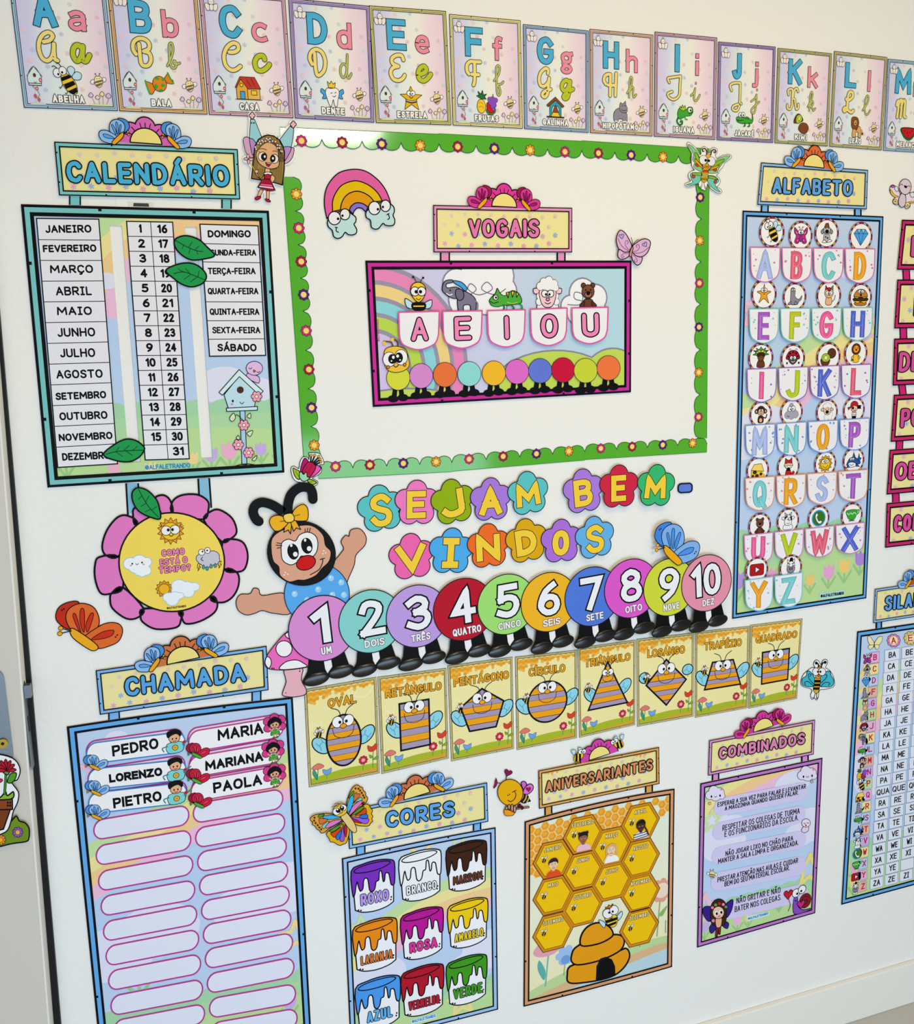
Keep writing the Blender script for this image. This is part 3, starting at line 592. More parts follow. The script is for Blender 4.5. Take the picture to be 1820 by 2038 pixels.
PIC['feathers'] = 'p g -.3 .2 -1 .3 -.6 .5 -.95 .75 -.5 .7 -.6 1 -.25 .8 0 1.1 .25 .8 .6 1 .5 .7 .95 .75 .6 .5 1 .3 .3 .2;p #e8d060 -.4 .3 -.7 .65 -.35 .6 -.3 .85 0 .65 .3 .85 .35 .6 .7 .65 .4 .3;b #6b3a22 -.45 -.95 -.3 -.3 .3 -.3 .45 -.95;e #7a452a 0 .05 .4 .42;b #3c2114 -.45 .1 -.35 .5 .35 .5 .45 .1 0 .25;E k -.15 .05 .05 .05;E k .15 .05 .05 .05'
PIC['ladybug'] = 'b #a3182a -.8 -.1 -.7 .5 -.3 .8 .3 .8 .7 .5 .8 -.1;E k -.4 .5 .12 .12;E k .4 .5 .12 .12;E k 0 .65 .1 .1;E k -.6 .2 .1 .1;E k .6 .2 .1 .1;b #4a4850 -.5 -.3 -.45 .1 0 .25 .45 .1 .5 -.3 0 -.65;e w -.2 .05 .2 .2;e w .2 .05 .2 .2;E k -.12 .02 .07 .07;E k .12 .02 .07 .07;c w .05 -.2 -.3 0 -.42 .2 -.3;c a .06 -.2 .8 -.4 1 -.5 .85;c a .06 .2 .8 .4 1 .5 .85;E k -.75 -.5 .1 .12;E k .75 -.5 .1 .12'
PIC['kiwi2'] = 'e #5f3319 .4 .35 .55 .52;b #6b3a1e -.95 -.2 -.85 -.8 -.4 -1 .1 -.7 .1 -.2;e v -.35 -.1 .55 .45;E #e8efb8 -.35 -.1 .2 .16;E k -.6 -.05 .04 .06;E k -.1 -.12 .04 .06;E k -.35 .15 .04 .05;E k -.35 -.35 .04 .05'
PIC['lionface'] = 'b y -.4 -.95 -.3 -.2 .3 -.2 .4 -.95;b y -.3 -.3 -.6 -.5 -.4 -.7;b y .3 -.3 .6 -.5 .4 -.7;e #6b2f16 0 .4 .6 .6;e #e8a020 0 .4 .4 .42;E k -.17 .5 .06 .06;E k .17 .5 .06 .06;E k 0 .32 .12 .1;c k .1 -.3 -.8 -.5 -.7 -.6 -.85'
PIC['monkey'] = 'b #4a2315 -.35 -1 -.3 -.3 .3 -.3 .35 -1;c #4a2315 .14 .3 -.4 .7 -.5 .85 -.1;E s 0 -.75 .2 .25;e #4a2315 -.6 .3 .25 .26;e #4a2315 .6 .3 .25 .26;E s -.6 .3 .14 .15;E s .6 .3 .14 .15;e #4a2315 0 .4 .55 .52;b s -.4 .35 -.25 .6 0 .5 .25 .6 .4 .35 .35 -.05 0 -.15 -.35 -.05;e w -.16 .4 .16 .18;e w .16 .4 .16 .18;E k -.1 .38 .06 .06;E k .1 .38 .06 .06;c k .05 -.15 .05 0 -.02 .15 .05'
PIC['cloudface'] = 'u #a9a6b8 -.55 -.35 .4 0 -.4 .45 .55 -.3 .42 -.1 .2 .5 .25 .0 .4 -.05 .7 .3;e w -.25 .35 .26 .3;e w .22 .4 .26 .3;E k -.15 .3 .08 .09;E k .15 .35 .08 .09;c k .06 -.55 -.4 -.45 -.55 -.3 -.45'
PIC['sheep'] = 'u w 0 -.55 .35 .4 -.6 .3 .6 -.3 .25 -.1 -.85 .25 .45 -.85 .2;b e -.55 .5 -.9 .3 -.7 .1 -.45 .2;b e .55 .5 .9 .3 .7 .1 .45 .2;b e -.5 .5 0 .65 .5 .5 .4 -.1 0 -.35 -.4 -.1;u w -.35 .7 .25 0 .85 .3 .35 .7 .25;E k -.2 .3 .06 .06;E k .2 .3 .06 .06;e k 0 .0 .2 .18'
PIC['pirate'] = 'b w -.25 -.8 -.2 -.2 .25 -.2 .3 -.8;l r .08 -.22 -.35 .25 -.35;l r .08 -.24 -.6 .28 -.6;p k -.25 -1 -.25 -.75 .3 -.75 .3 -1;p k .5 .1 .5 .5 1 .45 .9 .25 1 .1;e #e8bd98 0 .2 .45 .45;b r -.5 .3 -.45 .8 0 1 .45 .8 .5 .35 0 .5;p r -.45 .35 -.95 .3 -.8 .0;E k -.2 .2 .16 .16;E w .2 .2 .13 .15;E k .18 .18 .06 .07;c k .05 -.1 -.08 .05 -.12 .2 -.06'
PIC['cheese'] = 'p y -.9 -.9 -.9 .0 .85 -.2 .95 -.9;p #f6d768 -.9 .0 -.5 .65 .5 .7 .85 -.2;e N -.4 -.25 .25 .2;e N .45 -.5 .16 .16;e N -.1 -.7 .24 .2;e N -.65 -.7 .14 .16;E w .85 -.35 .12 .16'
PIC['fox'] = 'b r -.35 -1 -.25 -.35 .25 -.35 .35 -1;b r .3 -.9 .8 -.9 .9 -.4 .65 -.6;E w .85 -.5 .1 .14;p r -.5 .4 -.45 1 -.1 .75 .15 .75 .45 1 .5 .4;b e -.6 .2 -.3 .4 .3 .4 .6 .2 .35 -.15 0 -.25 -.35 -.15;b w -.6 .1 -.2 .05 0 .15 .2 .05 .6 .1 .3 -.15 0 -.25 -.3 -.15;b k -.15 -.15 .15 -.15 .2 -.45 -.2 -.45;E k -.2 .3 .06 .03;E k .2 .3 .06 .03'
PIC['sunface'] = 'p #e9a417 %s;e y 0 0 .68 .68;e w -.3 .25 .26 .24;e w .22 .3 .26 .24;E k -.2 .25 .08 .08;E k .2 .3 .08 .08;c k .05 -.4 -.25 0 -.5 .4 -.2;E o .0 .0 .1 .08' % ' '.join('%.2f %.2f' % q for q in star(0, 0, 1, .78, 12))
PIC['shark'] = 'b B -.9 -.6 -.85 -.1 -.5 .3 .1 .35 .6 .1 .9 -.1 .85 -.5;p B -.2 .25 -.05 .95 .25 .3;p B .55 0 .75 .75 .85 .25 1.1 .2 .8 -.2;b w -.8 -.4 -.4 -.2 .1 -.3 .5 -.5 .2 -.75 -.5 -.8;p B .3 -.4 .9 -.8 .35 -.75;p B -.75 -.5 -1.05 -.85 -.6 -.8;e w -.4 .15 .16 .18;e w -.1 .15 .16 .18;E k -.35 .12 .06 .06;E k -.1 .12 .06 .06;c k .05 -.6 -.45 -.3 -.6 0 -.45'
PIC['bear'] = 'b #6b3c28 -.4 -1 -.35 -.3 .35 -.3 .4 -1;b #5a2f1f -.3 -.4 -.7 -.7 -.4 -.9;b #5a2f1f .3 -.4 .7 -.7 .4 -.9;e #6b3c28 -.38 .75 .18 .18;e #6b3c28 .38 .75 .18 .18;e #7d4a32 0 .3 .5 .5;e #a87352 0 .1 .28 .22;E k -.2 .42 .06 .07;E k .2 .42 .06 .07;e k 0 .18 .14 .12'
PIC['cow'] = 'b w -.6 -1 -.55 -.5 0 -.3 .55 -.5 .6 -1;b w -.5 .1 -.9 .3 -.75 .5 -.4 .4;b w .5 .1 .9 .3 .75 .5 .4 .4;p #d8d4ce -.4 .6 -.5 1 -.15 .75;p #d8d4ce .4 .6 .5 1 .15 .75;b w -.45 .5 0 .7 .45 .5 .5 -.1 .3 -.5 -.3 -.5 -.5 -.1;B k -.45 .45 -.1 .6 -.15 .3 -.4 .15;B k .3 .55 .47 .4 .47 .0 .3 .2;E w -.17 .2 .18 .2;e w .17 .2 .18 .2;E k -.1 .18 .06 .06;E k .1 .18 .06 .06;c k .05 -.2 -.25 0 -.35 .2 -.25'
PIC['phone'] = 'E #2a9fe0 0 0 1 1;E #38761a 0 0 .86 .86;b w -.4 .55 -.2 .6 -.12 .3 -.25 .15 -.05 -.25 .1 -.35 .3 -.3 .5 -.45 .35 -.65 .1 -.7 -.25 -.4 -.45 0 -.5 .3'
PIC['cup'] = 'b g -.8 .6 .7 .6 .65 0 .35 -.5 -.35 -.5 -.75 0;c g .16 .65 .4 1 .6 .95 .2 .55 .0;l G .12 -.4 -.65 .35 -.65;c #a8e6b8 .12 -.72 .3 -.45 .1 -.2 .3 .05 .1 .3 .3 .6 .1'
PIC['play'] = 'p #b3171d %s;p w -.2 .35 -.2 -.35 .38 0' % ' '.join('%.2f %.2f' % q for q in rrect(-.95, -.68, .95, .68, .25, 3))
PIC['zebra'] = 'b w -.4 -1 -.35 -.6 .35 -.6 .4 -1;l k .1 -.3 -.75 .3 -.75;p w -.45 .5 -.5 1 -.15 .75;p w .45 .5 .5 1 .15 .75;b k -.15 .7 -.1 1.1 .2 1.1 .2 .7;b w -.45 .5 0 .75 .45 .5 .45 0 -.45 0;l k .1 -.42 .5 -.15 .4;l k .1 .42 .5 .15 .4;l k .1 -.44 .2 -.2 .2;l k .1 .44 .2 .2 .2;b a -.45 .05 .45 .05 .5 -.35 .2 -.6 -.2 -.6 -.5 -.35;E k -.14 -.15 .07 .16;E k .14 -.15 .07 .16'
PIC['elephant'] = 'b #7d7892 -.1 -1 -.15 -.2 .1 .3 .6 .1 .9 -.3 .85 -1 .6 -1 .55 -.6 .2 -.6 .15 -1;c #7d7892 .07 .85 -.3 1 -.5 .98 -.85;b #7d7892 -1 .4 -.85 .9 -.45 1 -.4 .85 -.75 .75 -.7 .5 -.2 .55 .1 .3 0 -.1 -.4 -.15 -.8 .1;b #6d6880 -.2 .4 .15 .35 .2 -.1 -.05 -.3 -.25 0;E k -.55 .35 .05 .05;c w .06 -.75 .15 -.6 .05 -.45 .1;b b -.35 .95 .1 .85 .4 .5 .3 .3 .05 .55 -.3 .8'
PIC['sheepbig'] = 'b w -.6 -1 -.7 -.6 -.3 -.4 .3 -.4 .7 -.6 .6 -1;b q -.5 .35 -.95 .35 -.9 .05 -.5 .1;b q .5 .35 .95 .35 .9 .05 .5 .1;u w -.55 -.1 .2 .55 -.1 .2 -.6 -.45 .2 .6 -.45 .2;b q -.5 .3 .5 .3 .52 -.3 .25 -.75 -.25 -.75 -.52 -.3;u w -.5 .5 .24 -.25 .75 .25 .1 .85 .25 .45 .65 .24 .55 .4 .2 -.1 .45 .25 .2 .45 .25;e w -.2 .05 .22 .22;e w .2 .05 .22 .22;E k -.12 0 .08 .08;E k .12 0 .08 .08;e p 0 -.3 .12 .1;c k .05 -.2 -.5 0 -.58 .2 -.5'
PIC['beebig'] = 'b i -.25 -.7 -.85 -.3 -.8 -.8 -.4 -.95;b i .25 -.7 .85 -.4 .8 -.85 .4 -.95;b k -.35 -1 -.4 -.6 .4 -.6 .35 -1;p y -.38 -.72 .38 -.72 .38 -.85 -.38 -.85;b y -.5 .2 -.35 .55 0 .68 .35 .55 .5 .2 .35 -.25 0 -.55 -.35 -.25;e w -.22 .12 .28 .28;e w .22 .12 .28 .28;E k -.14 .1 .11 .11;E k .14 .1 .11 .11;c k .04 -.15 -.3 0 -.4 .15 -.3;c k .04 -.1 .65 -.2 .9 -.3 1;c k .04 .15 .65 .25 .85 .35 .95;E k -.3 1 .07 .07;E k .35 .95 .07 .07'
PIC['chambig'] = 'c #3a9a30 .12 .8 -.3 1 -.5 1 -.8 .95 -1;b #4aae3c -1 .0 -.85 .25 -.6 .6 -.5 .95 -.3 .5 0 .35 .4 .75 .8 .55 1 0 .9 -.3 .3 -.4 -.2 -.45 -.5 -.55 -.85 -.45 -.98 -.2;p y .05 .6 .15 .15 .22 .66;p y .35 .72 .42 .2 .55 .68;p y .65 .65 .68 .2 .82 .5;c G .1 -.15 -.4 -.1 -.7 -.3 -.9;c G .1 .3 -.4 .5 -.65 .4 -.9;e w -.62 .2 .15 .2;E k -.6 .2 .07 .09;c k .05 -.95 -.1 -.75 -.25 -.45 -.15;c v .08 .1 -.2 .4 -.3 .7 -.2'
PIC['snail'] = 'e #8c1426 .45 -.15 .5 .55;c #5a0a18 .08 .45 -.15 .6 -.1 .6 -.35 .3 -.4 .15 -.1 .4 .2 .75 .05;b P -.5 .3 -.2 .25 -.15 -.4 .3 -.8 .95 -.85 .6 -1 -.3 -1 -.55 -.6;e w -.35 .62 .32 .32;e w .15 .78 .32 .32;E k -.25 .55 .09 .09;E k .08 .68 .09 .09;h m .1 -.35 .32;c k .05 -.45 .1 -.3 0 -.2 .1'
PIC['minibee'] = 'e w -.75 -.1 .35 .28 .4;e w .78 .1 .35 .28 .5;b #f3e3a0 -.55 0 -.3 .55 .3 .6 .6 .15 .45 -.5 0 -.9 -.45 -.6;B #7a6250 -.55 -.1 .6 .12 .55 -.12 -.52 -.3;B #7a6250 -.45 -.5 .48 -.3 .3 -.55 -.2 -.75;E k -.15 .3 .05 .06;E k .2 .32 .05 .06;c #6a5a50 .06 -.1 .6 -.2 .9;c #6a5a50 .06 .25 .6 .35 .9;E #6a5a50 -.2 .95 .1 .1;E #6a5a50 .38 .92 .1 .1'
PIC['birdhouse'] = 'P #d4e4e8 -.08 -1 -.08 .1 .1 .1 .1 -1;b #dce9ea -.5 .1 -.55 .55 0 1 .5 .55 .45 .1;l #5a6a70 .05 -.62 .5 0 1.02 .62 .5;p #e4eef0 -.55 .12 -.55 .02 .5 .02 .5 .12;E #4a3a3a 0 .55 .13 .11;c #7a5a60 .03 -.12 .2 0 .15 .12 .2;E #c65a70 .45 .3 .14 .12;E #f3d6c0 .45 .3 .05 .04;E #c65a70 .08 -.15 .14 .11;E #c65a70 -.12 -.55 .14 .11;E #c65a70 .14 -.75 .14 .11;E #f3d6c0 .08 -.15 .05 .04;c #7a8a70 .04 -.3 0 .1 -.3 .25 -.5 -.1 -.7;B #cfe0b8 -.6 -1 -.2 -.9 .3 -.92 .7 -1'
PIC['tulips'] = 'B #d3e2b4 -1 -1 -.5 -.75 .3 -.7 1 -1;c #8fa878 .05 -.5 -.8 -.6 -.2 -.75 .3;c #8fa878 .05 -.1 -.8 -.1 -.1 -.2 .1;c #8fa878 .05 .2 -.8 .25 0 .2 .5;c #8fa878 .05 .5 -.8 .7 -.1 .7 .3;b #e3c2e0 -.95 .3 -.75 .75 -.55 .35 -.75 .1;b #efe3a0 -.4 .1 -.2 .4 0 .1 -.2 -.15;b #efe3a0 0 .5 .2 .95 .4 .55 .2 .3;b #d9bfe6 .5 .35 .75 .75 .95 .35 .75 .05'
PIC['branch'] = 'c #b39a92 .1 -.9 .75 -.3 .3 .4 .2 1 .15;c #8a6a60 .05 -.6 .5 -.85 1 -1 .7;c #8a6a60 .05 .1 .25 .2 .75 .4 .55;l #9a8a90 .03 -.1 .25 -.1 -.1;l #9a8a90 .03 .5 .2 .5 -.4;e #e3d3e6 -.15 -.25 .22 .22;E #b0505f -.3 -.1 .12 .1;E #b0505f 0 -.15 .12 .1;p #dfe8ec .2 -.9 .2 -.55 .5 -.3 .8 -.55 .8 -.9;E #4a3a3a .5 -.62 .09 .09;E #b0505f .35 -.35 .12 .1;E #b0505f .65 -.35 .12 .1'
PIC['fairybird'] = 'b #f2e8e0 -.2 -.2 -.8 .1 -.9 -.4 -.6 -.9 -.2 -.7;b #f2e8e0 .2 -.2 .8 .1 .9 -.4 .6 -.9 .2 -.7;e #f0ecea 0 .3 .4 .42;b #f0ecea -.25 -.1 .25 -.1 .2 -.8 -.2 -.8;E k -.12 .3 .04 .05;E k .14 .3 .04 .05;l #5a4a4a .05 -.1 .7 -.15 1;l #5a4a4a .05 .1 .7 .15 1'
PIC['kidw'] = ''
def pic(p, name, tf, lw=0.05): draw(p, PIC[name], tf, lw)
def snow(p, x, y, r, c, w=None):
    p.up()
    for k in range(3):
        a = pi*k/3 + .3; d = (r*math.cos(a), r*math.sin(a)); p.ribbon([(x-d[0], y-d[1]), (x+d[0], y+d[1])], w or r*.42, c, cap='butt')

# ================================================================== shared paper pieces
def tfz(x0, y0, s):
    def f(p): return W((x0 + s*p[0], y0 + s*p[1]))
    f.flip = True
    return f
def lerp(a, b, t): return (a[0] + (b[0]-a[0])*t, a[1] + (b[1]-a[1])*t)
def bil(c, u, v):
    """c = tl, tr, br, bl ; u across, v down"""
    return lerp(lerp(c[0], c[1], u), lerp(c[3], c[2], u), v)
def ring(p, w, h, i0, i1, c, n=12, up=True):
    if up: p.up()
    for k in range(n):
        a, b = k/n, (k+1)/n
        x = lambda t, i: i + (w-2*i)*t
        y = lambda t, i: i + (h-2*i)*t
        p.face([(x(a, i0), i0), (x(b, i0), i0), (x(b, i1), i1), (x(a, i1), i1)], c)
        p.face([(x(a, i0), h-i0), (x(b, i0), h-i0), (x(b, i1), h-i1), (x(a, i1), h-i1)], c)
        p.face([(i0, y(a, i0)), (i0, y(b, i0)), (i1, y(b, i1)), (i1, y(a, i1))], c)
        p.face([(w-i0, y(a, i0)), (w-i0, y(b, i0)), (w-i1, y(b, i1)), (w-i1, y(a, i1))], c)
def edge_pts(w, h, n=12):
    return [(w*k/n, 0) for k in range(n)] + [(w, h*k/n) for k in range(n)] + [(w - w*k/n, h) for k in range(n)] + [(0, h - h*k/n) for k in range(n)]
def frame(T, f, c, b, k1, k2, name='frame', ticks=True):
    """printed picture-frame border: black, colour band, black"""
    p = T.part(name, f); w, h = f.w, f.h
    ring(p, w, h, 0, b, c); p.up()
    ring(p, w, h, 0, k1, 'k', up=False); ring(p, w, h, b-k2, b, 'k', up=False)
    if ticks:
        for (x, y, dx, dy) in ((.3, 1, 0, -1), (.68, 1, 0, -1), (.25, 0, 0, 1), (.72, 0, 0, 1), (0, .25, 1, 0), (0, .8, 1, 0), (1, .3, -1, 0), (1, .7, -1, 0)):
            X, Y = x*w, y*h; p.ribbon([(X, Y), (X + dx*b*.45, Y + dy*b*.45)], k1*1.2, 'k', cap='butt')
    p.build(); return p

# ================================================================== alphabet cards along the top
m_card = ramp_mat('pastel_card', [(0.0, '#d2cdf0'), (0.18, '#d6d4f2'), (0.38, '#dfebee'), (0.55, '#efeee8'), (0.72, '#f0dfe8'), (0.88, '#ecd4e6'), (1.0, '#d9cff0')], 0, 0.16, 2.2)
BL = [(48,215),(238,222),(416,229),(587,236),(748,245),(901,250),(1043,257),(1174,265),(1301,272),(1426,279),(1541,285),(1650,292),(1757,300),(1858,306)]
CARDS = [('A', 'ABELHA', 'bee', '#8db4d6', 'bee'), ('B', 'BALA', 'candy', '#dba561', 'wrapped sweet'), ('C', 'CASA', 'house', '#d19ab0', 'orange house'),
         ('D', 'DENTE', 'tooth', '#9b80c2', 'crowned tooth'), ('E', 'ESTRELA', 'starman', '#bcb45a', 'yellow star'), ('F', 'FRUTAS', 'fruits', '#dccd84', 'pineapple and grapes'),
         ('G', 'GALINHA', 'henhouse', '#7d9fcb', 'hen house'), ('H', 'HIPOP\u00d3TAMO', 'hippo', '#c8a184', 'grey hippo'), ('I', 'IGUANA', 'chameleon', '#b98aa4', 'green iguana'),
         ('J', 'JACAR\u00c9', 'croc', '#8a68ae', 'green crocodile'), ('K', 'KIWI', 'kiwi', '#a89f56', 'brown kiwi'), ('L', 'LE\u00c3O', 'lion', '#b3a560', 'lion'), ('M', 'MELANCIA', 'melon', '#86aed2', 'watermelon slice')]
SN = [(8,122,'b'),(33,128,'p'),(52,130,'b'),(16,103,'b'),(47,97,'p'),(60,112,'b'),(88,100,'p'),(10,82,'p'),(48,80,'b'),(90,84,'b'),(16,62,'b'),(52,60,'p'),(84,62,'p'),(12,50,'p'),(60,70,'b'),(92,48,'b'),(30,45,'b'),(66,48,'p'),(25,20,'b'),(64,22,'p'),(38,112,'p'),(72,92,'p')]
for i, (ch, word, pc, fc, what) in enumerate(CARDS):
    bl, br = BL[i], (BL[i+1][0] - 3, BL[i+1][1] - 0.3)
    if ch == 'M': br = (1855, 306)
    A, B = Vector(W(bl)), Vector(W(br)); ex = B - A; n = Vector((-ex[1], ex[0])); hh = n*1.362
    tl, tr = PX(A + hh), PX(B + hh)
    f = quad(tl, tr, br, bl)
    T = Thing('alphabet_card', 'pastel alphabet card with blue capital %s and a %s above the word %s' % (ch, what, word), 'alphabet card',
              ((bl[0]+br[0])/2, (bl[1]+tl[1])/2), 0.0006 + 0.0002*(i % 2), 'alphabet cards in the top row')
    p = T.part('card', f); p.slab(edge_pts(f.w, f.h, 6), m_card, 0.0009, side='#c9c6cf')
    h = f.h
    for k, (x, y, c) in enumerate(SN): snow(p, x, y, 2.6, ['#e9c3d6', '#f0d0c8'][k % 2] if c == 'p' else ['#c3cce8', '#d2dbe0'][k % 2])
    p.build()
    fc = '#%02x%02x%02x' % tuple(int(v + (255-v)*.22) for v in (int(fc[i_:i_+2], 16) for i_ in (1, 3, 5))); frame(T, f, fc, 4.8, .8, 0.7); r_ = T.part('frame_line', f); ring(r_, f.w, f.h, 2.5, 2.9, 'k'); r_.build(); T.mark()
    q = T.part('birdhouse_print', f); pic(q, 'birdhouse', sub(f, 15, 24, 20, 0, .62), .04); q.build()
    q = T.part('tulips_print', f); pic(q, 'tulips', sub(f, 82, 13, 8, 0, 1.6), .05); q.build()
    q = T.part('small_bee_print', f); pic(q, 'minibee', sub(f, 82, 32, 8, .1), .06); q.build()
    q = T.part('butterfly_print', f); pic(q, 'fairybird', sub(f, 13, h-14, 8), .06); q.build()
    q = T.part('branch_print', f); q.clip = (5, 5, 95, h-5.2); pic(q, 'branch', sub(f, 84, h-20, 14, 0, .9), .05); q.build()
    wide = {'I': .05, 'J': .6, 'M': 1.3, 'L': .85}.get(ch, 1.0)
    q = T.part('capital_letter', f); w0 = 24*wide; x0 = 33 - w0/2
    text(q, ch, (x0, h*.64), (x0 + max(w0, 7), h*.64), 35, '#4db0dc', 6.6, 'k', .8, style='butt', n=6); q.build()
    lc = ch.lower(); wl = {'i': 1.2, 'j': 8, 'l': 1, 'f': 13, 'm': 24}.get(lc, 18); asc = lc in 'bdfhklij'
    q = T.part('small_letter', f)
    text(q, lc, (66 - wl/2, h*.62), (66 - wl/2 + max(wl, 5.4), h*.62), 29.5, '#ee8fa6', 4.6, 'k', .7, style='butt', n=6); q.build()
    q = T.part('cursive_capital', f); y0 = h*.36; cc = 34
    thick = 4.0 if ch not in 'IJK' else 2.8
    text(q, ch, (20, y0), (43, y0), cc, '#f0dc82', thick, '#3a3420', .8, font=CUR, n=6); q.build()
    bold = lc in 'aceg'
    q = T.part('cursive_small', f); y0 = h*.365
    if bold: text(q, lc, (55, y0), (78, y0), 32 if lc != 'g' else 30, '#bcc62c', 5.0, '#3a3a14', .8, font=CUR, n=6)
    else: text(q, lc, (58, y0), (74, y0), 29, '#c0c46a', 1.7, '#55603a', .7, font=CUR, n=6)
    q.build()
    q = T.part('picture', f); pic(q, pc, sub(f, 48, h*.225, h*.105), .045); q.build()
    q = T.part('caption', f); L = min(5.6*len(word), 64); text(q, word, (48 - L/2, h*.052), (48 + L/2, h*.052), 7.6, '#f7f6f4', 1.75, '#4a4a4a', .75, gap=2.4, style='butt', n=3); q.build()

# ================================================================== title boards
m_yellow = mat('#efe4a0', 0.4)
def butterfly(p, tf, wing='#5aa6ec', light='#8fc4f6', dark='#2f6cc4', body='#f0a81e', lw=.045):
    """side view of a butterfly, body lower left"""
    o = p.tf, p.lw; p.tf = tf; p.lw = lw
    B = lambda s: crom([(float(a), float(b)) for a, b in [t.split(',') for t in s.split()]], 4, True)
    p.poly(B('-1.07,.37 -.97,.8 -.6,.99 -.23,.9 -.4,.1 -.73,0'), dark, 'k')
    p.poly(B('-.75,.4 -.6,.75 -.2,.9 .2,.73 .37,.33 .3,-.07 -.2,-.4 -.6,-.07'), wing, 'k')
    p.poly(B('-.2,-.43 .3,-.07 .67,.05 1.03,-.03 1.15,-.3 1.0,-.67 .67,-.83 .2,-.87'), wing, 'k')
    for s in ('-.5,.47 -.4,.5 -.28,-.25 -.42,.1', '-.22,.67 -.1,.6 -.18,-.2 -.28,.2', '.1,.47 .2,.4 -.05,-.2 -.1,.05', '.05,-.5 .45,-.27 .83,-.25 .75,-.45 .4,-.53'):
        p.poly(B(s), light, 'k', lw*.7)
    p.poly(B('-.65,-.1 -.5,-.03 .1,-.6 .25,-.85 .1,-.95 -.1,-.85 -.55,-.4'), body, 'k')
    for a, b in (((-.6, -.1), (-.95, .05)), ((-.63, -.1), (-1.0, -.15))):
        p.stroke([a, b], lw, 'k'); p.poly(ell(b[0], b[1], .08, n=10), body, 'k', lw*.6)
    p.tf, p.lw = o
def flip(tf):
    def f(p): return tf((-p[0], p[1]))
    f.flip = False; return f
def sign_flower(T, cx, cy, h, rot, col, kind, bcol):
    tf = sim(cx, cy, h, rot)
    p = T.part('half_flower', tf); p.lw = .05; p.clip = (-3, -.02, 3, 3)
    cs = [(math.cos(math.radians(a))*.68*1.05, math.sin(math.radians(a))*.62) for a in (90, 38, 142, 2, 178)]
    p.up()
    shapes = [ell(x, y, .36, .36, n=20) for x, y in cs] + [ell(0, 0, .7, .62, n=24)]
    h0 = T.h; T.h = h0 + .0006
    for q in shapes: p.ribbon(q, .10, 'k', True)
    p.up()
    for q in shapes: p.face(q, col)
    for a in (75, 90, 105, 48, 30, 132, 150):
        c, s = math.cos(math.radians(a)), math.sin(math.radians(a)); p.stroke([(c*.62, s*.62), (c*.78, s*.78)], .035, 'k')
    p.poly(ell(0, 0, .6, .58, n=28, a0=0, a1=pi), '#f1de86', 'k'); p.build()
    for sx in (-1, 1):
        name = 'paper_bee' if kind == 'bee' else 'paper_butterfly'
        q = T.part(name, tf, keep=True)
        if kind == 'bee':
            b = sub(tf, sx*1.15, .42, .42, 0)
            draw(q, 'b i -.6 .3 -.9 1 -.3 .9;b i .1 .5 .1 1.1 .6 .8;b y -.7 -.2 -.3 .4 .4 .4 .6 -.1 .1 -.6 -.5 -.7;p k -.55 -.55 -.35 .3 -.15 .4 -.3 -.65;p k -.05 -.6 .1 .4 .3 .38 .2 -.55;e w .3 .5 .3 .3;e w .75 .4 .28 .3;E k .4 .45 .09 .09;E k .7 .35 .09 .09', b if sx < 0 else flip(b), .06)
        else:
            b = sub(tf, sx*1.16, .36, .52, 0)
            g = b if sx > 0 else flip(b)
            butterfly(q, g, *bcol, lw=.06)
        q.build()
BLUEB = ('#8fbdf2', '#5fa2ea', '#4a8fe0'); PINKB = ('#d83a98', '#a8126c', '#a01258')
def title_board(T, c, fc, word, ta, tb, cap, tcol, w, straps, sc, fl, band=2.9, ow=None, honey=False):
    """hanging title: board, lettering, two straps, half flower with butterflies"""
    T.mk = None; T.h = T.base
    for s in straps:
        T.h = T.base; p = T.part('strap'); p.slab(s, sc, .0008); p.up()
        p.ribbon([s[0], s[3]], 3, 'k', cap='butt'); p.ribbon([s[1], s[2]], 3, 'k', cap='butt'); p.build()
    f = quad(*c, width=100)
    p = T.part('title_board', f); p.slab(edge_pts(f.w, f.h, 6), m_yellow, .0012)
    w_, h_ = f.w, f.h; rnd = random.Random(len(word))
    nx = 9
    for k in range(nx):
        for r in range(4):
            x = 8 + 84*(k + .5*(r % 2))/nx; y = h_*(.17 + .21*r) + rnd.uniform(-1, 1)
            cl = (['#e3a6cc', '#9fb2e6'] if r < 2 else ['#ead0c6', '#e6c6d8'])[(k + r) % 2]
            if x < 95: snow(p, x, y, 1.7 if r < 2 else 1.4, cl)
    if honey:
        for X in (5, 78):
            draw(p, 'B #e8a24a 0 0 1 -.6 2 -.1 3 -1.3 4 -.2 5 -.3 6 -2.6 7 -.4 9 -.2 10 -1.8 11 -.3 14 -.1 16 0 16 .6 0 .6', sub(f, X, h_-3.2, 1), .2)
    p.build()
    frame(T, f, fc, 2.9, .65, .75)
    T.mk = None
    p = T.part('title_lettering'); o_ = ow or max(1.6, w*.3); e_ = (Vector(tb) - Vector(ta)).normalized(); n_ = Vector((0, -1))
    text(p, word, Vector(ta) + (e_ + n_)*o_, Vector(tb) + (n_ - e_)*o_, cap - 2*o_ + 1, tcol, w*.9, 'k', o_, n=6, gap=4.2); p.build()
    if fl: sign_flower(T, *fl)
def Z4(x0, y0, s, *v): return [(x0 + s*v[i], y0 + s*v[i+1]) for i in range(0, len(v), 2)]
RB = ['#efbede', '#f2cd94', '#efe39c', '#c3e0a4']
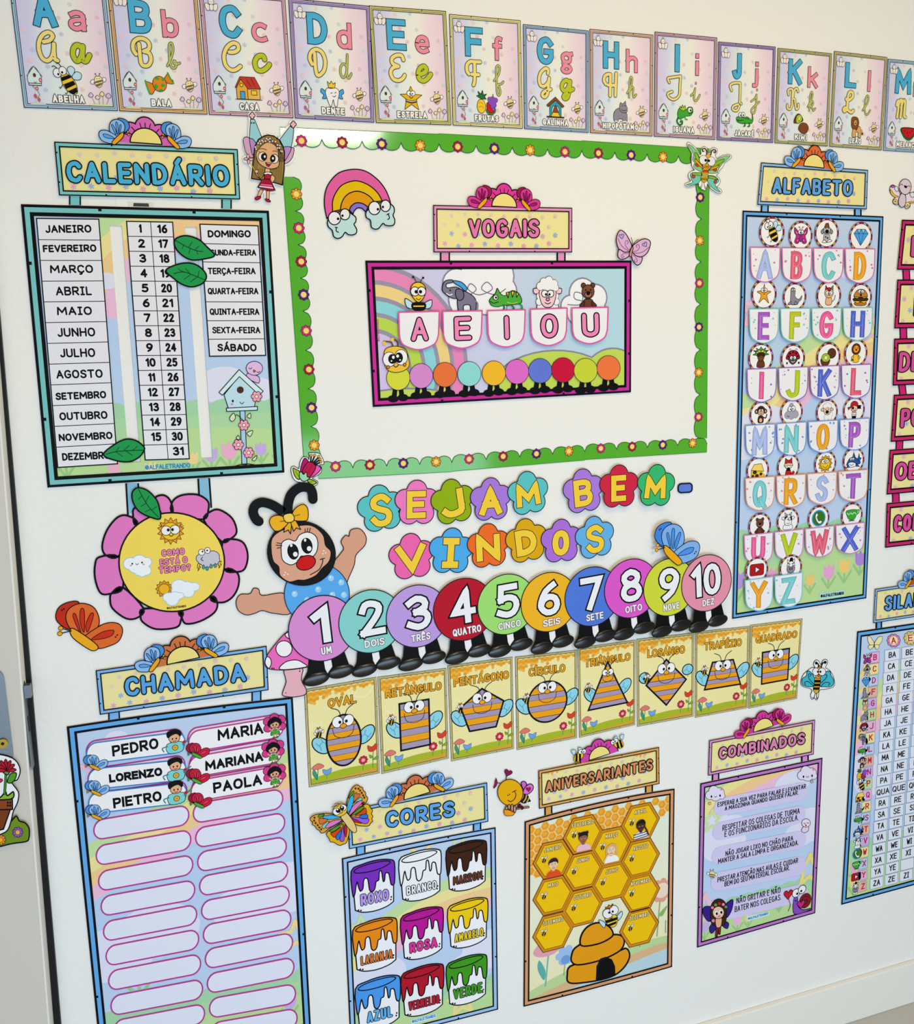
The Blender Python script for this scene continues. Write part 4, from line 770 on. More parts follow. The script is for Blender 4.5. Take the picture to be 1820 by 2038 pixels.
def pastel(p, w, h, boxes, rainbow, rw, clouds=(), hill=None, tulips=(), stars=()):
    """pastel sky, rainbow, clouds, hills printed on a poster (local units)"""
    for bx in boxes:
        p.clip = bx; h0 = p.T.h
        for k, c in enumerate(RB):
            pts = crom([(x*w + dx*(k-1.5)*rw, y*h + dy*(k-1.5)*rw) for x, y, dx, dy in rainbow], 6)
            p.up(); p.ribbon(pts, rw*1.03, c, cap='butt')
        for grp in clouds:
            p.up()
            for x, y, r in grp: p.face(ell(x*w, y*h, r*w, r*w*.7, n=20), '#dfe1f7')
        if hill:
            p.up()
            for k in range(9): p.face(ell(w*(k+.4)/8.5, h*hill, w*.085, w*.07, n=16), '#a5d6ae')
            p.up(); p.face([(0, 0), (w, 0), (w, h*hill), (0, h*hill)], '#aedaa8')
            p.up(); p.face(crom([(0, 0), (0, h*hill*.75), (w*.3, h*hill*.62), (w*.6, h*hill*.8), (w, h*hill*.66), (w, 0)], 4, False), '#bcdd9c')
        for x, y, r, c in tulips:
            X, Y, R = x*w, y*h, r*w
            p.up(); p.ribbon([(X, Y), (X, Y-2.2*R)], R*.3, '#9ccb8c', cap='butt'); p.ribbon([(X, Y-2.2*R), (X-R, Y-R*.8)], R*.3, '#9ccb8c'); p.ribbon([(X, Y-2.2*R), (X+R, Y-R*.8)], R*.3, '#9ccb8c')
            p.up(); p.face(crom([(X-R*.8, Y+R*.8), (X-R*.3, Y+R*.5), (X, Y+R), (X+R*.3, Y+R*.5), (X+R*.8, Y+R*.8), (X+R*.7, Y-R*.6), (X, Y-R), (X-R*.7, Y-R*.6)], 3, True), c)
        for x, y, r, c in stars:
            p.up(); p.ribbon(star(x*w, y*h, r*w), r*w*.25, c, True)
        p.clip = None
        if len(boxes) > 1 and bx is not boxes[-1]: p.T.h = h0
m_sky = ramp_mat('pastel_sky', [(0, '#c4d4f2'), (.5, '#b9d2f3'), (1, '#c0d4f0')], 2, .08, 3)

# ================================================================== CALENDARIO
T = Thing('calendar_poster', 'large teal-framed calendar poster with the title CALEND\u00c1RIO, months, days and weekdays', 'poster', (300, 680), .0012)
CC = [(42, 407), (535, 420), (566, 940), (95, 970)]
f = quad(*CC)
p = T.part('sheet', f); w, h = f.w, f.h
S1, S2 = (33.3, 38.2), (63.8, 68.6); YT, YB = h*.935, h*.075
boxes = [(0, 0, w, YB), (0, YT, w, h), (0, YB, S1[0], YT), (S1[1], YB, S2[0], YT), (S2[1], YB, w, YT)]
h0 = T.h
for x0, y0, x1, y1 in boxes:
    T.h = h0; p.slab([(x0, y0), (x1, y0), (x1, y1), (x0, y1)], m_sky, .0013)
pastel(p, w, h, boxes, [(.2, .62, -1, .1), (.28, .8, -.9, .5), (.48, .93, -.3, .95), (.75, .97, 0, 1), (1.05, .96, .1, 1)], 6.4,
       [[(.12, .4, .1), (.2, .36, .08)], [(.76, .35, .12), (.9, .33, .08)], [(.3, .74, .05)], [(.9, .78, .06)]], .24,
       [(.08, .1, .035, '#d9b3e6'), (.27, .06, .03, '#efb6cc'), (.68, .09, .035, '#c7b2ea'), (.76, .1, .04, '#ecb0d0'), (.9, .1, .03, '#c8aee8'), (.6, .08, .03, '#efd79a'), (.98, .09, .03, '#cdb0e8'), (.42, .05, .03, '#efe0a0')])
p.build()
frame(T, f, '#79c4c6', 4.5, 1.1, 1.5); T.mark()
MO = Z4(0, 400, .3297, 222, 107, 597, 112, 710, 1585, 350, 1607)
Zc = lambda x, y: (.3297*x, 400 + .3297*y)
def table(T, name, cs, rows, col='#e9e9f2', lw=1.5, split=None):
    p = T.part(name); p.poly(cs, col); p.up()
    p.ribbon(cs, lw*1.5, 'k', True, cap='butt')
    for v in rows: p.ribbon([bil(cs, 0, v), bil(cs, 1, v)], lw, 'k', cap='butt')
    if split: p.ribbon([bil(cs, split, 0), bil(cs, split, 1)], lw, 'k', cap='butt')
    p.build()
table(T, 'months_panel', MO, [k/12 + .002 for k in range(1, 12)]); pm = T.mk; ph = T.h; T.mark()
MT = [('JANEIRO',277,555,195,193,48),('FEVEREIRO',262,585,312,308,45),('MAR\u00c7O',305,565,438,436,50),('ABRIL',340,557,572,570,54),('MAIO',347,558,691,689,52),('JUNHO',350,578,821,818,54),
      ('JULHO',366,578,945,942,54),('AGOSTO',343,623,1073,1067,52),('SETEMBRO',338,644,1202,1190,45),('OUTUBRO',362,652,1324,1314,48),('NOVEMBRO',358,682,1450,1436,45),('DEZEMBRO',378,668,1567,1555,46)]
for t, x0, x1, y0, y1, cp in MT:
    p = T.part('month_name'); text(p, t, Zc(x0, y0), Zc(x1, y1), cp*.3297, 'k', 3.4, serif=True, gap=3.2, n=4); p.build()
DA = Z4(0, 400, .3297, 765, 125, 1042, 130, 1143, 1555, 877, 1562)
T.mk = pm
table(T, 'days_panel', DA, [k/16 for k in range(1, 16)], split=.52); T.mark()
for k in range(31):
    col, row = (0, k) if k < 15 else (1, k - 15)
    c = bil(DA, .29 if col == 0 else .765, (row + .76)/16); hw = 11 if k + 1 > 9 else 7
    if str(k+1)[0] == '1' and k > 8: hw -= 1
    if k == 10: hw = 7
    q = bil(DA, .5, (row+.76)/16); r = bil(DA, .6, (row+.76)/16); sl = (r[1]-q[1])/(r[0]-q[0])
    p = T.part('day_number')
    if k == 0: text(p, '1', (c[0]-3, c[1]), (c[0]+2.5, c[1]), 17.5, 'k', 4.0, n=4)
    else: text(p, str(k+1), (c[0]-hw, c[1]-sl*hw), (c[0]+hw, c[1]+sl*hw), 17.5, 'k', 4.0, gap=3.6, n=4)
    p.build()
WE = Z4(0, 400, .3297, 1207, 142, 1557, 152, 1603, 932, 1265, 937)
T.mk = pm
table(T, 'weekdays_panel', WE, [.147, .285, .432, .588, .731, .872]); T.mark()
for t, x0, x1, y0, cp in [('DOMINGO',1255,1515,222,44),('SEGUNDA-FEIRA',1220,1547,332,38),('TER\u00c7A-FEIRA',1255,1543,444,40),('QUARTA-FEIRA',1255,1560,565,40),('QUINTA-FEIRA',1267,1566,689,40),('SEXTA-FEIRA',1282,1572,800,40),('S\u00c1BADO',1313,1550,908,46)]:
    p = T.part('weekday_name'); text(p, t, Zc(x0, y0), Zc(x1, y0), cp*.3297, 'k', 2.7 if len(t) > 8 else 3.3, serif=len(t) > 6 and t != 'DOMINGO', gap=3.0, n=4); p.build()
T.mk = pm
p = T.part('birdhouse_print', tfz(0, 400, .3297)); p.ln = 'k'
draw(p, 'p #a9d0ea 1448 1260 1478 1260 1490 1590 1460 1590;p #bfe0f0 1352 1170 1448 1050 1550 1150 1535 1245 1378 1250;p #d6eef6 1443 1018 1588 1148 1565 1172 1445 1060 1342 1172 1322 1155;p #cfe8f4 1366 1250 1553 1240 1553 1262 1368 1270;E #4a2a22 1450 1140 21 21;E k 1405 1207 6 8;E p 1400 1226 8 6;c k 4 1448 1214 1460 1224 1472 1214', None, 5)
for x, y in ((1548, 1180), (1472, 1352), (1438, 1470), (1500, 1518)):
    p.poly(petals(x, y, 33, 6, .3), '#f0a4c2', '#6a1a3a', 4); p.poly(ell(x, y, 11, n=10), '#f6e6c6', '#6a1a3a', 3)
draw(p, 'c k 4 1400 1320 1430 1290 1470 1330;b #d5e6c0 1385 1310 1410 1280 1420 1310 1400 1330;b #d5e6c0 1490 1300 1510 1280 1512 1310;b #d5e6c0 1490 1400 1525 1385 1510 1420;b #d5e6c0 1425 1430 1440 1415 1445 1440;b #d5e6c0 1520 1560 1550 1535 1540 1565;c k 5 1380 1612 1460 1588 1530 1590 1590 1605', None, 4)
p.build()
p = T.part('bird_print', tfz(0, 400, .3297)); draw(p, 'b #dcb6e6 1500 1040 1560 1060 1562 1098 1520 1085 1488 1060;e #e3bcea 1535 1010 50 42;c k 4 1502 1008 1512 1014 1520 1006;c k 4 1550 1030 1560 1036 1568 1028;b o 1530 1020 1542 1026 1532 1034', None, 4); p.build()
p = T.part('handle_print'); text(p, '@ALFALETRANDO', Zc(876, 1622), Zc(1150, 1608), 9.5, '#2f8fd0', 1.9, gap=2.6, n=3); p.build()
title_board(T, [(108, 283), (473, 298), (478, 398), (118, 390)], '#79c4c6', 'CALEND\u00c1RIO', (132, 366), (460, 375), 46, '#4ab2dc', 9.5,
            [[(139, 390), (160, 391), (160, 409), (139, 408)], [(442, 397), (460, 398), (460, 416), (442, 415)]], '#79c4c6', (291, 287, 52, -.03, '#d966bb', 'butterfly', BLUEB), 5.2, 2.6)

# green leaf pointers
def leaf(label, pts, vein, veins, px, base):
    T = Thing('leaf_pointer', label, 'paper leaf', px, base, 'green paper leaves on the calendar')
    p = T.part('leaf_blade'); p.slab(crom(pts, 4, True), '#1d9a4e', .0008, side='#0f5a2c'); p.stroke(crom(pts, 4, True), 3.0, 'k', True); p.build()
    p = T.part('leaf_veins'); p.stroke(vein, 1.6, '#0c3a1e', smooth=4)
    for v in veins: p.stroke(v, 1.2, '#0c3a1e', smooth=3)
    p.build()
z = lambda s: zz(0, 400, .3297, s)
leaf('green paper leaf pointing at SEGUNDA-FEIRA, upper of the two beside the weekdays', z('1052,245 1075,222 1130,212 1200,235 1250,280 1295,330 1240,350 1160,358 1100,330 1060,285'), z('1060 240 1120 275 1180 300 1225 308'),
     [z('1110 265 1100 290'), z('1150 285 1140 320'), z('1140 280 1160 250'), z('1185 300 1195 325'), z('1175 298 1200 275')], (384, 496), .004)
leaf('green paper leaf with its tip over the number 19, pointing at TER\u00c7A-FEIRA', z('1002,422 1060,388 1130,376 1190,390 1235,430 1245,465 1220,500 1160,520 1100,505 1050,470'), z('1240 480 1180 455 1110 430 1050 440'),
     [z('1195 460 1200 425'), z('1150 445 1120 410'), z('1150 447 1110 475'), z('1110 432 1075 412'), z('1190 460 1150 490')], (372, 547), .0045)
leaf('green paper leaf covering the end of DEZEMBRO at the calendar foot', z('625,1530 690,1470 760,1437 820,1445 862,1475 872,1500 840,1545 780,1572 700,1565'), z('640 1528 700 1512 790 1505 868 1503'),
     [z('700 1512 720 1485'), z('745 1508 780 1475'), z('700 1512 740 1540'), z('760 1508 800 1535'), z('800 1505 830 1480')], (247, 897), .004)

# ================================================================== weather flower under the calendar
T = Thing('weather_flower', 'big pink paper flower with yellow centre asking COMO EST\u00c1 O TEMPO?', 'paper flower', (342, 1118), .0008)
for s in (Z4(100, 940, .3516, 430, 62, 498, 62, 505, 200, 440, 240), Z4(100, 940, .3516, 838, 36, 900, 32, 912, 200, 845, 160)):
    p = T.part('strap'); p.slab(s, '#86bede', .0006); p.up(); p.ribbon([s[0], s[3]], 3.6, 'k', cap='butt'); p.ribbon([s[1], s[2]], 3.6, 'k', cap='butt'); p.build()
PT = ['600,240 590,150 640,128 680,160 690,230', '700,235 690,170 740,130 830,125 890,160 895,210 865,265', '870,270 910,220 960,212 1030,260 1055,335 1020,375 970,390', '975,395 1040,378 1095,400 1118,470 1100,545 1050,562 985,545',
      '985,550 1060,570 1065,640 1030,705 970,735 905,705', '905,700 945,735 930,790 850,840 770,855 745,820 738,780', '735,780 740,830 715,875 600,885 530,850 512,815 530,770', '528,768 495,820 430,825 355,770 340,720 350,680 412,650',
      '412,650 340,685 285,680 255,600 255,520 280,478 390,480', '390,470 320,470 295,420 320,330 380,255 440,245 495,300', '490,300 470,240 480,200 560,190 610,200 620,260']
tz = tfz(100, 940, .3516)
h0 = T.h
for s in PT:
    T.h = h0
    q = [tuple(map(float, t.split(','))) for t in s.split()]
    p = T.part('petal', tz); p.slab(crom(q, 4, True), '#e47cc6', .001, side='#333333'); p.stroke(crom(q, 4, True), 11, 'k', True); p.build()
T.h = h0 + .0012
p = T.part('flower_centre', tz); p.slab(ell(688, 506, 298, 279, 0, 56), '#f5d95e', .0008); p.stroke(ell(688, 506, 298, 279, 0, 56), 9, 'k', True); p.build(); T.mark()
p = T.part('sun_print', tz); p.ln = '#6a3a10'
p.poly(star(682, 330, 76, .74, 14), '#eca51e', '#7a4a10', 4); p.poly(ell(682, 332, 52, 50, n=24), '#f2c822', '#7a4a10', 4)
draw(p, 'e w 656 328 28 27;e w 706 322 27 26;E k 668 324 8 9;E k 692 322 8 9;c k 4 672 350 686 360 698 348;l k 3 628 305 615 296;l k 3 632 300 622 288;l k 3 738 300 748 290;l k 3 742 306 754 300', None, 4); p.build()
for nm, a in (('cloud_print', [(455, 515, 38), (505, 500, 38), (545, 505, 28), (480, 535, 35), (525, 540, 35), (500, 560, 22), (540, 553, 30), (520, 570, 20)]), ):
    p = T.part(nm, tz); p.lw = 4; p.union([ell(x, y, r, r*.85, n=18) for x, y, r in a], '#f2f6fc', '#9cc8e6', 4)
    draw(p, 'E k 465 515 5 5;E k 520 508 5 5;c k 3 484 514 492 521 500 513;E p 458 525 6 4;E p 528 518 6 4', None, 3); p.build()
p = T.part('storm_print', tz); p.union([ell(x, y, r, r*.85, n=18) for x, y, r in [(855, 485, 28), (885, 470, 35), (920, 475, 36), (890, 500, 40), (930, 495, 28), (860, 500, 22)]], '#c9c6d8', '#4a4658', 4)
draw(p, 'e w 857 450 18 18;e w 890 440 16 17;E k 862 446 5 5;E k 888 440 5 5;c k 4 862 478 854 490 866 498;p y 835 515 850 515 842 532 852 532 836 555 840 538 832 538;p y 952 505 968 500 962 518 970 518 954 540 958 524 950 524', None, 3)
for x, y in ((868, 535), (888, 543), (910, 530), (934, 526)): p.poly(crom([(x, y-14), (x+8, y+2), (x, y+10), (x-8, y+2)], 3, True), '#4aa4a8', '#1a4a50', 3)
p.build()
p = T.part('sun_and_cloud_print', tz); p.poly(star(645, 658, 48, .78, 12), '#eca51e', '#7a4a10', 4); p.poly(ell(645, 658, 31, 30, n=20), '#eeb61e', '#7a4a10', 4)
p.union([ell(x, y, r, r*.8, n=18) for x, y, r in [(730, 640, 42), (775, 650, 40), (815, 645, 28), (720, 670, 32), (780, 675, 34)]], '#edf3fb', '#a6cce8', 4)
p.union([ell(x, y, r, r*.8, n=18) for x, y, r in [(670, 705, 30), (705, 700, 32), (735, 695, 20), (690, 722, 34)]], '#edf3fb', '#a6cce8', 4); p.build()
p = T.part('question_lettering'); Zq = lambda x, y: (100 + .3516*x, 940 + .3516*y)
text(p, 'COMO', Zq(632, 475), Zq(762, 462), 13, '#ee86b4', 3.0, '#5a1a50', 1.0, gap=4, n=5)
text(p, 'EST\u00c1 O', Zq(622, 526), Zq(778, 508), 12.5, '#ee86b4', 3.0, '#5a1a50', 1.0, gap=4, n=5)
text(p, 'TEMPO?', Zq(616, 572), Zq(796, 552), 13, '#ee86b4', 3.0, '#5a1a50', 1.0, gap=4, n=5); p.build()
p = T.part('handle_print'); text(p, '@ALFALETRANDO', Zq(660, 773), Zq(770, 760), 4.6, '#4a3a10', 1.1, gap=2.4); p.build()
z = lambda s: zz(100, 940, .3516, s)
leaf('green paper leaf pinned at the top of the pink weather flower', z('497,85 550,100 600,150 618,200 622,260 560,248 500,215 468,160 466,110'), z('500 92 525 140 560 195 612 250'), [z('520 130 500 150'), z('545 170 515 190'), z('540 165 560 130'), z('575 210 605 190'), z('570 205 540 220')], (291, 1000), .0056)

# ================================================================== VOGAIS
T = Thing('vowels_poster', 'magenta-framed vowel poster with the title VOGAIS above a printed caterpillar', 'poster', (992, 660), .0012)
VC = [(726.7, 519), (1256, 519), (1255, 780.7), (741.7, 810)]
f = quad(*VC); w, h = f.w, f.h
p = T.part('sheet', f); m_vog = ramp_mat('vowel_sky', [(0, '#d3c8ee'), (.45, '#ccd2f0'), (.7, '#bcd8ec'), (1, '#b4dcea')], 0, .1, 2)
p.slab(edge_pts(w, h, 6), m_vog, .0013)
p.clip = (2.5, 2.5, w-2.5, h-2.5)
for k, c in enumerate(['#e98ac0', '#f0d48c', '#8fd6e2', '#bcd954', '#d5c4ee']):
    R = 33 - k*5.2; p.up(); p.face(ell(1, h*.26, R+1.2, (R+1.2)*1.02, n=48), '#9a96ac'); p.up(); p.face(ell(1, h*.26, R-.2, (R-.2)*1.02, n=48), c)
p.up(); p.face(ell(68, 2, 26, 15, n=40), '#8d8aa0'); p.face(ell(92, 2, 14, 15, n=40), '#8d8aa0'); p.face(ell(10, 0, 22, 6, n=40), '#8d8aa0')
p.up(); p.face(ell(68, 2, 25.3, 14.4, n=40), '#c3da5c'); p.face(ell(92, 2, 13.4, 14.4, n=40), '#c3da5c'); p.face(ell(10, 0, 21.5, 5.4, n=40), '#c3da5c')
for cl in ([(32, 46, 5), (39, 48, 6), (47, 49, 6), (35, 40, 6), (43, 41, 6), (49, 43, 5), (46, 37, 4)], [(80, 42, 5), (85, 40, 4.6), (75, 37, 3.4), (78, 34, 4), (84, 35, 5)]):
    p.up()
    for x, y, r in cl: p.face(ell(x, y*h/55, r+.55, n=20), '#8d8aa0')
    p.up()
    for x, y, r in cl: p.face(ell(x, y*h/55, r, n=20), '#f2f3fa')
for a in ([(31, h*.76), (36, h*.76), (39, h*.8), (37, h*.84), (36, h*.8), (40, h*.76), (45, h*.8), (43, h*.85), (41, h*.8), (46, h*.76), (50, h*.8)], [(74, h*.68), (79, h*.68), (80, h*.75), (77, h*.77), (77, h*.72), (82, h*.7)]):
    p.stroke(a, .35, '#77748a', smooth=4)
p.clip = None; p.build()
frame(T, f, '#cd2c9e', 2.9, .75, .95); T.mark()
tv = tfz(560, 320, .4066)
p = T.part('caterpillar_print', tv)
CP = [(570,1062,'#d6da3e'),(682,1053,'#d78bd2'),(798,1047,'#e9743c'),(917,1043,'#8fd9da'),(1037,1040,'#f3ba2c'),(1150,1032,'#e06ace'),(1263,1028,'#6278da'),(1375,1024,'#ca0f3c'),(1485,1027,'#c8d43a'),(1597,1014,'#ef7740')]
for x, y, c in CP:
    dy = 60 + (0 if x > 600 else 6)
    for sx in (-1, 1):
        p.poly([(x+sx*14-11, y+dy-12), (x+sx*14+11, y+dy-12), (x+sx*20+13, y+dy+34), (x+sx*20-13, y+dy+34)], 'k'); p.poly(ell(x+sx*24, y+dy+34-sx*3, 27, 18, n=16), 'k')
for x, y, c in CP: p.poly(ell(x, y, 57, 60, n=32), c, '#3a2a3a', 2.5)
draw(p, 'c #5a4a20 7 545 915 535 890 500 885;c #5a4a20 7 568 915 565 885 538 872;E y 502 893 9 9;E y 540 875 9 9;b #eec43c 500 960 510 920 560 908 605 925 618 960 622 1005 590 1030 545 1035 510 1015;e w 526 972 32 36;e w 583 962 32 38;E k 540 970 20 24;E k 572 964 20 26;E w 545 962 7 8;E w 566 956 7 8;E w 536 980 4 4;E w 578 975 4 4;c k 4 545 1000 558 1010 572 998;e o 520 1010 7 8;e o 600 998 7 8', None, 3); p.build()
Zv = lambda x, y: (560 + .4066*x, 320 + .4066*y)
p = T.part('handle_print', tv); text(p, '@ALFALETRANDO', (481, 885), (475, 775), 10, '#d0529c', 2.2, gap=2.4, vec=(-1, 0)); p.build()
title_board(T, [(861, 408.6), (1137.6, 414.3), (1137.4, 503), (862, 503)], '#e394c4', 'VOGAIS', (930, 475), (1074, 475), 39, '#e879b4', 7.4,
            [[(877, 500), (894, 500), (894, 521), (877, 521)], [(1109, 500), (1124, 500), (1124, 521), (1109, 521)]], '#e394c4', (1002, 412.5, 46, -.02, '#e0379f', 'butterfly', PINKB), 3.4, 2.2)
# vowel pockets are part of the poster, the animal cards stand in them
VP = [('A',570,743,768,738,925), ('E',785,738,977,735,918), ('I',1003,735,1187,730,912), ('O',1213,728,1392,722,905), ('U',1415,722,1592,718,896)]
def pocket(T, pts5, label_letter, oc, lettercol, style, base, tf, lw, dots=None):
    (x0, y0), (x1, y1), yb = pts5
    x0b, x1b = x0 + (x1-x0)*.02, x1 - (x1-x0)*.02
    xm = (x0+x1)/2; ym = yb; yk = y0 + (ym-y0)*.64; yk1 = y1 + (ym-y1)*.60
    q = [(x0, y0), (x1, y1)] + crom([(x1b, yk1), (x1b - (x1-x0)*.1, y1 + (ym-y1)*.85), (xm, ym), (x0b + (x1-x0)*.1, y0 + (ym-y0)*.87), (x0b, yk)], 4)
    T.mk = base
    p = T.part('pocket', tf); p.slab(q, '#f0eff6', .0006)
    if dots:
        rnd = random.Random(ord(label_letter)); p.up()
        for k in range(24):
            u = rnd.uniform(.06, .94); v = rnd.uniform(.06, .9)
            if .22 < u < .78 and .08 < v < .86: continue
            if v > .65 and (u < .18 or u > .82): continue
            X = x0 + (x1-x0)*u; Y = (y0 + (y1-y0)*u) + (ym - (y0+y1)/2)*v; p.face(ell(X, Y, dots*rnd.choice([.5, .8, 1]), n=8), oc)
    p.stroke(q, lw, oc, True); p.build()
    return p, q
for ch, x0, y0, x1, y1, yb in VP:
    pk, _ = pocket(T, ((x0, y0), (x1, y1), yb), ch, '#e05aa6', None, None, .0074, tv, 7)
    q = T.part('pocket_letter', tv, parent=pk, keep=True); xm = (x0+x1)/2 + 4; hw = 5 if ch == 'I' else 40
    text(q, ch, (xm-hw, (y0+y1)/2 + 142), (xm+hw, (y0+y1)/2 + 139), 112, '#f08abf', 19, 'k', 6, n=6, vec=(-.03, -1)); q.build()
def cutout(name, label, cat, pcn, px, hpx, base, group=None, rot=0, sx=1.0, back=None, lw=.05, txt=None):
    T = Thing(name, label, cat, px, base, group)
    tf = sim(px[0], px[1], hpx, rot, sx)
    if back:
        p = T.part('backing', tf); p.slab(back, '#f4f4f6', .0005); p.build()
    p = T.part('figure', tf); (draw(p, txt, None, lw) if txt else pic(p, pcn, None, lw)); p.build()
    return T
for (lab, pcn, x, y, hp, sx) in [('bee card with big eyes standing in the vowel pocket A', 'beebig', 668, 650, 80, 1.0), ('grey elephant card spraying water in the vowel pocket E', 'elephant', 872, 662, 78, 1.2), ('green chameleon card in the vowel pocket I', 'chambig', 1095, 682, 60, 1.45),
                                 ('white sheep card with a pink face in the vowel pocket O', 'sheepbig', 1300, 655, 80, 1.0), ('brown bear card in the vowel pocket U', 'bear', 1498, 662, 68, 1.0)]:
    P_ = Zv(x, y); cutout('animal_card', lab, 'animal card', pcn, P_, hp*.4066, .0046, 'animal cards in the vowel pockets', sx=sx)

# ================================================================== ALFABETO
T = Thing('alphabet_poster', 'tall blue-framed alphabet poster with the title ALFABETO and rows of letter pockets', 'poster', (1605, 800), .0012)
f = quad((1477, 419.5), (1757, 431), (1723, 1190), (1456.5, 1231)); w, h = f.w, f.h
p = T.part('sheet', f); p.slab(edge_pts(w, h, 6), m_sky, .0013)
pastel(p, w, h, [(2, 2, w-2, h-2)], [(-.05, .5, -.4, .9), (.2, .52, -.5, .85), (.5, .63, -.6, .8), (.8, .68, -.3, .95), (1.1, .69, 0, 1)], 8,
       [[(.2, .48, .2), (.05, .45, .15)], [(.8, .56, .2), (.95, .53, .15)], [(.15, .88, .04)], [(.75, .86, .05)]], .2,
       [(.7, .09, .05, '#e6a8d8'), (.82, .1, .05, '#f2cf7a'), (.94, .115, .05, '#b48ae0'), (.03, .1, .06, '#b99ae2'), (.27, .1, .05, '#eaa8d4'), (.56, .075, .04, '#f0cc7c')],
       [(.1, .77, .1, '#f0bcd8'), (.95, .72, .08, '#f0bcd8')])
p.build()
frame(T, f, '#62aaea', 3.2, .8, 1.0); T.mark()
p = T.part('handle_print'); q = Z4(1440, 780, .2257, 845, 1772, 1065, 1742, 1060, 1800, 838, 1830); p.poly(q, '#b4e2dc')
text(p, '@ALFALETRANDO', (1440 + .2257*850, 780 + .2257*1812), (1440 + .2257*1055, 780 + .2257*1784), 6.4, '#14202a', 1.5, gap=2.2); p.build()
title_board(T, [(1513, 324), (1725.7, 339), (1723, 417.5), (1505.4, 408.5)], '#8db8ec', 'ALFABETO', (1533, 387), (1696, 393), 34, '#62a6ea', 6.2,
            [[(1516, 405), (1528.5, 405), (1528, 424), (1515, 424)], [(1701, 413), (1713, 413), (1713, 432), (1701, 432)]], '#7ab6f0', (1617, 333.5, 43, -.05, '#dd6c3c', 'butterfly', BLUEB), 4.2, 2.0)
ROWS = [((1488.6,493.3),(1739.6,496.5),562,564,'#d86fb0','ABCD'), ((1486.4,615.5),(1734.8,612.6),683,677.7,'#7ccbc6','EFGH'), ((1482,735),(1732,724.7),800,792.5,'#9670c8','IJKL'),
        ((1478.8,846.6),(1728.9,831.5),911,895,'#7699e2','MNOP'), ((1478.8,951.5),(1725.5,933.5),1014.7,997,'#e29a76','QRST'), ((1476.6,1064.8),(1719.2,1038.4),1120,1100.5,'#d488c2','UVWX'),
        ((1476.6,1153.5),(1712,1120),1213,1190,'#82cdda','YZ')]
LCOL = dict(A='#a9bdf2', B='#e8607e', C='#76ced6', D='#f0a41e', E='#a85cca', F='#b8cc1a', G='#f05c9e', H='#5468da', I='#f05a9c', J='#b8cc1a', K='#5468da', L='#e8607e', M='#a9bdf2', N='#76ced6', O='#f0a41e', P='#a85cca',
            Q='#76ced6', R='#f0a41e', S='#a9bdf2', T='#a85cca', U='#f05c9e', V='#b8cc1a', W='#e8607e', X='#5468da', Y='#f0a41e', Z='#76ced6')
def darker(hx, k=.72): v = [int(hx[i:i+2], 16) for i in (1, 3, 5)]; return '#%02x%02x%02x' % tuple(int(c*k) for c in v)
def lighter(hx, k=.3): v = [int(hx[i:i+2], 16) for i in (1, 3, 5)]; return '#%02x%02x%02x' % tuple(int(c + (255-c)*k) for c in v)
for r, (a, b, t0, t1, oc, chs) in enumerate(ROWS):
    for k, ch in enumerate(chs):
        u0, u1 = k/4 + .004, (k+1)/4 - .012
        A, B = lerp(a, b, u0), lerp(a, b, u1); tip = t0 + (t1-t0)*(k/3)
        base = .0080 if r < 6 else .0114
        pk, _ = pocket(T, (A, B, tip), ch, oc, None, None, base, tf_px, 2.0, 2.1)
        q = T.part('pocket_letter', parent=pk, keep=True)
        m = lerp(A, B, .5); wl = dict(A=32,B=24,C=27,D=25,E=23.6,F=22.5,G=28,H=28.6,I=9,J=26,K=27,L=22,M=31,N=28.6,O=26.4,P=23.7,Q=28,R=27,S=24.4,T=29.8,U=28,V=32.7,W=36,X=32.7,Y=33,Z=28.6)[ch] - 1.8; H = (tip - m[1])*.79
        sl = (B[1]-A[1])/(B[0]-A[0]); y = m[1] + (tip - m[1])*.895
        pa, pb = (m[0]-wl/2-1.5, y - sl*wl/2), (m[0]+wl/2-1.5, y + sl*wl/2)
        text(q, ch, pa, pb, H, LCOL[ch], 7.8, darker(LCOL[ch]), .9, style='butt', n=6)
        text(q, ch, lerp(pa, pb, 3.4/wl if ch != 'I' else .3), lerp(pa, pb, 1 - 3.4/wl if ch != 'I' else .7), H-6.6, lighter(LCOL[ch], .35), 1.1, style='butt', n=4); q.build()
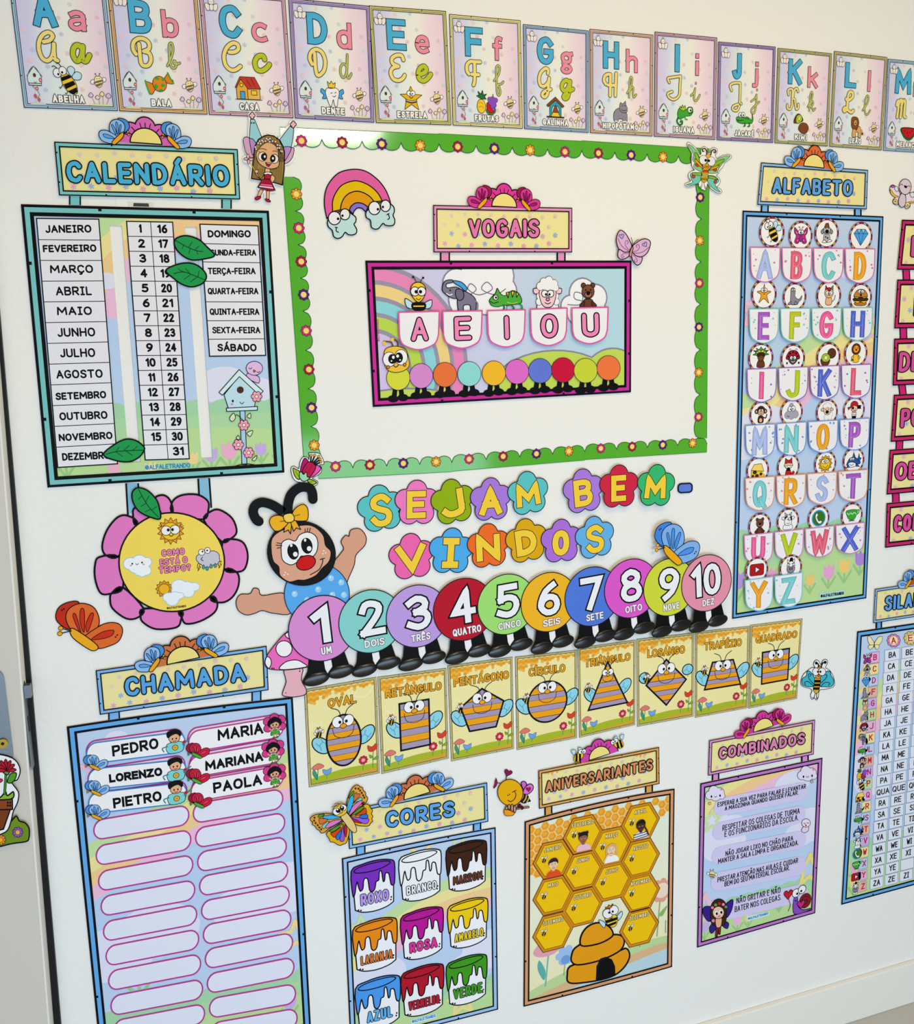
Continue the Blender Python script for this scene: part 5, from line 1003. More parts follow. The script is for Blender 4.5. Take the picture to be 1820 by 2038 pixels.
TK = [('A','bee',1440,400,.2088,448,300,150,'black and orange bee'),('B','butterfly_face',1440,400,.2088,722,335,142,'magenta butterfly'),('C','dog',1440,400,.2088,970,312,147,'grey dog in a brown hat'),('D','diamond',1440,400,.2088,1295,345,143,'blue diamond'),
      ('E','starfish',1440,400,.2088,373,893,148,'orange starfish'),('F','seal',1440,400,.2088,665,915,138,'grey seal'),('G','cat',1440,400,.2088,990,905,148,'cat with red and green ears'),('H','burger',1440,400,.2088,1292,920,138,'burger with eyes'),
      ('I','feathers',1440,400,.2088,343,1496,145,'child in a feather headdress'),('J','ladybug',1440,400,.2088,648,1502,142,'ladybird'),('K','kiwi2',1440,400,.2088,987,1488,142,'cut kiwi fruit'),('L','lionface',1440,400,.2088,1248,1450,138,'standing lion'),
      ('M','monkey',1440,780,.2257,317,195,117,'brown monkey'),('N','cloudface',1440,780,.2257,588,178,120,'grey cloud with eyes'),('O','sheep',1440,780,.2257,900,178,117,'white sheep'),('P','pirate',1440,780,.2257,1138,158,118,'pirate in a red scarf'),
      ('Q','cheese',1440,780,.2257,290,688,118,'yellow cheese'),('R','fox',1440,780,.2257,560,658,118,'red fox'),('S','sunface',1440,780,.2257,885,632,117,'smiling sun'),('T','shark',1440,780,.2257,1135,602,116,'blue shark'),
      ('U','bear',1440,780,.2257,308,1178,116,'brown bear'),('V','cow',1440,780,.2257,557,1135,116,'black and white cow'),('W','phone',1440,780,.2257,827,1112,114,'green circle and telephone'),('X','cup',1440,780,.2257,1120,1086,114,'green cup'),
      ('Y','play',1440,780,.2257,275,1563,116,'red play button'),('Z','zebra',1440,780,.2257,573,1543,116,'zebra')]
RC = ['#8c1a2c', '#c9a2dc', '#8c1a2c', '#e2b84a', '#8c1a2c', '#7cccd8', '#a02838']
for ch, pc, x0, y0, s, x, y, ry, what in TK:
    px = (x0 + s*x, y0 + s*y)
    T = Thing('picture_token', 'round picture token with a %s in the alphabet pocket %s' % (what, ch), 'picture token', px, .0088 if ch in 'YZ' else .0054, 'round picture tokens in the alphabet pockets')
    tf = sim(px[0], px[1], s*ry)
    p = T.part('disc', tf); p.slab(ell(0, 0, 1, 1, n=32), '#f4f3f6', .0006)
    h0 = T.h; p.up()
    for k in range(28):
        a = 2*pi*k/28; b = 2*pi*(k+1)/28; q = ell(0, 0, .93, .93, n=2, a0=a, a1=b); p.ribbon(q, .13, RC[k % 7], cap='butt')
    p.stroke(ell(0, 0, .985, n=32), .03, '#3a1018', True); p.stroke(ell(0, 0, .865, n=32), .03, '#3a1018', True); p.build()
    p = T.part('picture', sub(tf, 0, 0.02, .64)); pic(p, pc, None, .055); p.build()

# ================================================================== CHAMADA
T = Thing('roll_call_poster', 'tall blue-framed roll-call poster with the title CHAMADA and two columns of pill-shaped name slots', 'poster', (380, 1750), .0012)
f = quad((133, 1444.8), (582.6, 1386), (619, 2045), (205, 2150), curve_top=.003); w, h = f.w, f.h
p = T.part('sheet', f); p.slab(edge_pts(w, h, 6), m_sky, .0013)
pastel(p, w, h, [(2, 2, w-2, h-2)], [(-.05, .58, -.3, .95), (.3, .66, -.35, .94), (.7, .755, -.3, .95), (1.1, .79, -.1, 1)], 6.5,
       [[(.3, .4, .2), (.1, .36, .2)], [(.9, .45, .2), (.7, .42, .15)], [(.2, .95, .05)]], .16, [(.12, .06, .04, '#e6a8c8'), (.9, .1, .04, '#c8b0e8'), (.2, .28, .05, '#e6a6cc')], [(.95, .3, .08, '#efdc96'), (.1, .88, .06, '#f0bcd8')])
p.build()
frame(T, f, '#62aaea', 3.9, 1.0, 1.1); T.mark()
zc = lambda x, y: (.3915*x, 1240 + .3915*y)
SL = [(440,650,930,580),(448,790,940,715),(458,915,950,845)] + [(478,1050,960,970),(490,1180,970,1095),(502,1310,980,1222),(515,1437,990,1350),(527,1565,1000,1475),(540,1690,1010,1600),(553,1815,1020,1725),(565,1942,1030,1853),(580,2066,1040,1978),(592,2190,1050,2100)] + \
     [(955,585,1440,505),(963,715,1425,630),(975,840,1432,760),(983,965,1437,888),(995,1090,1447,1008),(1005,1212,1455,1130),(1015,1335,1462,1252),(1025,1460,1470,1375),(1034,1582,1478,1497),(1044,1705,1487,1617),(1054,1830,1494,1742),(1065,1955,1502,1877),(1075,2078,1510,2002)]
def pill(a, b, r, n=10):
    """capsule between two end points (pixel frame), rounded ends standing upright on the wall"""
    A, B = Vector(a), Vector(b); ex = (B-A).normalized(); c0, c1 = A + ex*r*.95, B - ex*r*.95
    o = []
    for k in range(n+1):
        t = pi/2 + pi*k/n; o.append(tuple(c0 + ex*(r*.95*math.cos(t)) + Vector((0, -r*math.sin(t)))))
    for k in range(n+1):
        t = -pi/2 + pi*k/n; o.append(tuple(c1 + ex*(r*.95*math.cos(t)) + Vector((0, -r*math.sin(t)))))
    return o
for x0, y0, x1, y1 in SL:
    p = T.part('name_slot'); q = pill(zc(x0, y0), zc(x1, y1), 19.4); p.poly(q, '#e4e6f8'); p.stroke(q, 2.9, '#b83a92', True); p.build()
title_board(T, [(190.6, 1332.8), (530.5, 1284), (534.4, 1372), (199, 1421)], '#7fb3ec', 'CHAMADA', (248, 1387), (492, 1356), 40, '#55a5e6', 8.2,
            [[(217, 1414), (237, 1411), (238, 1433), (217, 1436)], [(502, 1374), (519, 1371), (519, 1394), (502, 1396)]], '#7ab6f0', (365, 1314, 50, .1, '#cf7442', 'butterfly', BLUEB), 3.4, 2.5)
NC = [('PEDRO',573,673,808,631,55,442,660,940,597,'boy'),('LORENZO',557,806,827,769,43,450,790,945,738,'boy'),('PIETRO',578,936,824,897,52,452,912,948,855,'boy'),('MARIA',1107,593,1338,555,55,960,600,1440,520,'girl'),('MARIANA',1044,746,1338,694,48,960,730,1432,648,'girl'),('PAOLA',1085,859,1332,815,53,972,852,1440,770,'girl')]
for t, a, b, c, d, cp, x0, y0, x1, y1, kid in NC:
    boy = kid == 'boy'
    T = Thing('name_card', 'white pill-shaped name card reading %s with a %s butterfly on the roll-call poster' % (t, 'blue' if boy else 'red'), 'name card', zc((x0+x1)/2, (y0+y1)/2), .0050, 'name cards on the roll-call poster')
    p = T.part('card'); q = pill(zc(x0, y0), zc(x1, y1), 20.2); p.slab(q, '#f3f3f8', .0008); p.stroke(q, 2.2, '#2f7fd0' if boy else '#c4308a', True); p.build(); T.mark()
    p = T.part('name_lettering'); text(p, t, zc(a, b), zc(c, d), cp*.3915, 'k', 4.7, gap=3.4, style='butt', n=5); p.build()
    bp = zc(x0 + 45, y0 + 42)
    p = T.part('butterfly_print'); g = sim(bp[0], bp[1], 18, .15)
    if boy: butterfly(p, g, *BLUEB, lw=.06)
    else: butterfly(p, g, '#d01840', '#e83a5a', '#a01030', '#4caf3a', lw=.06)
    p.build()
    kp = zc(x1 - 52, y1 + 2 + (0 if boy else 0)); g = sim(kp[0] + (0 if boy else 3), kp[1], 23 if boy else 21)
    p = T.part('child_print', g)
    if boy: draw(p, 'b c -.55 -.9 -.6 -.1 .55 -.05 .55 -.85;c #3a8a90 .1 .6 -.3 .95 -.1 1.2 .1;c #3a8a90 .1 -.6 -.3 -1 -.4 -.9 -.7;e y 0 -.48 .22 .22;E o 0 -.48 .12 .12;e #e6b08a 0 .35 .44 .4;b k -.5 .45 -.55 .85 -.2 1.05 .25 1.05 .55 .8 .48 .45 .2 .7 -.2 .62;E k -.15 .3 .06 .08;E k .15 .3 .06 .08;c R .06 -.12 .12 0 .06 .12 .12;E r .75 -.1 .14 .12', None, .05)
    else: draw(p, 'e #d83a8c -.6 .6 .4 .4;e #d83a8c .6 .6 .4 .4;e #d83a8c -.62 -.05 .38 .36;e #d83a8c .62 -.05 .38 .36;e #d83a8c 0 .9 .4 .35;b g -.25 -.3 .25 -.3 .4 -.75 0 -.7 -.4 -.75;l #d59a78 .12 -.12 -.7 -.12 -1;l #d59a78 .12 .12 -.7 .12 -1;E G -.14 -1 .14 .08;E G .14 -1 .14 .08;b k -.5 .1 -.55 .6 0 .95 .55 .6 .5 .1;e #e0a684 0 .22 .42 .36;b k -.42 .3 -.4 .62 0 .7 .4 .62 .42 .3 .1 .5;E k -.15 .2 .06 .09;E k .15 .2 .06 .09;c R .06 -.1 .02 0 -.03 .1 .02;l #e0a684 .1 -.2 -.35 -.5 -.1;l #e0a684 .1 .2 -.35 .5 -.1', None, .05)
    p.build()

# ================================================================== CORES
T = Thing('colours_poster', 'blue-framed colours poster with the title CORES and nine dripping paint buckets', 'poster', (835, 1850), .0012)
f = quad((680, 1707), (986, 1645), (991, 2007.4), (697.5, 2083), curve_top=.003); w, h = f.w, f.h
p = T.part('sheet', f); p.slab(edge_pts(w, h, 6), m_sky, .0013)
pastel(p, w, h, [(2, 2, w-2, h-2)], [(-.05, .28, -.85, .5), (.12, .45, -.75, .65), (.4, .6, -.5, .85), (.7, .67, -.3, .95), (1.1, .69, 0, 1)], 7,
       [[(.2, .35, .18), (.1, .28, .2)], [(.95, .35, .2), (.8, .28, .15)]], .16, [(.06, .2, .03, '#efaac8')], [(.5, .96, .08, '#efdc96'), (.75, .97, .06, '#cfe2a4'), (.75, .1, .1, '#efdc96'), (.1, .62, .08, '#cfe2a4')])
p.build()
frame(T, f, '#9cc2f0', 3.9, .9, 1.0); T.mark()
BK = [('ROXO',543,993,195,'#7a2ec2','#b79aee',1),('BRANCO',897,912,192,'#f3f3f9','#f3f3f9',.72),('MARROM',1245,840,188,'#40200f','#6a3a20',.72),('LARANJA',558,1434,196,'#ee8c12','#e07a2a',.74),('ROSA',911,1350,192,'#bb1499','#e0369a',.9),
      ('AMARELO',1255,1272,184,'#f4cd0c','#f0cf1a',.72),('AZUL',580,1872,197,'#4a9af0','#62b2ee',.95),('VERMELHO',915,1778,190,'#b5122c','#c0182e',.74),('VERDE',1247,1700,184,'#3f9a20','#3f9a20',.95)]
for t, x, y, hh, c, tc, tsz in BK:
    g = sim(600 + .264*x, 1500 + .264*y, hh*.264, 0, .98)
    p = T.part('paint_bucket', g, label='printed paint bucket lettered ' + t); p.lw = .045
    body = [(-.78, .72), (-.72, -.78)] + crom([(-.72, -.78), (-.45, -.92), (0, -.97), (.45, -.9), (.72, -.76)], 4) + [(.78, .72)]
    p.poly(body, '#f2f3fb', 'k')
    drip = crom([(-.8, .75), (-.4, .93), (.2, .98), (.7, .88), (.82, .7), (.8, .1), (.76, -.1), (.66, -.08), (.62, .15), (.58, .38), (.46, .4), (.42, .15), (.36, .12), (.32, .5), (.24, .52), (.2, .2), (.1, .16), (.04, -.1), (-.06, -.2), (-.16, -.1), (-.2, .3), (-.28, .38), (-.36, .3), (-.4, 0), (-.5, -.08), (-.56, .1), (-.6, .3), (-.66, .1), (-.7, -.12), (-.78, -.2)], 3, True)
    p.poly(drip, c, 'k'); p.stroke(crom([(-.7, .72), (-.5, .84), (0, .9), (.5, .88), (.66, .78), (.4, .66), (0, .6), (-.5, .62)], 4, True), .04, 'k', True)
    p.stroke([(.62, -.66), (.62, -.67)], .06, 'k'); p.stroke([(.64, -.56), (.64, -.57)], .06, 'k'); p.stroke([(-.6, -.8), (-.61, -.8)], .06, 'k'); p.stroke([(-.52, -.83), (-.51, -.83)], .06, 'k'); p.build()
    q = T.part('colour_word', g, parent=p, keep=True); L = (1.16 if len(t) > 4 else 1.05) if t != 'AZUL' else .92
    text(q, t, (-L/2 + .02, -.66), (L/2 + .02, -.66), .38*tsz + .06, tc, .05 if len(t) > 5 else .08, '#20202a', .026, n=5, gap=3.2); q.build()
p = T.part('handle_print'); q = Z4(600, 1500, .264, 825, 2000, 1015, 1950, 1015, 1985, 828, 2032); p.poly(q, '#d5eaf6')
text(p, '@ALFALETRANDO', (600 + .264*832, 1500 + .264*2024), (600 + .264*1010, 1500 + .264*1978), 6, '#3a8fd0', 1.3, gap=2.2); p.build()
title_board(T, [(690, 1609.6), (968.8, 1555.4), (971, 1633.3), (694.2, 1688)], '#8abcf0', 'CORES', (766, 1648), (906, 1624), 34, '#5fa8ee', 7.2,
            [[(709.6, 1680), (726, 1678), (726, 1700), (710, 1703)], [(942.4, 1630), (956.4, 1627), (956.4, 1652), (942.4, 1655)]], '#7ab6f0', (829, 1582, 42, .12, '#cd7046', 'butterfly', BLUEB), 4.2, 2.1)

# ================================================================== ANIVERSARIANTES
T = Thing('birthday_poster', 'brown-framed birthday poster with the title ANIVERSARIANTES and a honeycomb of months', 'poster', (1190, 1780), .0012)
f = quad((1043.4, 1633.7), (1341.9, 1568.3), (1336.9, 1922.8), (1041.3, 2002), curve_top=.0075, curve_bot=-.002); w, h = f.w, f.h
m_hon = ramp_mat('honey_page', [(0, '#efe6b8'), (.5, '#ebecd2'), (1, '#dfeadf')], 2, .1, 2)
p = T.part('sheet', f); p.slab(edge_pts(w, h, 10), m_hon, .0013)
p.clip = (2, 2, w-2, h-2)
p.up(); p.face(crom([(0, 0), (0, h*.06), (w*.3, h*.14), (w*.6, h*.17), (w, h*.18), (w, 0)], 5), '#bcd79a')
p.up(); p.face(crom([(0, 0), (0, h*.02), (w*.3, h*.08), (w*.6, h*.12), (w, h*.145), (w, 0)], 5), '#dcb68a')
p.up(); p.face(crom([(0, 0), (w*.1, h*.0), (w*.35, h*.04), (w*.65, h*.08), (w, h*.11), (w, 0)], 5), '#b8d6e2')
HXC = [(k, r) for k in range(21) for r in range(7)]
p.up()
for k, r in HXC:
    x = 4 + k*4.6; y = h - 6.5 - r*5.2 - (2.6 if k % 2 else 0)
    lim = [6, 6, 6, 4, 3, 5, 4, 3, 2, 2, 3, 4, 4, 3, 2, 2, 2, 2, 1, 2, 2][k]
    if r < lim: p.face(ell(x, y, 2.95, n=6), '#f3c467'); p.face(ell(x, y, 2.5, n=6), '#e89a26', T.h + EPS); p.face(ell(x - .3, y + .3, 1.5, n=6), '#f0ac3c', T.h + EPS*2)
T.h += 3*EPS; p.up()
for x, y in ((11, 24), (25, 20), (77, 26), (92, 46)): pass
p.stroke([(14, 10), (16, 32)], .9, '#6fb8b0'); p.poly(crom([(13, 14), (9, 22), (10, 28), (14, 20)], 3, True), '#5fb0a8'); p.poly(crom([(6, 34), (12, 39), (24, 36), (20, 30), (10, 30)], 3, True), '#e2a4b4')
p.stroke([(26, 14), (27, 26)], .7, '#9fb27a'); p.poly(petals(27, 27, 6.5, 6, .3), '#9fc0ee'); p.poly(ell(27, 24, 3, 3), '#6f9fe0')
p.stroke([(89, 24), (91, 50)], .8, '#8cb86a'); p.poly(petals(92, 54, 8, 9, .25), '#e6a08c'); p.poly(ell(92, 54, 5, 5), '#f0dcc8'); p.poly(crom([(90, 38), (96, 43), (93, 37)], 3, True), '#8cb86a')
p.stroke([(77, 20), (77, 26)], .7, '#8cb86a'); p.poly(petals(77, 29, 6, 8, .3), '#d88a92'); p.poly(ell(77, 29, 3, 3), '#f2d9b8')
p.stroke([(95, 25), (95, 33)], .6, '#6fa892')
p.clip = None; p.build()
frame(T, f, '#d69a70', 3.7, .9, 1.0); T.mark()
HX = [('JANEIRO',443,915),('FEVEREIRO',645,747),('MAR\u00c7O',838,827),('ABRIL',1035,664),('JUNHO',645,992),('JULHO',840,1066),('AGOSTO',1035,906),('MAIO',443,1160),('OUTUBRO',643,1238),('NOVEMBRO',1035,1142),('SETEMBRO',443,1408),('DEZEMBRO',1027,1374)]
for t, x, y in HX:
    X, Y = 970 + .2935*x, 1440 + .2935*y
    g = sim(X, Y, 120*.2935, 0, .98); p = T.part('month_hexagon', g, label='honey-yellow hexagon printed ' + t); R = 1.19
    p.slab(ell(0, 0, R, R, n=6), '#4a1c10', .0004); p.up(); p.face(ell(0, 0, R*.965, n=6), '#d28c16'); p.up(); p.face(ell(0, 0, R*.85, n=6), '#6a3410'); p.up(); p.face(ell(0, 0, R*.825, n=6), '#f3c30a')
    L = .072*len(t); text(p, t, (-L, .5), (L, .5), .23, '#f4e8b0', .034, '#7a5510', .026, gap=2.4, n=3)
    b = sub(g, -.52, .08, .2); h0 = T.h
    draw(p, 'b w -.5 .3 -1 .9 -.2 .9;b w .3 .5 .6 1.3 .9 .6;b y -.7 -.2 -.2 .4 .4 .3 .5 -.3 -.1 -.9;p k -.6 -.4 -.2 .35 0 .38 -.3 -.8;p k 0 -.8 .2 .35 .4 .3 .4 -.5;e w .5 .5 .35 .35;E k .6 .45 .1 .1', b, .07); p.build()
p = T.part('beehive_print', tfz(970, 1440, .2935))
draw(p, 'b #e79c14 560 1640 540 1700 545 1745 600 1755 750 1735 860 1700 930 1640 962 1570 940 1520 880 1540 700 1600;b #e79c14 600 1510 570 1560 570 1610 620 1630 760 1600 880 1545 920 1500 920 1450 870 1425 720 1450;b #e79c14 635 1500 635 1430 680 1370 750 1345 820 1370 850 1420 820 1455 740 1490', None, 11)
draw(p, 'p k 735 1735 740 1640 765 1590 800 1578 840 1595 860 1640 862 1690 800 1720', None, 6)
draw(p, 'b i 795 1345 755 1325 760 1350 790 1380;b i 870 1310 905 1268 912 1290 885 1330;b y 795 1300 840 1275 880 1310 870 1360 840 1375 805 1350;p k 800 1330 875 1308 876 1322 806 1346;p k 812 1358 872 1336 866 1350 820 1368;e w 812 1283 33 33;e w 855 1258 30 32;E k 822 1276 7 8;E k 846 1268 7 8;p o 797 1240 800 1250 838 1240 848 1216 834 1232 820 1224 812 1240;c k 4 824 1310 836 1316 844 1304', None, 4); p.build()
title_board(T, [(1070.4, 1531.9), (1310.5, 1485), (1311.3, 1558.3), (1071.8, 1608)], '#d9a25c', 'ANIVERSARIANTES', (1083, 1578), (1299, 1532), 24.5, '#d98d5c', 4.4,
            [[(1084.5, 1600), (1097.7, 1598), (1098, 1622), (1085, 1625)], [(1285, 1555), (1298, 1552), (1298, 1580), (1285, 1583)]], '#df9f52', (1191.6, 1504.6, 36, .13, '#d244a6', 'bee', BLUEB), 4.6, 1.9, honey=True)
KID = [('JANEIRO','dark-haired boy in an orange jumper',443,968,'#f0c4a4','#2e2018','#e2521e',0),('FEVEREIRO','girl with dark hair bunches and pink top',645,790,'#9a6248','#20161a','#f0bcd0',1),('MAR\u00c7O','fair-haired girl in a white top',835,868,'#f4cdb4','#d6b070','#f2f2f4',2),('ABRIL','boy in a blue and white striped shirt',1035,708,'#4a2c20','#18110f','#e8edf2',3)]
for t, what, x, y, sk, hr, sh, k in KID:
    X, Y = 970 + .2935*x, 1440 + .2935*y; g = sim(X, Y, 19)
    T = Thing('photo_cutout', 'photo of a %s on the %s hexagon' % (what, t), 'photo', (X, Y), .0052, 'children photos on the birthday poster'); lw = .02
    p = T.part('shirt', g); p.ln = sh
    p.slab(crom([(-.75, -1), (-.68, -.55), (-.3, -.28), (.3, -.28), (.7, -.55), (.85, -1)], 4), sh, .0004)
    if k == 3:
        p.clip = (-.9, -1, .9, -.2)
        for yy in (-.45, -.7, -.93): p.up(); p.ribbon([(-.8, yy-.06), (.8, yy+.08)], .09, '#2a3a66', cap='butt')
        p.clip = None
    p.build(); T.mark()
    p = T.part('head', g); p.ln = darker(sk, .8)
    p.poly([(-.13, -.1), (.13, -.1), (.16, -.36), (-.16, -.36)], darker(sk, .92)); p.poly(crom([(-.42, .3), (-.36, .62), (0, .78), (.36, .62), (.42, .3), (.32, -.02), (.12, -.22), (-.12, -.22), (-.32, -.02)], 4, True), sk)
    for s_ in (-1, 1): p.poly(ell(s_*.43, .25, .07, .11, n=10), sk)
    p.build()
    p = T.part('hair', g, keep=True)
    if k == 2: p.poly(crom([(-.5, -.35), (-.62, .2), (-.5, .7), (0, .95), (.5, .75), (.66, .2), (.62, -.3), (.46, -.1), (.4, .35), (.2, .6), (-.1, .62), (-.36, .4), (-.4, 0)], 4, True), hr)
    else: p.poly(crom([(-.48, .3), (-.5, .65), (-.2, .95), (.25, .96), (.5, .65), (.47, .3), (.36, .5), (.1, .6), (-.2, .56), (-.4, .5)], 4, True), hr)
    if k == 1: p.poly(ell(-.42, .85, .16, .16, n=12), hr); p.poly(ell(.42, .85, .16, .16, n=12), hr)
    p.build()
    p = T.part('face', g, keep=True)
    for s_ in (-1, 1):
        p.poly(ell(s_*.16, .3, .075, .045, n=10), '#f4f0ee'); p.poly(ell(s_*.16, .3, .038, .042, n=8), '#2a1a14'); p.stroke([(s_*.25, .41), (s_*.09, .42)], .03, hr if k != 2 else '#a07a48')
    p.stroke([(0, .24), (-.03, .12), (.04, .1)], .025, darker(sk, .72)); p.stroke(crom([(-.14, -.01), (0, -.07), (.14, -.01)], 3), .045, '#a83a3a')
    if k == 3: p.stroke([(.8, -.7), (.62, -.2), (.42, .15)], .17, sk)
    if k == 2: p.stroke([(-.75, -.75), (-.5, -.3), (-.25, -.14)], .16, sk)
    p.build()

# ================================================================== COMBINADOS
T = Thing('class_rules_poster', 'lilac-framed class rules poster with the title COMBINADOS', 'poster', (1510, 1700), .0012)
f = quad((1393, 1558), (1636, 1506.9), (1621.5, 1815.8), (1386.5, 1884.5)); w, h = f.w, f.h
p = T.part('sheet', f); p.slab(edge_pts(w, h, 6), m_sky, .0013)
pastel(p, w, h, [(2, 2, w-2, h-2)], [(.0, .76, -.8, .55), (.2, .9, -.7, .65), (.5, .98, -.4, .9), (.8, 1.03, -.2, 1), (1.1, 1.04, 0, 1)], 7.5,
       [[(.12, .74, .12), (.25, .7, .12), (.08, .66, .14), (.2, .6, .18)], [(.9, .62, .14), (.95, .56, .14), (.85, .55, .15)], [(.75, .87, .15)]], .2,
       [(.06, .12, .045, '#c9b2e8'), (.33, .1, .04, '#efb6da'), (.42, .1, .035, '#f0dc90'), (.68, .17, .05, '#b9a6ea'), (.15, .12, .04, '#f0c8a0')], [(.93, .3, .12, '#efdc86'), (.06, .22, .12, '#efc0d8'), (.1, .76, .08, '#cfe2a4')])
p.build()
frame(T, f, '#bd78ca', 3.9, .9, 1.0); T.mark()
zb = lambda x, y: (1360 + .3228*x, 1380 + .3228*y)
for x0, y0, x1, y1, r in ((185, 705, 768, 590, 55), (175, 855, 752, 735, 55), (172, 1005, 755, 890, 55), (165, 1165, 755, 1050, 58), (240, 1345, 760, 1215, 55)):
    p = T.part('rule_panel'); p.poly(pill(zb(x0, y0), zb(x1, y1), r*.3228, 6), '#d3ccf2'); p.build()
T.mk += EPS*2
TXT = [('ESPERAR A SUA VEZ PARA FALAR E LEVANTAR',207,697,752,582,27),('A M\u00c3OZINHA QUANDO QUISER FALAR.',252,720,706,620,26),('RESPEITAR OS COLEGAS DE TURMA',237,845,714,737,34),('E OS FUNCION\u00c1RIOS DA ESCOLA.',250,882,707,777,34),
       ('N\u00c3O JOGAR LIXO NO CH\u00c3O PARA',256,1000,674,903,30),('MANTER A SALA LIMPA E ORGANIZADA.',210,1048,707,930,30),('PRESTAR ATEN\u00c7\u00c3O NAS AULAS E CUIDAR',207,1162,704,1040,30),('BEM DO SEU MATERIAL ESCOLAR.',250,1187,652,1085,30),('N\u00c3O GRITAR E N\u00c3O',324,1293,596,1224,34),('BATER NOS COLEGAS.',313,1345,600,1268,34)]
for t, x0, y0, x1, y1, cp in TXT:
    p = T.part('rule_line'); text(p, t, zb(x0, y0), zb(x1, y1), cp*.3228 + .6, '#17151c', 1.5, serif=True, gap=3.7, n=3); p.build()
tb = tfz(1360, 1380, .3228)
for x, y in ((195, 612), (762, 490)):
    p = T.part('cloud_print', tb); p.union([ell(x + a, y + b, r, r, n=16) for a, b, r in ((-35, 12, 26), (-10, -15, 30), (25, -5, 28), (38, 15, 20), (0, 12, 34))], '#e3ddf5', '#4a4460', 3)
    draw(p, 'E k %d %d 5 8;E k %d %d 5 8;c k 3 %d %d %d %d %d %d;E p %d %d 8 6' % (x-25, y+20, x+28, y+14, x-8, y+18, x, y+24, x+8, y+16, x+36, y-24), None, 3); p.poly(star(x - 36 if x < 400 else x + 27, y + 62 if x < 400 else y + 50, 11), '#f0dc90', '#4a4460', 2); p.build()
p = T.part('bird_print', tb); draw(p, 'b #e6d2ee 735 820 725 845 745 855 768 840 765 810;e #ecdcf2 753 795 27 26;c k 3 738 795 744 800 750 796;c k 3 758 792 764 797 770 793;b o 750 805 756 810 750 814', None, 3); p.build()
p = T.part('bee_print', tb); pic(p, 'minibee', sub(tb, 175, 1110, 30, pi), .06); p.build()
p = T.part('snail_print', sim(*zb(715, 1270), 26)); pic(p, 'snail', None, .05); draw(p, 'h r -1.0 .65 .36;c k .04 -.95 .3 -.8 -.2 -.95 -.6'); p.build()
p = T.part('fairy_print', tb); draw(p, 'b #3a1a8a 190 1320 130 1310 118 1350 150 1400 190 1380;b #3a1a8a 240 1320 300 1265 295 1330 260 1380;b #3a1a8a 190 1400 158 1440 170 1475 200 1440;b #3a1a8a 235 1400 275 1410 268 1445 240 1430;b #3a2018 175 1420 165 1330 180 1280 220 1262 255 1285 262 1340 250 1420;p #8a1a2a 200 1430 228 1425 224 1480 214 1480 212 1450 206 1495 194 1495;b s 196 1380 232 1375 228 1430 200 1435;e #edbfa0 212 1345 36 38;E w 200 1350 12 14;E w 228 1342 12 14;E k 202 1352 7 9;E k 230 1344 7 9;c R 3 210 1368 216 1370 222 1364;E p 175 1315 9 9;E #6aa050 195 1298 9 9;E r 218 1290 9 9;E p 242 1295 9 9;E #6aa050 258 1310 8 8;E p 180 1395 10 10', None, 4); p.build()
p = T.part('handle_print'); q = Z4(1360, 1380, .3228, 388, 1368, 525, 1338, 527, 1362, 392, 1400); p.poly(q, '#cfeaf4'); text(p, '@ALFALETRANDO', zb(395, 1392), zb(520, 1358), 5, '#2f86c8', 1.1, gap=2.2); p.build()
title_board(T, [(1410, 1472), (1620.5, 1431), (1618, 1500), (1407.8, 1542.4)], '#d694d0', 'COMBINADOS', (1427.5, 1512), (1601.5, 1480), 25, '#e086b4', 4.9,
            [[(1418, 1536), (1430, 1533), (1430, 1555), (1418, 1558)], [(1595.6, 1499), (1608, 1496), (1608, 1518), (1595.6, 1521)]], '#d694d0', (1517, 1449.4, 36, .13, '#d43a9c', 'butterfly', PINKB), 4.2, 1.9)

# ================================================================== SILABARIO (cut by the right edge of the photo)
T = Thing('syllable_poster', 'blue-framed syllable table poster at the right, rows running from BA to ZI', 'poster', (1760, 1500), .0012)
f = quad((1705, 1256), (1950, 1220.5), (1915, 1734), (1673.5, 1799.6)); w, h = f.w, f.h
p = T.part('sheet', f); p.slab(edge_pts(w, h, 6), m_sky, .0013)
pastel(p, w, h, [(2, 2, w-2, h-2)], [(-.05, .6, -.5, .85), (.2, .72, -.6, .8), (.5, .82, -.4, .9), (.8, .87, -.2, 1), (1.1, .88, 0, 1)], 7,
       [[(.1, .5, .15), (.2, .45, .15)], [(.7, .6, .15)]], .2, [(.1, .13, .05, '#ecb0d0'), (.1, .08, .05, '#f0dc90')], [(.08, .82, .1, '#efdc86'), (.05, .68, .08, '#efc0d8')])
p.build()
frame(T, f, '#62aaea', 3.9, 1.0, 1.1); T.mark()
zs = lambda x, y: (1640 + .2356*x, 1360 + .2356*y)
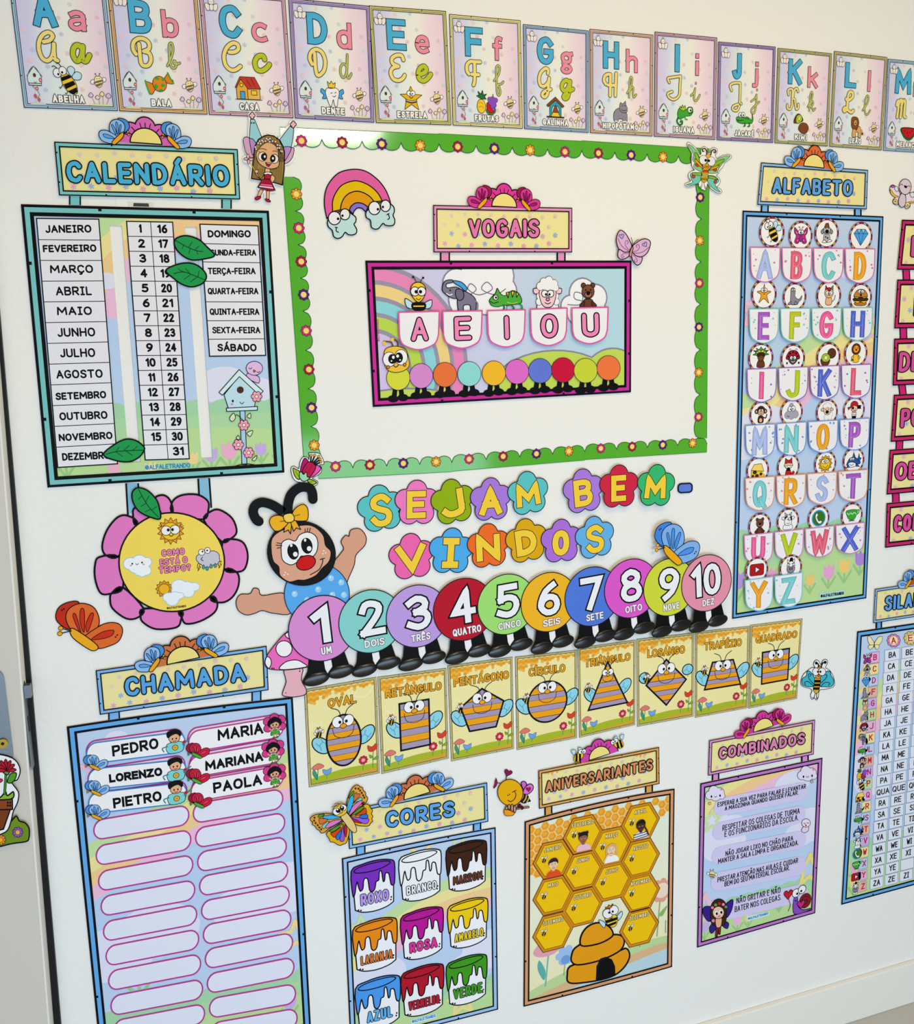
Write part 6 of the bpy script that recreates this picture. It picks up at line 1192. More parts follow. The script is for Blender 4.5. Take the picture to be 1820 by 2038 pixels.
# columns at left (vowel A) and E, I; rows from B to Z measured on the photograph
SY = ['B','C','D','F','G','H','J','K','L','M','N','P','QU','R','S','T','V','W','X','Y','Z']
TOPA, BOTA = (1560 + .1472*1458, 1100 + .1472*1375), zs(440, 1680)
SPC = ['butterfly_face','dog','diamond','seal','cat','hippo','ladybug','elephant','croc','monkey','fruits','bee','cheese','seal','croc','shark','cow','phone','cup','play','zebra']
TC = ['#e6b8de','#efe49c','#b9d3f2','#e6b8a4','#cdb2e6','#bfe0a4','#e6b8de','#efe49c','#b9d3f2','#e6b8a4','#cdb2e6','#bfe0a4','#e6b8de','#efe49c','#b9d3f2','#e6b8a4','#cdb2e6','#efe49c','#b9d3f2','#e6b8de','#e6b8a4']
for k, c in enumerate(SY):
    t = k/20; cA = lerp(TOPA, BOTA, t)
    sl = -.155 - .10*t; cw = 33 - 4.4*t; hh = 11.3 - 1.0*t
    lx = cA[0] - (36 - 7*t)
    p = T.part('consonant_tile'); x0, x1 = lx - 8 - 1*t, lx + 10.5 - 2*t; sq = lambda x, hgt: (x, cA[1] + sl*(x - cA[0]) + hgt)
    p.poly([sq(x0, -hh*.95), sq(x1, -hh*.95), sq(x1, hh*.95), sq(x0, hh*.95)], TC[k], '#6a7a9a', .6)
    text(p, c[0], sq(lx - 2, 5.6), sq(lx + 5.5, 5.6), 12, '#c01a3a' if k % 2 else '#c0186a', 2.0, style='butt', n=3); p.build()
    p = T.part('picture_print'); pp = sq(lx - 13, 0); pic(p, SPC[k], sim(pp[0], pp[1], 11), .07); p.build()
    for j, v in enumerate('AEIOU'):
        cx = cA[0] + cw*j*1.03
        if k == 18 and j == 9: continue
        p = T.part('syllable_tile'); hw = cw*.45; q = [sq(cx-hw, -hh), sq(cx+hw, -hh), sq(cx+hw, hh), sq(cx-hw, hh)]; p.poly(q, '#e4e9f6', '#8a9ac0', .8)
        if not (c == 'Y' and j == 2):
            s_ = c + v; tw = (4.6 if len(s_) == 2 else 8.2) if v != 'I' else (3.6 if len(s_) == 2 else 7.0); tw *= (1 - .06*t)
            text(p, s_, sq(cx - tw*1.6, 5.6), sq(cx + tw*1.6, 5.6), 11.8, '#1a1a1e', 1.9, gap=3.2, serif=True, n=3)
        p.build()
tS = tfz(1560, 1100, .1472)
for x, y, c, s_ in ((1478, 1183, '#dd84c8', 'A'), (1705, 1150, '#d9d268', 'E'), (1930, 1118, '#86c8d8', 'I'), (2150, 1086, '#e89a76', 'O'), (2370, 1054, '#a98ad8', 'U')):
    p = T.part('vowel_flower', tS); p.poly(petals(x, y, 92, 10, .2), c, '#5a3050', 6); p.poly(ell(x, y, 58, 64, n=24), '#f2e6b4', '#a06a30', 4)
    text(p, s_, (x-32, y+44), (x+32, y+38), 88, '#c01a2e', 14, style='butt', vec=(-.05, -1), n=4); p.build()
p = T.part('butterfly_print', tS)
draw(p, 'b #f0e6b0 1215 1215 1160 1130 1130 1130 1130 1190 1160 1240 1205 1250;b #f0e6b0 1220 1215 1270 1140 1320 1130 1320 1190 1280 1240 1225 1250;b #f0e6b0 1210 1245 1140 1250 1140 1290 1170 1300;b #f0e6b0 1222 1245 1280 1245 1270 1290 1240 1300;l #5a4a20 12 1218 1205 1212 1270', None, 5); p.build()
title_board(T, [(1739.6, 1171.4), (1912, 1146), (1908, 1213), (1736.3, 1239.5)], '#8db8ec', 'SILAB\u00c1RIO', (1757, 1217), (1893, 1198), 31, '#62a6ea', 5.4,
            [[(1744, 1236), (1754, 1234.5), (1754, 1258), (1744, 1260)], [(1893, 1212), (1903, 1210), (1903, 1236), (1893, 1238)]], '#62a6ea', (1834, 1157, 34, .1, '#b8562e', 'butterfly', BLUEB), 4.2, 1.9)

# ================================================================== courtesy words chain at the right edge
T = Thing('courtesy_sign_chain', 'column of six pink-framed yellow signs hanging from straps at the right edge', 'hanging signs', (1812, 760), .0012)
SG = [((1793.5,437.6),(1783.5,537.4),'BOM DIA',(1811,511),41), ((1784,556.6),(1778,654),'PERD\u00c3O',(1817,630),40), ((1778,674),(1775,767.5),'DESCULPA',(1786.5,740),39), ((1777.4,785.6),(1771,879.3),'POR FAVOR',(1790,851),37), ((1769,895),(1763,984),'OBRIGADO',(1779,956),35), ((1763,1001),(1760,1089.7),'COM LICEN\u00c7A',(1776.5,1059),33)]
for k, (tl, bl, wd_, t0, cp) in enumerate(SG):
    s0 = (559 - tl[1])/(6500 - tl[0]); s1 = (559 - bl[1])/(6500 - bl[0]); Lw = 205
    tr = (tl[0] + Lw, tl[1] + Lw*s0); br = (bl[0] + Lw - 3, bl[1] + Lw*s1)
    if k < 5:
        nb = SG[k+1][0]
        for dx in (13, 165):
            s = [(bl[0]+dx, bl[1]-4), (bl[0]+dx+13, bl[1]-4), (nb[0]+dx+14, nb[1]+6), (nb[0]+dx+1, nb[1]+6)]; s = [(x, y + dx*(s1)) for x, y in s]
            T.h = T.base; p = T.part('strap'); p.slab(s, '#d02478', .0006); p.up(); p.ribbon([s[0], s[3]], 2, 'k', cap='butt'); p.ribbon([s[1], s[2]], 2, 'k', cap='butt'); p.build()
    T.h = T.base + .0008; f = quad(tl, tr, br, bl); p = T.part('sign_board', f); p.slab(edge_pts(f.w, f.h, 4), m_yellow, .0012)
    for a in range(6):
        for b in range(4): snow(p, 8 + a*16 + 6*(b % 2), f.h*(.14 + .23*b), 2.2, ['#e8b4cc', '#9fb2e0', '#d9a8da'][(a + b) % 3])
    p.build()
    frame(T, f, '#c82a6c', 4.2, .9, 1.2, 'sign_frame')
    p = T.part('sign_lettering'); wl = Lw - 2*(t0[0] - tl[0]); sl = (559 - t0[1])/(6500 - t0[0])
    text(p, wd_, t0, (t0[0] + wl, t0[1] + wl*sl), cp, '#dd4f9e', 6.4, 'k', 2.0, n=5, gap=4.0); p.build()

# ================================================================== cut-out figures on the wall
def shape_thing(name, label, cat, px, base, group=None):
    return Thing(name, label, cat, px, base, group)
def F(s): return [tuple(map(float, t.split(','))) for t in s.split()]
# fairy -------------------------------------------------------------
tz = tfz(470, 215, .0981)
T = Thing('fairy_cutout', 'paper fairy with long brown hair, pale blue wings and a red dress', 'paper fairy', (533, 315), .0032)
p = T.part('backing', tz)
p.slab(F('245,190 240,130 290,75 340,75 400,130 410,190 400,250 540,560 640,530 760,545 870,610 1010,400 1070,350 1075,280 1150,240 1240,280 1255,350 1200,430 1190,520 1165,790 1210,830 1200,960 1150,1080 1090,1140 995,1170 990,1250 945,1600 770,1550 815,1680 800,1720 700,1730 720,1920 650,1945 570,1860 560,1720 500,1860 430,1900 365,1850 460,1680 415,1640 490,1490 300,1460 270,1440 300,1230 240,1150 140,1090 130,1000 200,960 150,850 125,610 235,595 250,290'), '#f0f0f0', .0006)
p.build()
draw_halves(T, 'wing', tz, 'b #d2a4c6 265 620 150 620 155 760 200 920 300 1020 350 980 300 830;b #b98acb 270 625 350 650 420 720 340 960 300 850;p #97cfdb 290 240 370 240 515 600 400 720 340 640 265 620;b #d2a4c6 1170 825 1100 830 1050 980 985 1080 985 1140 1080 1090 1150 980;b #b98acb 960 810 1060 790 1115 830 1060 960 985 1060;p #97cfdb 1090 380 1165 430 1150 620 1115 800 1040 790 960 800 880 650;E #15434a 312 314 14 18;E #15434a 358 314 16 18', 14, 700)
for x, y in ((322, 165), (1155, 345)):
    p = T.part('wing_tip_flower', tz, keep=True); p.up(); [p.face(ell(x+a, y+b, 40, 44, n=12), 'k') for a, b in ((-30, 0), (30, 0), (0, -36), (0, 36))]; p.up(); [p.face(ell(x+a, y+b, 24, 26, n=12), '#f0b6c0') for a, b in ((-30, 0), (30, 0), (0, -36), (0, 36), (0, 0))]; p.build()
p = T.part('hair', tz, keep=True)
draw(p, 'p #a08648 310 1440 360 1000 375 800 450 650 560 580 640 560 760 580 870 660 940 780 975 900 970 1250 935 1570 770 1520 500 1470', None, 26)
rnd = random.Random(3)
for k in range(26):
    x = 330 + k*24; p.up() if k == 0 else None
    y1 = 1440 + (x-310)*.2; y0 = 1000 if x < 450 or x > 850 else 1230
    p.ribbon([(x + rnd.uniform(-4, 4), y0), (x - 8, y1 - 10)], 8, '#4a3618', cap='butt')
for k in range(7): p.ribbon(crom([(560 + k*45, 600 - abs(k-2)*4), (700 + k*36, 680 + k*20), (840 + k*18, 820 + k*30), (860 + k*16, 1100)], 4), 9, '#4a3618', cap='butt')
p.build()
p = T.part('body', tz, keep=True)
draw(p, 'p s 590 1225 680 1225 690 1310 580 1310;b s 700 1370 770 1400 775 1470 720 1530 680 1510 670 1470;b s 560 1350 540 1420 480 1440 430 1350 410 1280 385 1320 430 1400 500 1460 560 1440;p s 480 1660 550 1680 470 1830 415 1810;p s 610 1690 675 1690 665 1860 610 1850;b #b01038 380 1830 440 1800 495 1800 490 1840 430 1875 385 1870;b #b01038 585 1850 640 1860 690 1890 690 1915 640 1915 600 1890', None, 12)
draw(p, 'p #b3122f 560 1320 720 1320 690 1450 580 1450;b w 560 1330 640 1310 720 1335 700 1365 640 1350 580 1360;p #a31030 530 1450 690 1460 790 1680 700 1695 560 1665 432 1620;p #ee5c9c 500 1540 720 1560 750 1620 460 1590;p #f6c0d0 470 1580 740 1610 765 1660 445 1615', None, 12)
draw(p, 'l #c8a838 16 290 1130 400 1330;e s 410 1300 38 36;e #f0b6c0 235 1000 28 50;e #f0b6c0 250 1100 26 46;e #f0b6c0 195 1045 42 24;e #f0b6c0 300 1055 44 26;E #5a1a20 248 1050 14 14', None, 11); p.build()
p = T.part('face', tz, keep=True)
draw(p, 'b #e0ac7c 400 960 440 860 560 740 660 710 780 770 840 860 850 1000 860 1180 760 1240 640 1235 500 1170 430 1080;e #ece6e2 530 1000 88 92;e #ece6e2 770 1045 82 92;E k 560 1005 62 76;E k 740 1040 54 74;E w 575 1000 20 26;E w 740 1035 20 26;p #b01828 590 1120 710 1135 660 1200 620 1190;p w 592 1118 708 1134 690 1155 612 1140;c #6a3a1a 12 460 850 530 838 610 865;c #6a3a1a 12 735 890 790 885 830 905;c k 9 450 890 480 920', None, 12)
p.build()
p = T.part('flower_crown', tz, keep=True)
for k, (x, y) in enumerate(F('400,850 385,810 440,730 470,690 490,740 540,700 590,690 640,660 680,640 670,700 730,690 790,700 830,770 830,830 880,780 870,830 900,890 920,900 520,680 610,640')): p.poly(petals(x, y, 24, 5, .4), '#f2ddd6', '#3a2418', 6)
p.build()

# green butterfly ------------------------------------------------------
tz = tfz(1355, 270, .06135)
T = Thing('green_butterfly_cutout', 'paper butterfly with green and teal wings and big eyes on the top right border corner', 'paper butterfly', (1407, 333), .0032, 'paper butterflies on the wall')
p = T.part('backing', tz)
p.slab(F('170,280 210,225 260,230 470,400 600,640 640,600 620,480 680,390 750,360 830,410 850,580 930,570 960,430 1060,395 1160,450 1160,560 1090,630 1130,760 1350,650 1540,615 1630,660 1620,730 1520,800 1410,880 1330,1040 1240,1130 1210,1220 1120,1300 1230,1390 1270,1500 1220,1590 1140,1670 1280,1750 1320,1830 1260,1890 1150,1860 960,1740 840,1560 810,1760 750,1790 640,1740 560,1650 560,1560 380,1640 200,1670 110,1620 120,1560 240,1520 310,1480 230,1360 220,1260 300,1170 430,1130 340,1000 320,850 330,580'), '#f3f3f1', .0006); p.stroke(F('170,280 210,225 260,230 470,400 600,640 640,600 620,480 680,390 750,360 830,410 850,580 930,570 960,430 1060,395 1160,450 1160,560 1090,630 1130,760 1350,650 1540,615 1630,660 1620,730 1520,800 1410,880 1330,1040 1240,1130 1210,1220 1120,1300 1230,1390 1270,1500 1220,1590 1140,1670 1280,1750 1320,1830 1260,1890 1150,1860 960,1740 840,1560 810,1760 750,1790 640,1740 560,1650 560,1560 380,1640 200,1670 110,1620 120,1560 240,1520 310,1480 230,1360 220,1260 300,1170 430,1130 340,1000 320,850 330,580'), 14, '#4a4a40', True); p.build()
draw_halves(T, 'wing', tz, 'b #86c98e 215 295 400 400 560 640 650 1000 680 1190 480 1110 390 1000 420 900 360 800 370 580;b #8cb824 430 560 520 620 600 800 700 1080 560 900 450 720;b #e8a318 420 760 520 830 640 960 690 1080 560 980 450 860;b #d04030 440 930 500 920 560 980 540 1020 470 1000;b #86c98e 1580 680 1400 680 1130 800 900 1100 890 1230 1160 1220 1200 1100 1350 900;b #8cb824 1380 770 1160 840 1000 980 900 1120 1100 1010 1320 880;b #e8a318 1230 970 1040 1020 900 1130 1060 1100 1200 1020;b #d04030 1010 1110 1120 1080 1130 1160 1060 1160;b #6ccab8 640 1240 360 1210 280 1290 330 1450 360 1530 150 1600 300 1620 520 1560 620 1440;p #8cb824 640 1210 360 1210 330 1290 640 1310;e #d04030 380 1340 55 55;b #6ccab8 860 1310 1080 1330 1210 1480 1090 1620 1260 1830 1120 1790 940 1650 840 1480;p #8cb824 870 1310 1060 1340 1180 1440 870 1390;e #d04030 1090 1500 42 65 .4', 14, 760)
p = T.part('body', tz, keep=True)
draw(p, 'b #e0a820 710 1060 870 1060 860 1250 840 1450 720 1530 620 1440 650 1280;p #d04318 705 1130 868 1130 862 1200 690 1200;p #a8d6a8 670 1260 860 1270 850 1320 650 1310;p #8a9a1a 625 1390 850 1400 830 1450 625 1440', None, 12)
draw(p, 'b #e8a832 800 630 900 620 940 700 960 900 900 1040 780 1060 680 980 700 800;e #e8e8ec 700 800 130 150;e #e8e8ec 960 850 130 150;E k 775 815 42 46;E k 875 830 42 46;b #e8b040 820 890 860 990 810 1010 780 980;c k 10 720 980 800 1030 890 1010;c #4a2a14 34 810 620 800 500 740 430 670 460 680 520 720 520;c #4a2a14 34 940 640 980 500 1060 470 1110 530 1070 570 1040 540;c #3a3a3a 12 660 1540 640 1700 600 1710 610 1640;c #3a3a3a 12 720 1540 760 1740 790 1720 760 1660', None, 12); p.build()

# tulip ------------------------------------------------------------------
tz = tfz(570, 880, .04945)
T = Thing('tulip_cutout', 'small pink paper tulip with yellow stamens at the lower left border corner', 'paper flower', (611, 935), .0032)
p = T.part('backing', tz); o = F('500,1050 540,800 640,610 760,580 870,640 900,700 920,560 900,430 1080,420 1290,440 1400,540 1490,760 1490,880 1320,910 1410,1020 1400,1180 1250,1320 1030,1440 1160,1520 1260,1580 1240,1690 1080,1760 860,1700 760,1620 620,1610 400,1570 260,1430 190,1200 190,1010 290,960 380,1000')
p.slab(crom(o, 3, True), '#f1f1ef', .0006); p.stroke(crom(o, 3, True), 26, '#2a2a2e', True); p.build()
p = T.part('leaves', tz, keep=True); draw(p, 'b #a3c41c 260 1040 380 1090 520 1180 520 1480 400 1440 300 1280;b #a3c41c 840 1540 940 1480 1200 1600 1180 1650 1000 1700;c k 14 350 1160 490 1360;c k 14 850 1600 1050 1590', None, 36); p.build()
p = T.part('petals', tz, keep=True); draw(p, 'b #b8086c 560 1190 600 900 720 640 860 740 880 900 700 1180;b #ea5cb4 1180 940 1330 980 1380 1080 1200 1280 960 1410 860 1360;b #c0104c 640 1200 720 960 860 800 1000 800 1150 920 1150 1080 1000 1320 860 1400;c #6a0830 14 720 1180 840 960;c #6a0830 14 860 1200 1030 920;b #9adcb0 540 1190 620 1210 680 1290 800 1190 830 1380 930 1420 800 1540 660 1560 540 1450 510 1320', None, 34); p.build()
p = T.part('stamens', tz, keep=True)
for a, b, c, d in ((970, 780, 990, 540), (1030, 780, 1130, 540), (1090, 800, 1290, 590), (1130, 840, 1340, 690), (1160, 890, 1370, 800)): p.stroke([(a, b), (c, d)], 60, 'k'); p.poly(ell(c, d - 20, 54, 52, n=12), '#e2ac34', 'k', 16)
p.build()

# rainbow --------------------------------------------------------------
tz = tfz(640, 330, .08791)
T = Thing('rainbow_cutout', 'paper rainbow standing on two pale blue clouds with googly eyes', 'paper rainbow', (715, 405), .0012)
def arch(o, i): return crom(F(o), 5) + crom(F(i), 5)[::-1]
AR = ['120,1200 65,900 80,620 180,380 400,160 720,85 1000,130 1260,310 1430,520 1530,740 1570,900', '250,1040 250,800 330,600 480,430 740,345 960,390 1160,510 1290,650 1370,800', '425,1000 450,860 520,720 640,620 800,580 960,620 1100,710 1190,820', '630,1010 660,930 740,860 840,840 950,870 1050,940', '710,1100 730,1040 790,970 850,955 920,975 1000,1050']
h0 = T.h
p = T.part('arch', tz); p.slab(arch(AR[0], AR[4]), '#e060a4', .0008)
for k, c in enumerate(['#e060a4', '#e3bb08', '#e29a08', '#8a72d6']):
    p.poly(arch(AR[k], AR[k+1]), c, 'k', 26)
p.build()
for pts, eyes in (('140,1240 300,1080 560,1020 680,1100 770,1170 770,1270 730,1330 790,1440 780,1530 700,1570 600,1560 530,1510 460,1610 360,1650 270,1600 240,1470 150,1380', (290, 1190, 140, 150, 370, 1205, 525, 1105, 112, 125, 470, 1135, 'c k 22 330 1400 330 1480 380 1510;c k 22 305 1395 355 1405')),
                  ('1000,1060 1100,960 1300,850 1500,850 1620,930 1640,1040 1610,1130 1650,1230 1630,1340 1530,1365 1440,1350 1380,1310 1290,1420 1200,1440 1120,1390 1100,1240 1010,1180', (1190, 965, 132, 150, 1268, 992, 1440, 915, 112, 130, 1380, 940, 'c k 22 1500 1100 1525 1160 1525 1200 1490 1220;c k 22 1470 1115 1520 1090'))):
    p = T.part('cloud', tz); p.slab(crom(F(pts), 3, True), '#bfe0e2', .0006, side='#333333'); p.stroke(crom(F(pts), 3, True), 26, 'k', True)
    a = eyes; p.poly(ell(a[0], a[1], a[2], a[3], n=24), '#ececf0', 'k', 24); p.poly(ell(a[6], a[7], a[8], a[9], n=24), '#ececf0', 'k', 24); p.poly(ell(a[4], a[5], 30, 32, n=12), 'k'); p.poly(ell(a[10], a[11], 28, 30, n=12), 'k'); draw(p, a[12]); p.build()

# lilac butterfly ---------------------------------------------------------
tz = tfz(1210, 440, .05495)
T = Thing('lilac_butterfly_cutout', 'lilac paper butterfly with heart marks on the VOGAIS poster corner', 'paper butterfly', (1258, 493), .0050, 'paper butterflies on the wall')
for pts, ex in (('830,920 740,700 600,460 440,345 340,420 270,650 290,850 370,1040 500,1130 720,1140 760,1050', 'h #b9a8da 460 570 1;c #6a1a5a 18 330 640 420 850 560 1000 720 1100;c #6a1a5a 18 720 1060 600 900 590 760 650 720 700 780 650 850'),
                ('840,930 1000,790 1200,670 1380,670 1490,760 1480,920 1380,1160 1220,1290 1060,1320 900,1240 830,1150', 'h #b9a8da 1300 870 1;c #6a1a5a 18 850 1160 1050 1170 1250 1110 1440 960;c #6a1a5a 18 850 1120 1020 1080 1100 960 1050 860 980 900 1010 980'),
                ('370,1040 310,1180 320,1300 390,1390 520,1390 640,1340 720,1260 720,1140 540,1140', 'c #6a1a5a 18 700 1190 540 1190 440 1250 460 1340 530 1310 490 1260'),
                ('800,1250 830,1150 920,1240 1060,1310 1180,1320 1170,1460 1100,1570 1000,1610 900,1520 830,1400', 'c #6a1a5a 18 850 1230 960 1340 1010 1450 960 1500 900 1460 940 1410')):
    p = T.part('wing', tz); p.slab(crom(F(pts), 3, True), '#dcb2da', .0005); p.stroke(crom(F(pts), 3, True), 34, '#35101e', True)
    for c in ex.split(';'):
        if c[0] == 'h': v = c.split(); x, y = float(v[2]), float(v[3]); p.poly(crom([(x + 90*a, y - 90*b) for a, b in heart(0, 0, 1, .2 if x < 900 else .6)], 3, True), v[1], '#4a1a60', 20)
        else: draw(p, c, None, 10)
    p.build()
p = T.part('body', tz, keep=True); draw(p, 'b #c9958e 830 930 860 1000 820 1150 800 1280 750 1310 720 1240 740 1120 790 1000;c k 22 830 900 825 760 785 610;c k 22 850 890 920 770 1050 680', None, 26); p.build()

# pale winged creature at the upper right ------------------------------------
tz = tfz(1755, 340, .1766)
T = Thing('smiling_butterfly_cutout', 'pale lilac smiling paper butterfly with cream wings at the upper right', 'paper butterfly', (1797, 385), .0012, 'paper butterflies on the wall')
for pts in ('190,230 140,165 100,170 88,220 110,270 150,300 125,330 130,370 170,385 195,350 210,290', '270,260 320,250 380,235 430,240 440,290 410,340 350,360 310,350 315,400 280,430 250,400 255,310'):
    p = T.part('wing', tz); p.slab(crom(F(pts), 3, True), '#ead9e6', .0005); p.stroke(crom(F(pts), 3, True), 7, '#4a2a2a', True)
    if '190,230' in pts: draw(p, 'b y 92 215 105 265 150 300 185 290 140 270 105 220;e Y 150 348 26 26;h #f2e0a0 150 345 9;b #dbe6f0 140 200 165 175 185 215 165 235;b #b06ab8 100 180 125 165 140 180 118 192', None, 5)
    else: draw(p, 'b y 300 350 360 345 400 320 430 300 430 320 380 355 310 365;e Y 285 385 28 28;h #f2e0a0 285 390 10;b #dbe6f0 310 260 350 245 360 290 330 300', None, 5)
    p.build()
p = T.part('body', tz, keep=True); draw(p, 'b #d9c6d6 195 290 230 250 262 290 262 370 235 410 200 405 182 360;e #ddcbdc 258 182 68 88;c k 6 205 165 215 152 230 165;c k 6 285 180 300 170 312 185;p k 245 168 278 178 268 196 252 190;E #e8a8b8 195 185 8 10;E #e8a8b8 312 210 8 10', None, 7); p.build()

# orange and blue butterflies ----------------------------------------------------
for lab, px, hp, cols, rot, grp in (('orange paper butterfly with a yellow body left of the CHAMADA sign', (177, 1246), 52.5, ('#e2692a', '#cc2f12', '#c42a12'), 0, 1), ('blue paper butterfly with an orange body perched on the number 9 circle', (1340, 1080), 45, ('#7fb0f0', '#4a92ec', '#3f86e4'), .02, 2)):
    T = Thing('butterfly_cutout', lab, 'paper butterfly', px, .0012 if grp == 1 else .0150, 'paper butterflies on the wall')
    tf = sim(px[0], px[1], hp, rot, 1.0)
    p = T.part('figure', tf); h0 = T.h
    p.slab(F('-1.0,.3 -1.0,.75 -.6,.98 -.2,.9 .2,.73 .37,.33 .3,.0 .67,.05 1.03,-.03 1.12,-.3 1.0,-.65 .67,-.82 .25,-.85 .1,-.94 -.1,-.85 -.55,-.4 -.65,-.1'), cols[0], .0008); butterfly(p, tf, *cols, body='#f0ac14', lw=.035)
    for x, y in ((-.85, .72), (-.78, .76), (.95, -.45), (.88, -.52)): p.poly(ell(x, y, .03, .03, n=8), 'k')
    p.build()

# mushroom ------------------------------------------------------------------
tz = tfz(100, 940, .3516)
T = Thing('mushroom_cutout', 'pink paper mushroom with white spots beside the number 1 circle', 'paper mushroom', (568, 1320), .0034)
p = T.part('stem', tz); q = crom(F('1325,1110 1335,1180 1315,1240 1320,1262 1380,1268 1440,1255 1448,1225 1420,1170 1425,1100'), 3, True); p.slab(q, '#e8b2c0', .0006); p.stroke(q, 5, '#3a2028', True); draw(p, 'E k 1411 1108 4 4;E k 1411 1122 4 4;E k 1333 1245 3 3'); p.build()
p = T.part('cap', tz, keep=True); q = crom(F('1213,1080 1225,1035 1280,960 1340,900 1400,890 1440,930 1470,1000 1490,1080 1470,1095 1380,1110 1290,1115 1230,1105'), 4, True); p.slab(q, '#ee6cc0', .0006); p.stroke(q, 5, '#3a2028', True)
draw(p, 'e #f4f2f6 1322 995 46 46;b #f4f2f6 1215 1075 1225 1040 1245 1050 1250 1080 1235 1105;b #f4f2f6 1300 1112 1330 1070 1390 1058 1430 1075 1445 1098;b #f4f2f6 1330 910 1380 892 1390 930 1345 935;E k 1255 1105 4 4;E k 1265 1106 4 4', None, 5); p.build()

# ================================================================== number caterpillar
T = Thing('caterpillar_girl_cutout', 'paper caterpillar girl with black hood, yellow bow, red nose and raised arms', 'paper caterpillar', (600, 1110), .0026)
p = T.part('arm', tz); q = crom(F('1330,685 1200,695 1180,660 1150,655 1130,685 1075,690 1052,730 1065,780 1110,805 1160,795 1200,780 1260,795 1360,795'), 4, True); p.slab(q, '#d9a087', .0006); p.stroke(q, 5, '#2a1a16', True); p.build()
p = T.part('arm', tz); q = crom(F('1600,530 1640,460 1660,430 1645,390 1670,355 1690,360 1700,325 1750,318 1785,360 1780,410 1730,465 1720,520 1690,590 1660,640'), 4, True); p.slab(q, '#d9a087', .0006); p.stroke(q, 5, '#2a1a16', True); p.build()
p = T.part('body', tz, keep=True); q = ell(1508, 688, 184, 176, 0, 48); p.slab(q, '#58aaf2', .0006); p.stroke(q, 5, '#1a2a4a', True)
for x, y in ((1382, 686), (1515, 660), (1587, 596), (1645, 620), (1452, 720), (1395, 780), (1660, 690), (1595, 690)): p.poly(ell(x, y, 17, 18, n=14), '#9fd2fa'); p.poly(ell(x-3, y-5, 5, 6, n=8), '#d9effe')
p.build()
hd = T.h
m_black_gloss = mat('#08080a', .5)
for pts in (F('1345,240 1345,180 1365,120 1410,85 1460,85 1480,110 1485,150'), F('1320,225 1260,185 1200,168 1160,185 1148,225 1165,265 1180,275')):
    T.h = hd; p = T.part('antenna', tz, keep=True); c = crom(pts, 6); L = []; R = []
    for i in range(len(c)):
        a, b = Vector(c[max(i-1, 0)]), Vector(c[min(i+1, len(c)-1)]); d = (b-a).normalized(); n = Vector((-d[1], d[0]))*27; L.append(tuple(Vector(c[i])+n)); R.append(tuple(Vector(c[i])-n))
    e = Vector(c[-1]); d = (e - Vector(c[-2])).normalized(); a = math.atan2(d[1], d[0])
    p.slab(L + ell(e[0], e[1], 27, n=8, a0=a+pi/2, a1=a-pi/2) + R[::-1], m_black_gloss, .0008, side='#111111'); p.build()
p = T.part('hood', tz, keep=True); q = ell(1420, 455, 196, 182, .35, 48); p.slab(q, '#0e0e10', .0008, side='#111111'); p.build()
p = T.part('face', tz, keep=True)
draw(p, 'b #dca48a 1250 440 1255 370 1310 325 1400 300 1480 300 1540 350 1555 410 1585 445 1575 500 1535 540 1500 580 1440 605 1400 605 1350 615 1300 580 1292 530 1262 500', None, 4)
draw(p, 'b w 1305 440 1310 395 1345 375 1385 385 1410 350 1460 335 1505 365 1510 430 1480 475 1420 470 1400 500 1360 520 1315 495;E k 1372 445 32 46 -.2;E k 1450 412 32 46 -.2;E w 1385 460 13 14;E w 1463 428 13 14;E w 1362 410 7 9;E w 1440 380 7 9;e #cf1010 1445 508 56 40 -.35;c #2a1a16 5 1470 575 1520 545 1540 500 1535 485;c #2a1a16 5 1525 490 1550 482;c k 4 1305 400 1280 395;c k 4 1310 412 1276 408;c k 4 1305 422 1282 425;c k 4 1450 335 1456 312;c k 4 1462 338 1470 312;c k 4 1440 335 1440 316', None, 5)
for x, y in ((1328, 562), (1342, 572), (1322, 576), (1545, 440), (1555, 452), (1540, 456)): p.poly(ell(x, y, 5, 5, n=8), '#f6e2da')
p.build()
p = T.part('bow', tz, keep=True); h0 = T.h
draw(p, 'p #e8b020 1330 270 1320 335 1345 322 1358 345 1365 275;p #e8b020 1355 270 1375 330 1390 310 1415 320 1385 265;b #edb21c 1340 265 1295 240 1250 250 1240 285 1265 325 1300 325 1340 290;b #edb21c 1360 250 1385 200 1430 178 1455 205 1455 260 1430 272 1375 268;b #f6d050 1318 240 1360 228 1378 250 1370 275 1330 278;c #7a4a08 4 1330 270 1300 275;c #7a4a08 4 1375 245 1410 235', None, 5); p.build()
NUM = [(641,1249,66,'UM','#d98ed6','pink-lilac'),(737,1235,63.5,'DOIS','#86d0cf','turquoise'),(829,1224.5,62.6,'TR\u00caS','#bd9ce4','lavender'),(921,1211,62.6,'QUATRO','#b8122c','dark red'),(1005.7,1200.7,60.6,'CINCO','#9fdd74','light green'),
       (1089.3,1196,59.4,'SEIS','#f0b524','amber'),(1175,1184.8,59.3,'SETE','#4f78dc','blue'),(1252,1168.7,59,'OITO','#dc58cf','magenta'),(1327,1166,57.4,'NOVE','#cfd83c','lime yellow'),(1400,1157.8,56.4,'DEZ','#e592ac','rose pink')]
m_boot = mat('#060608', .24)
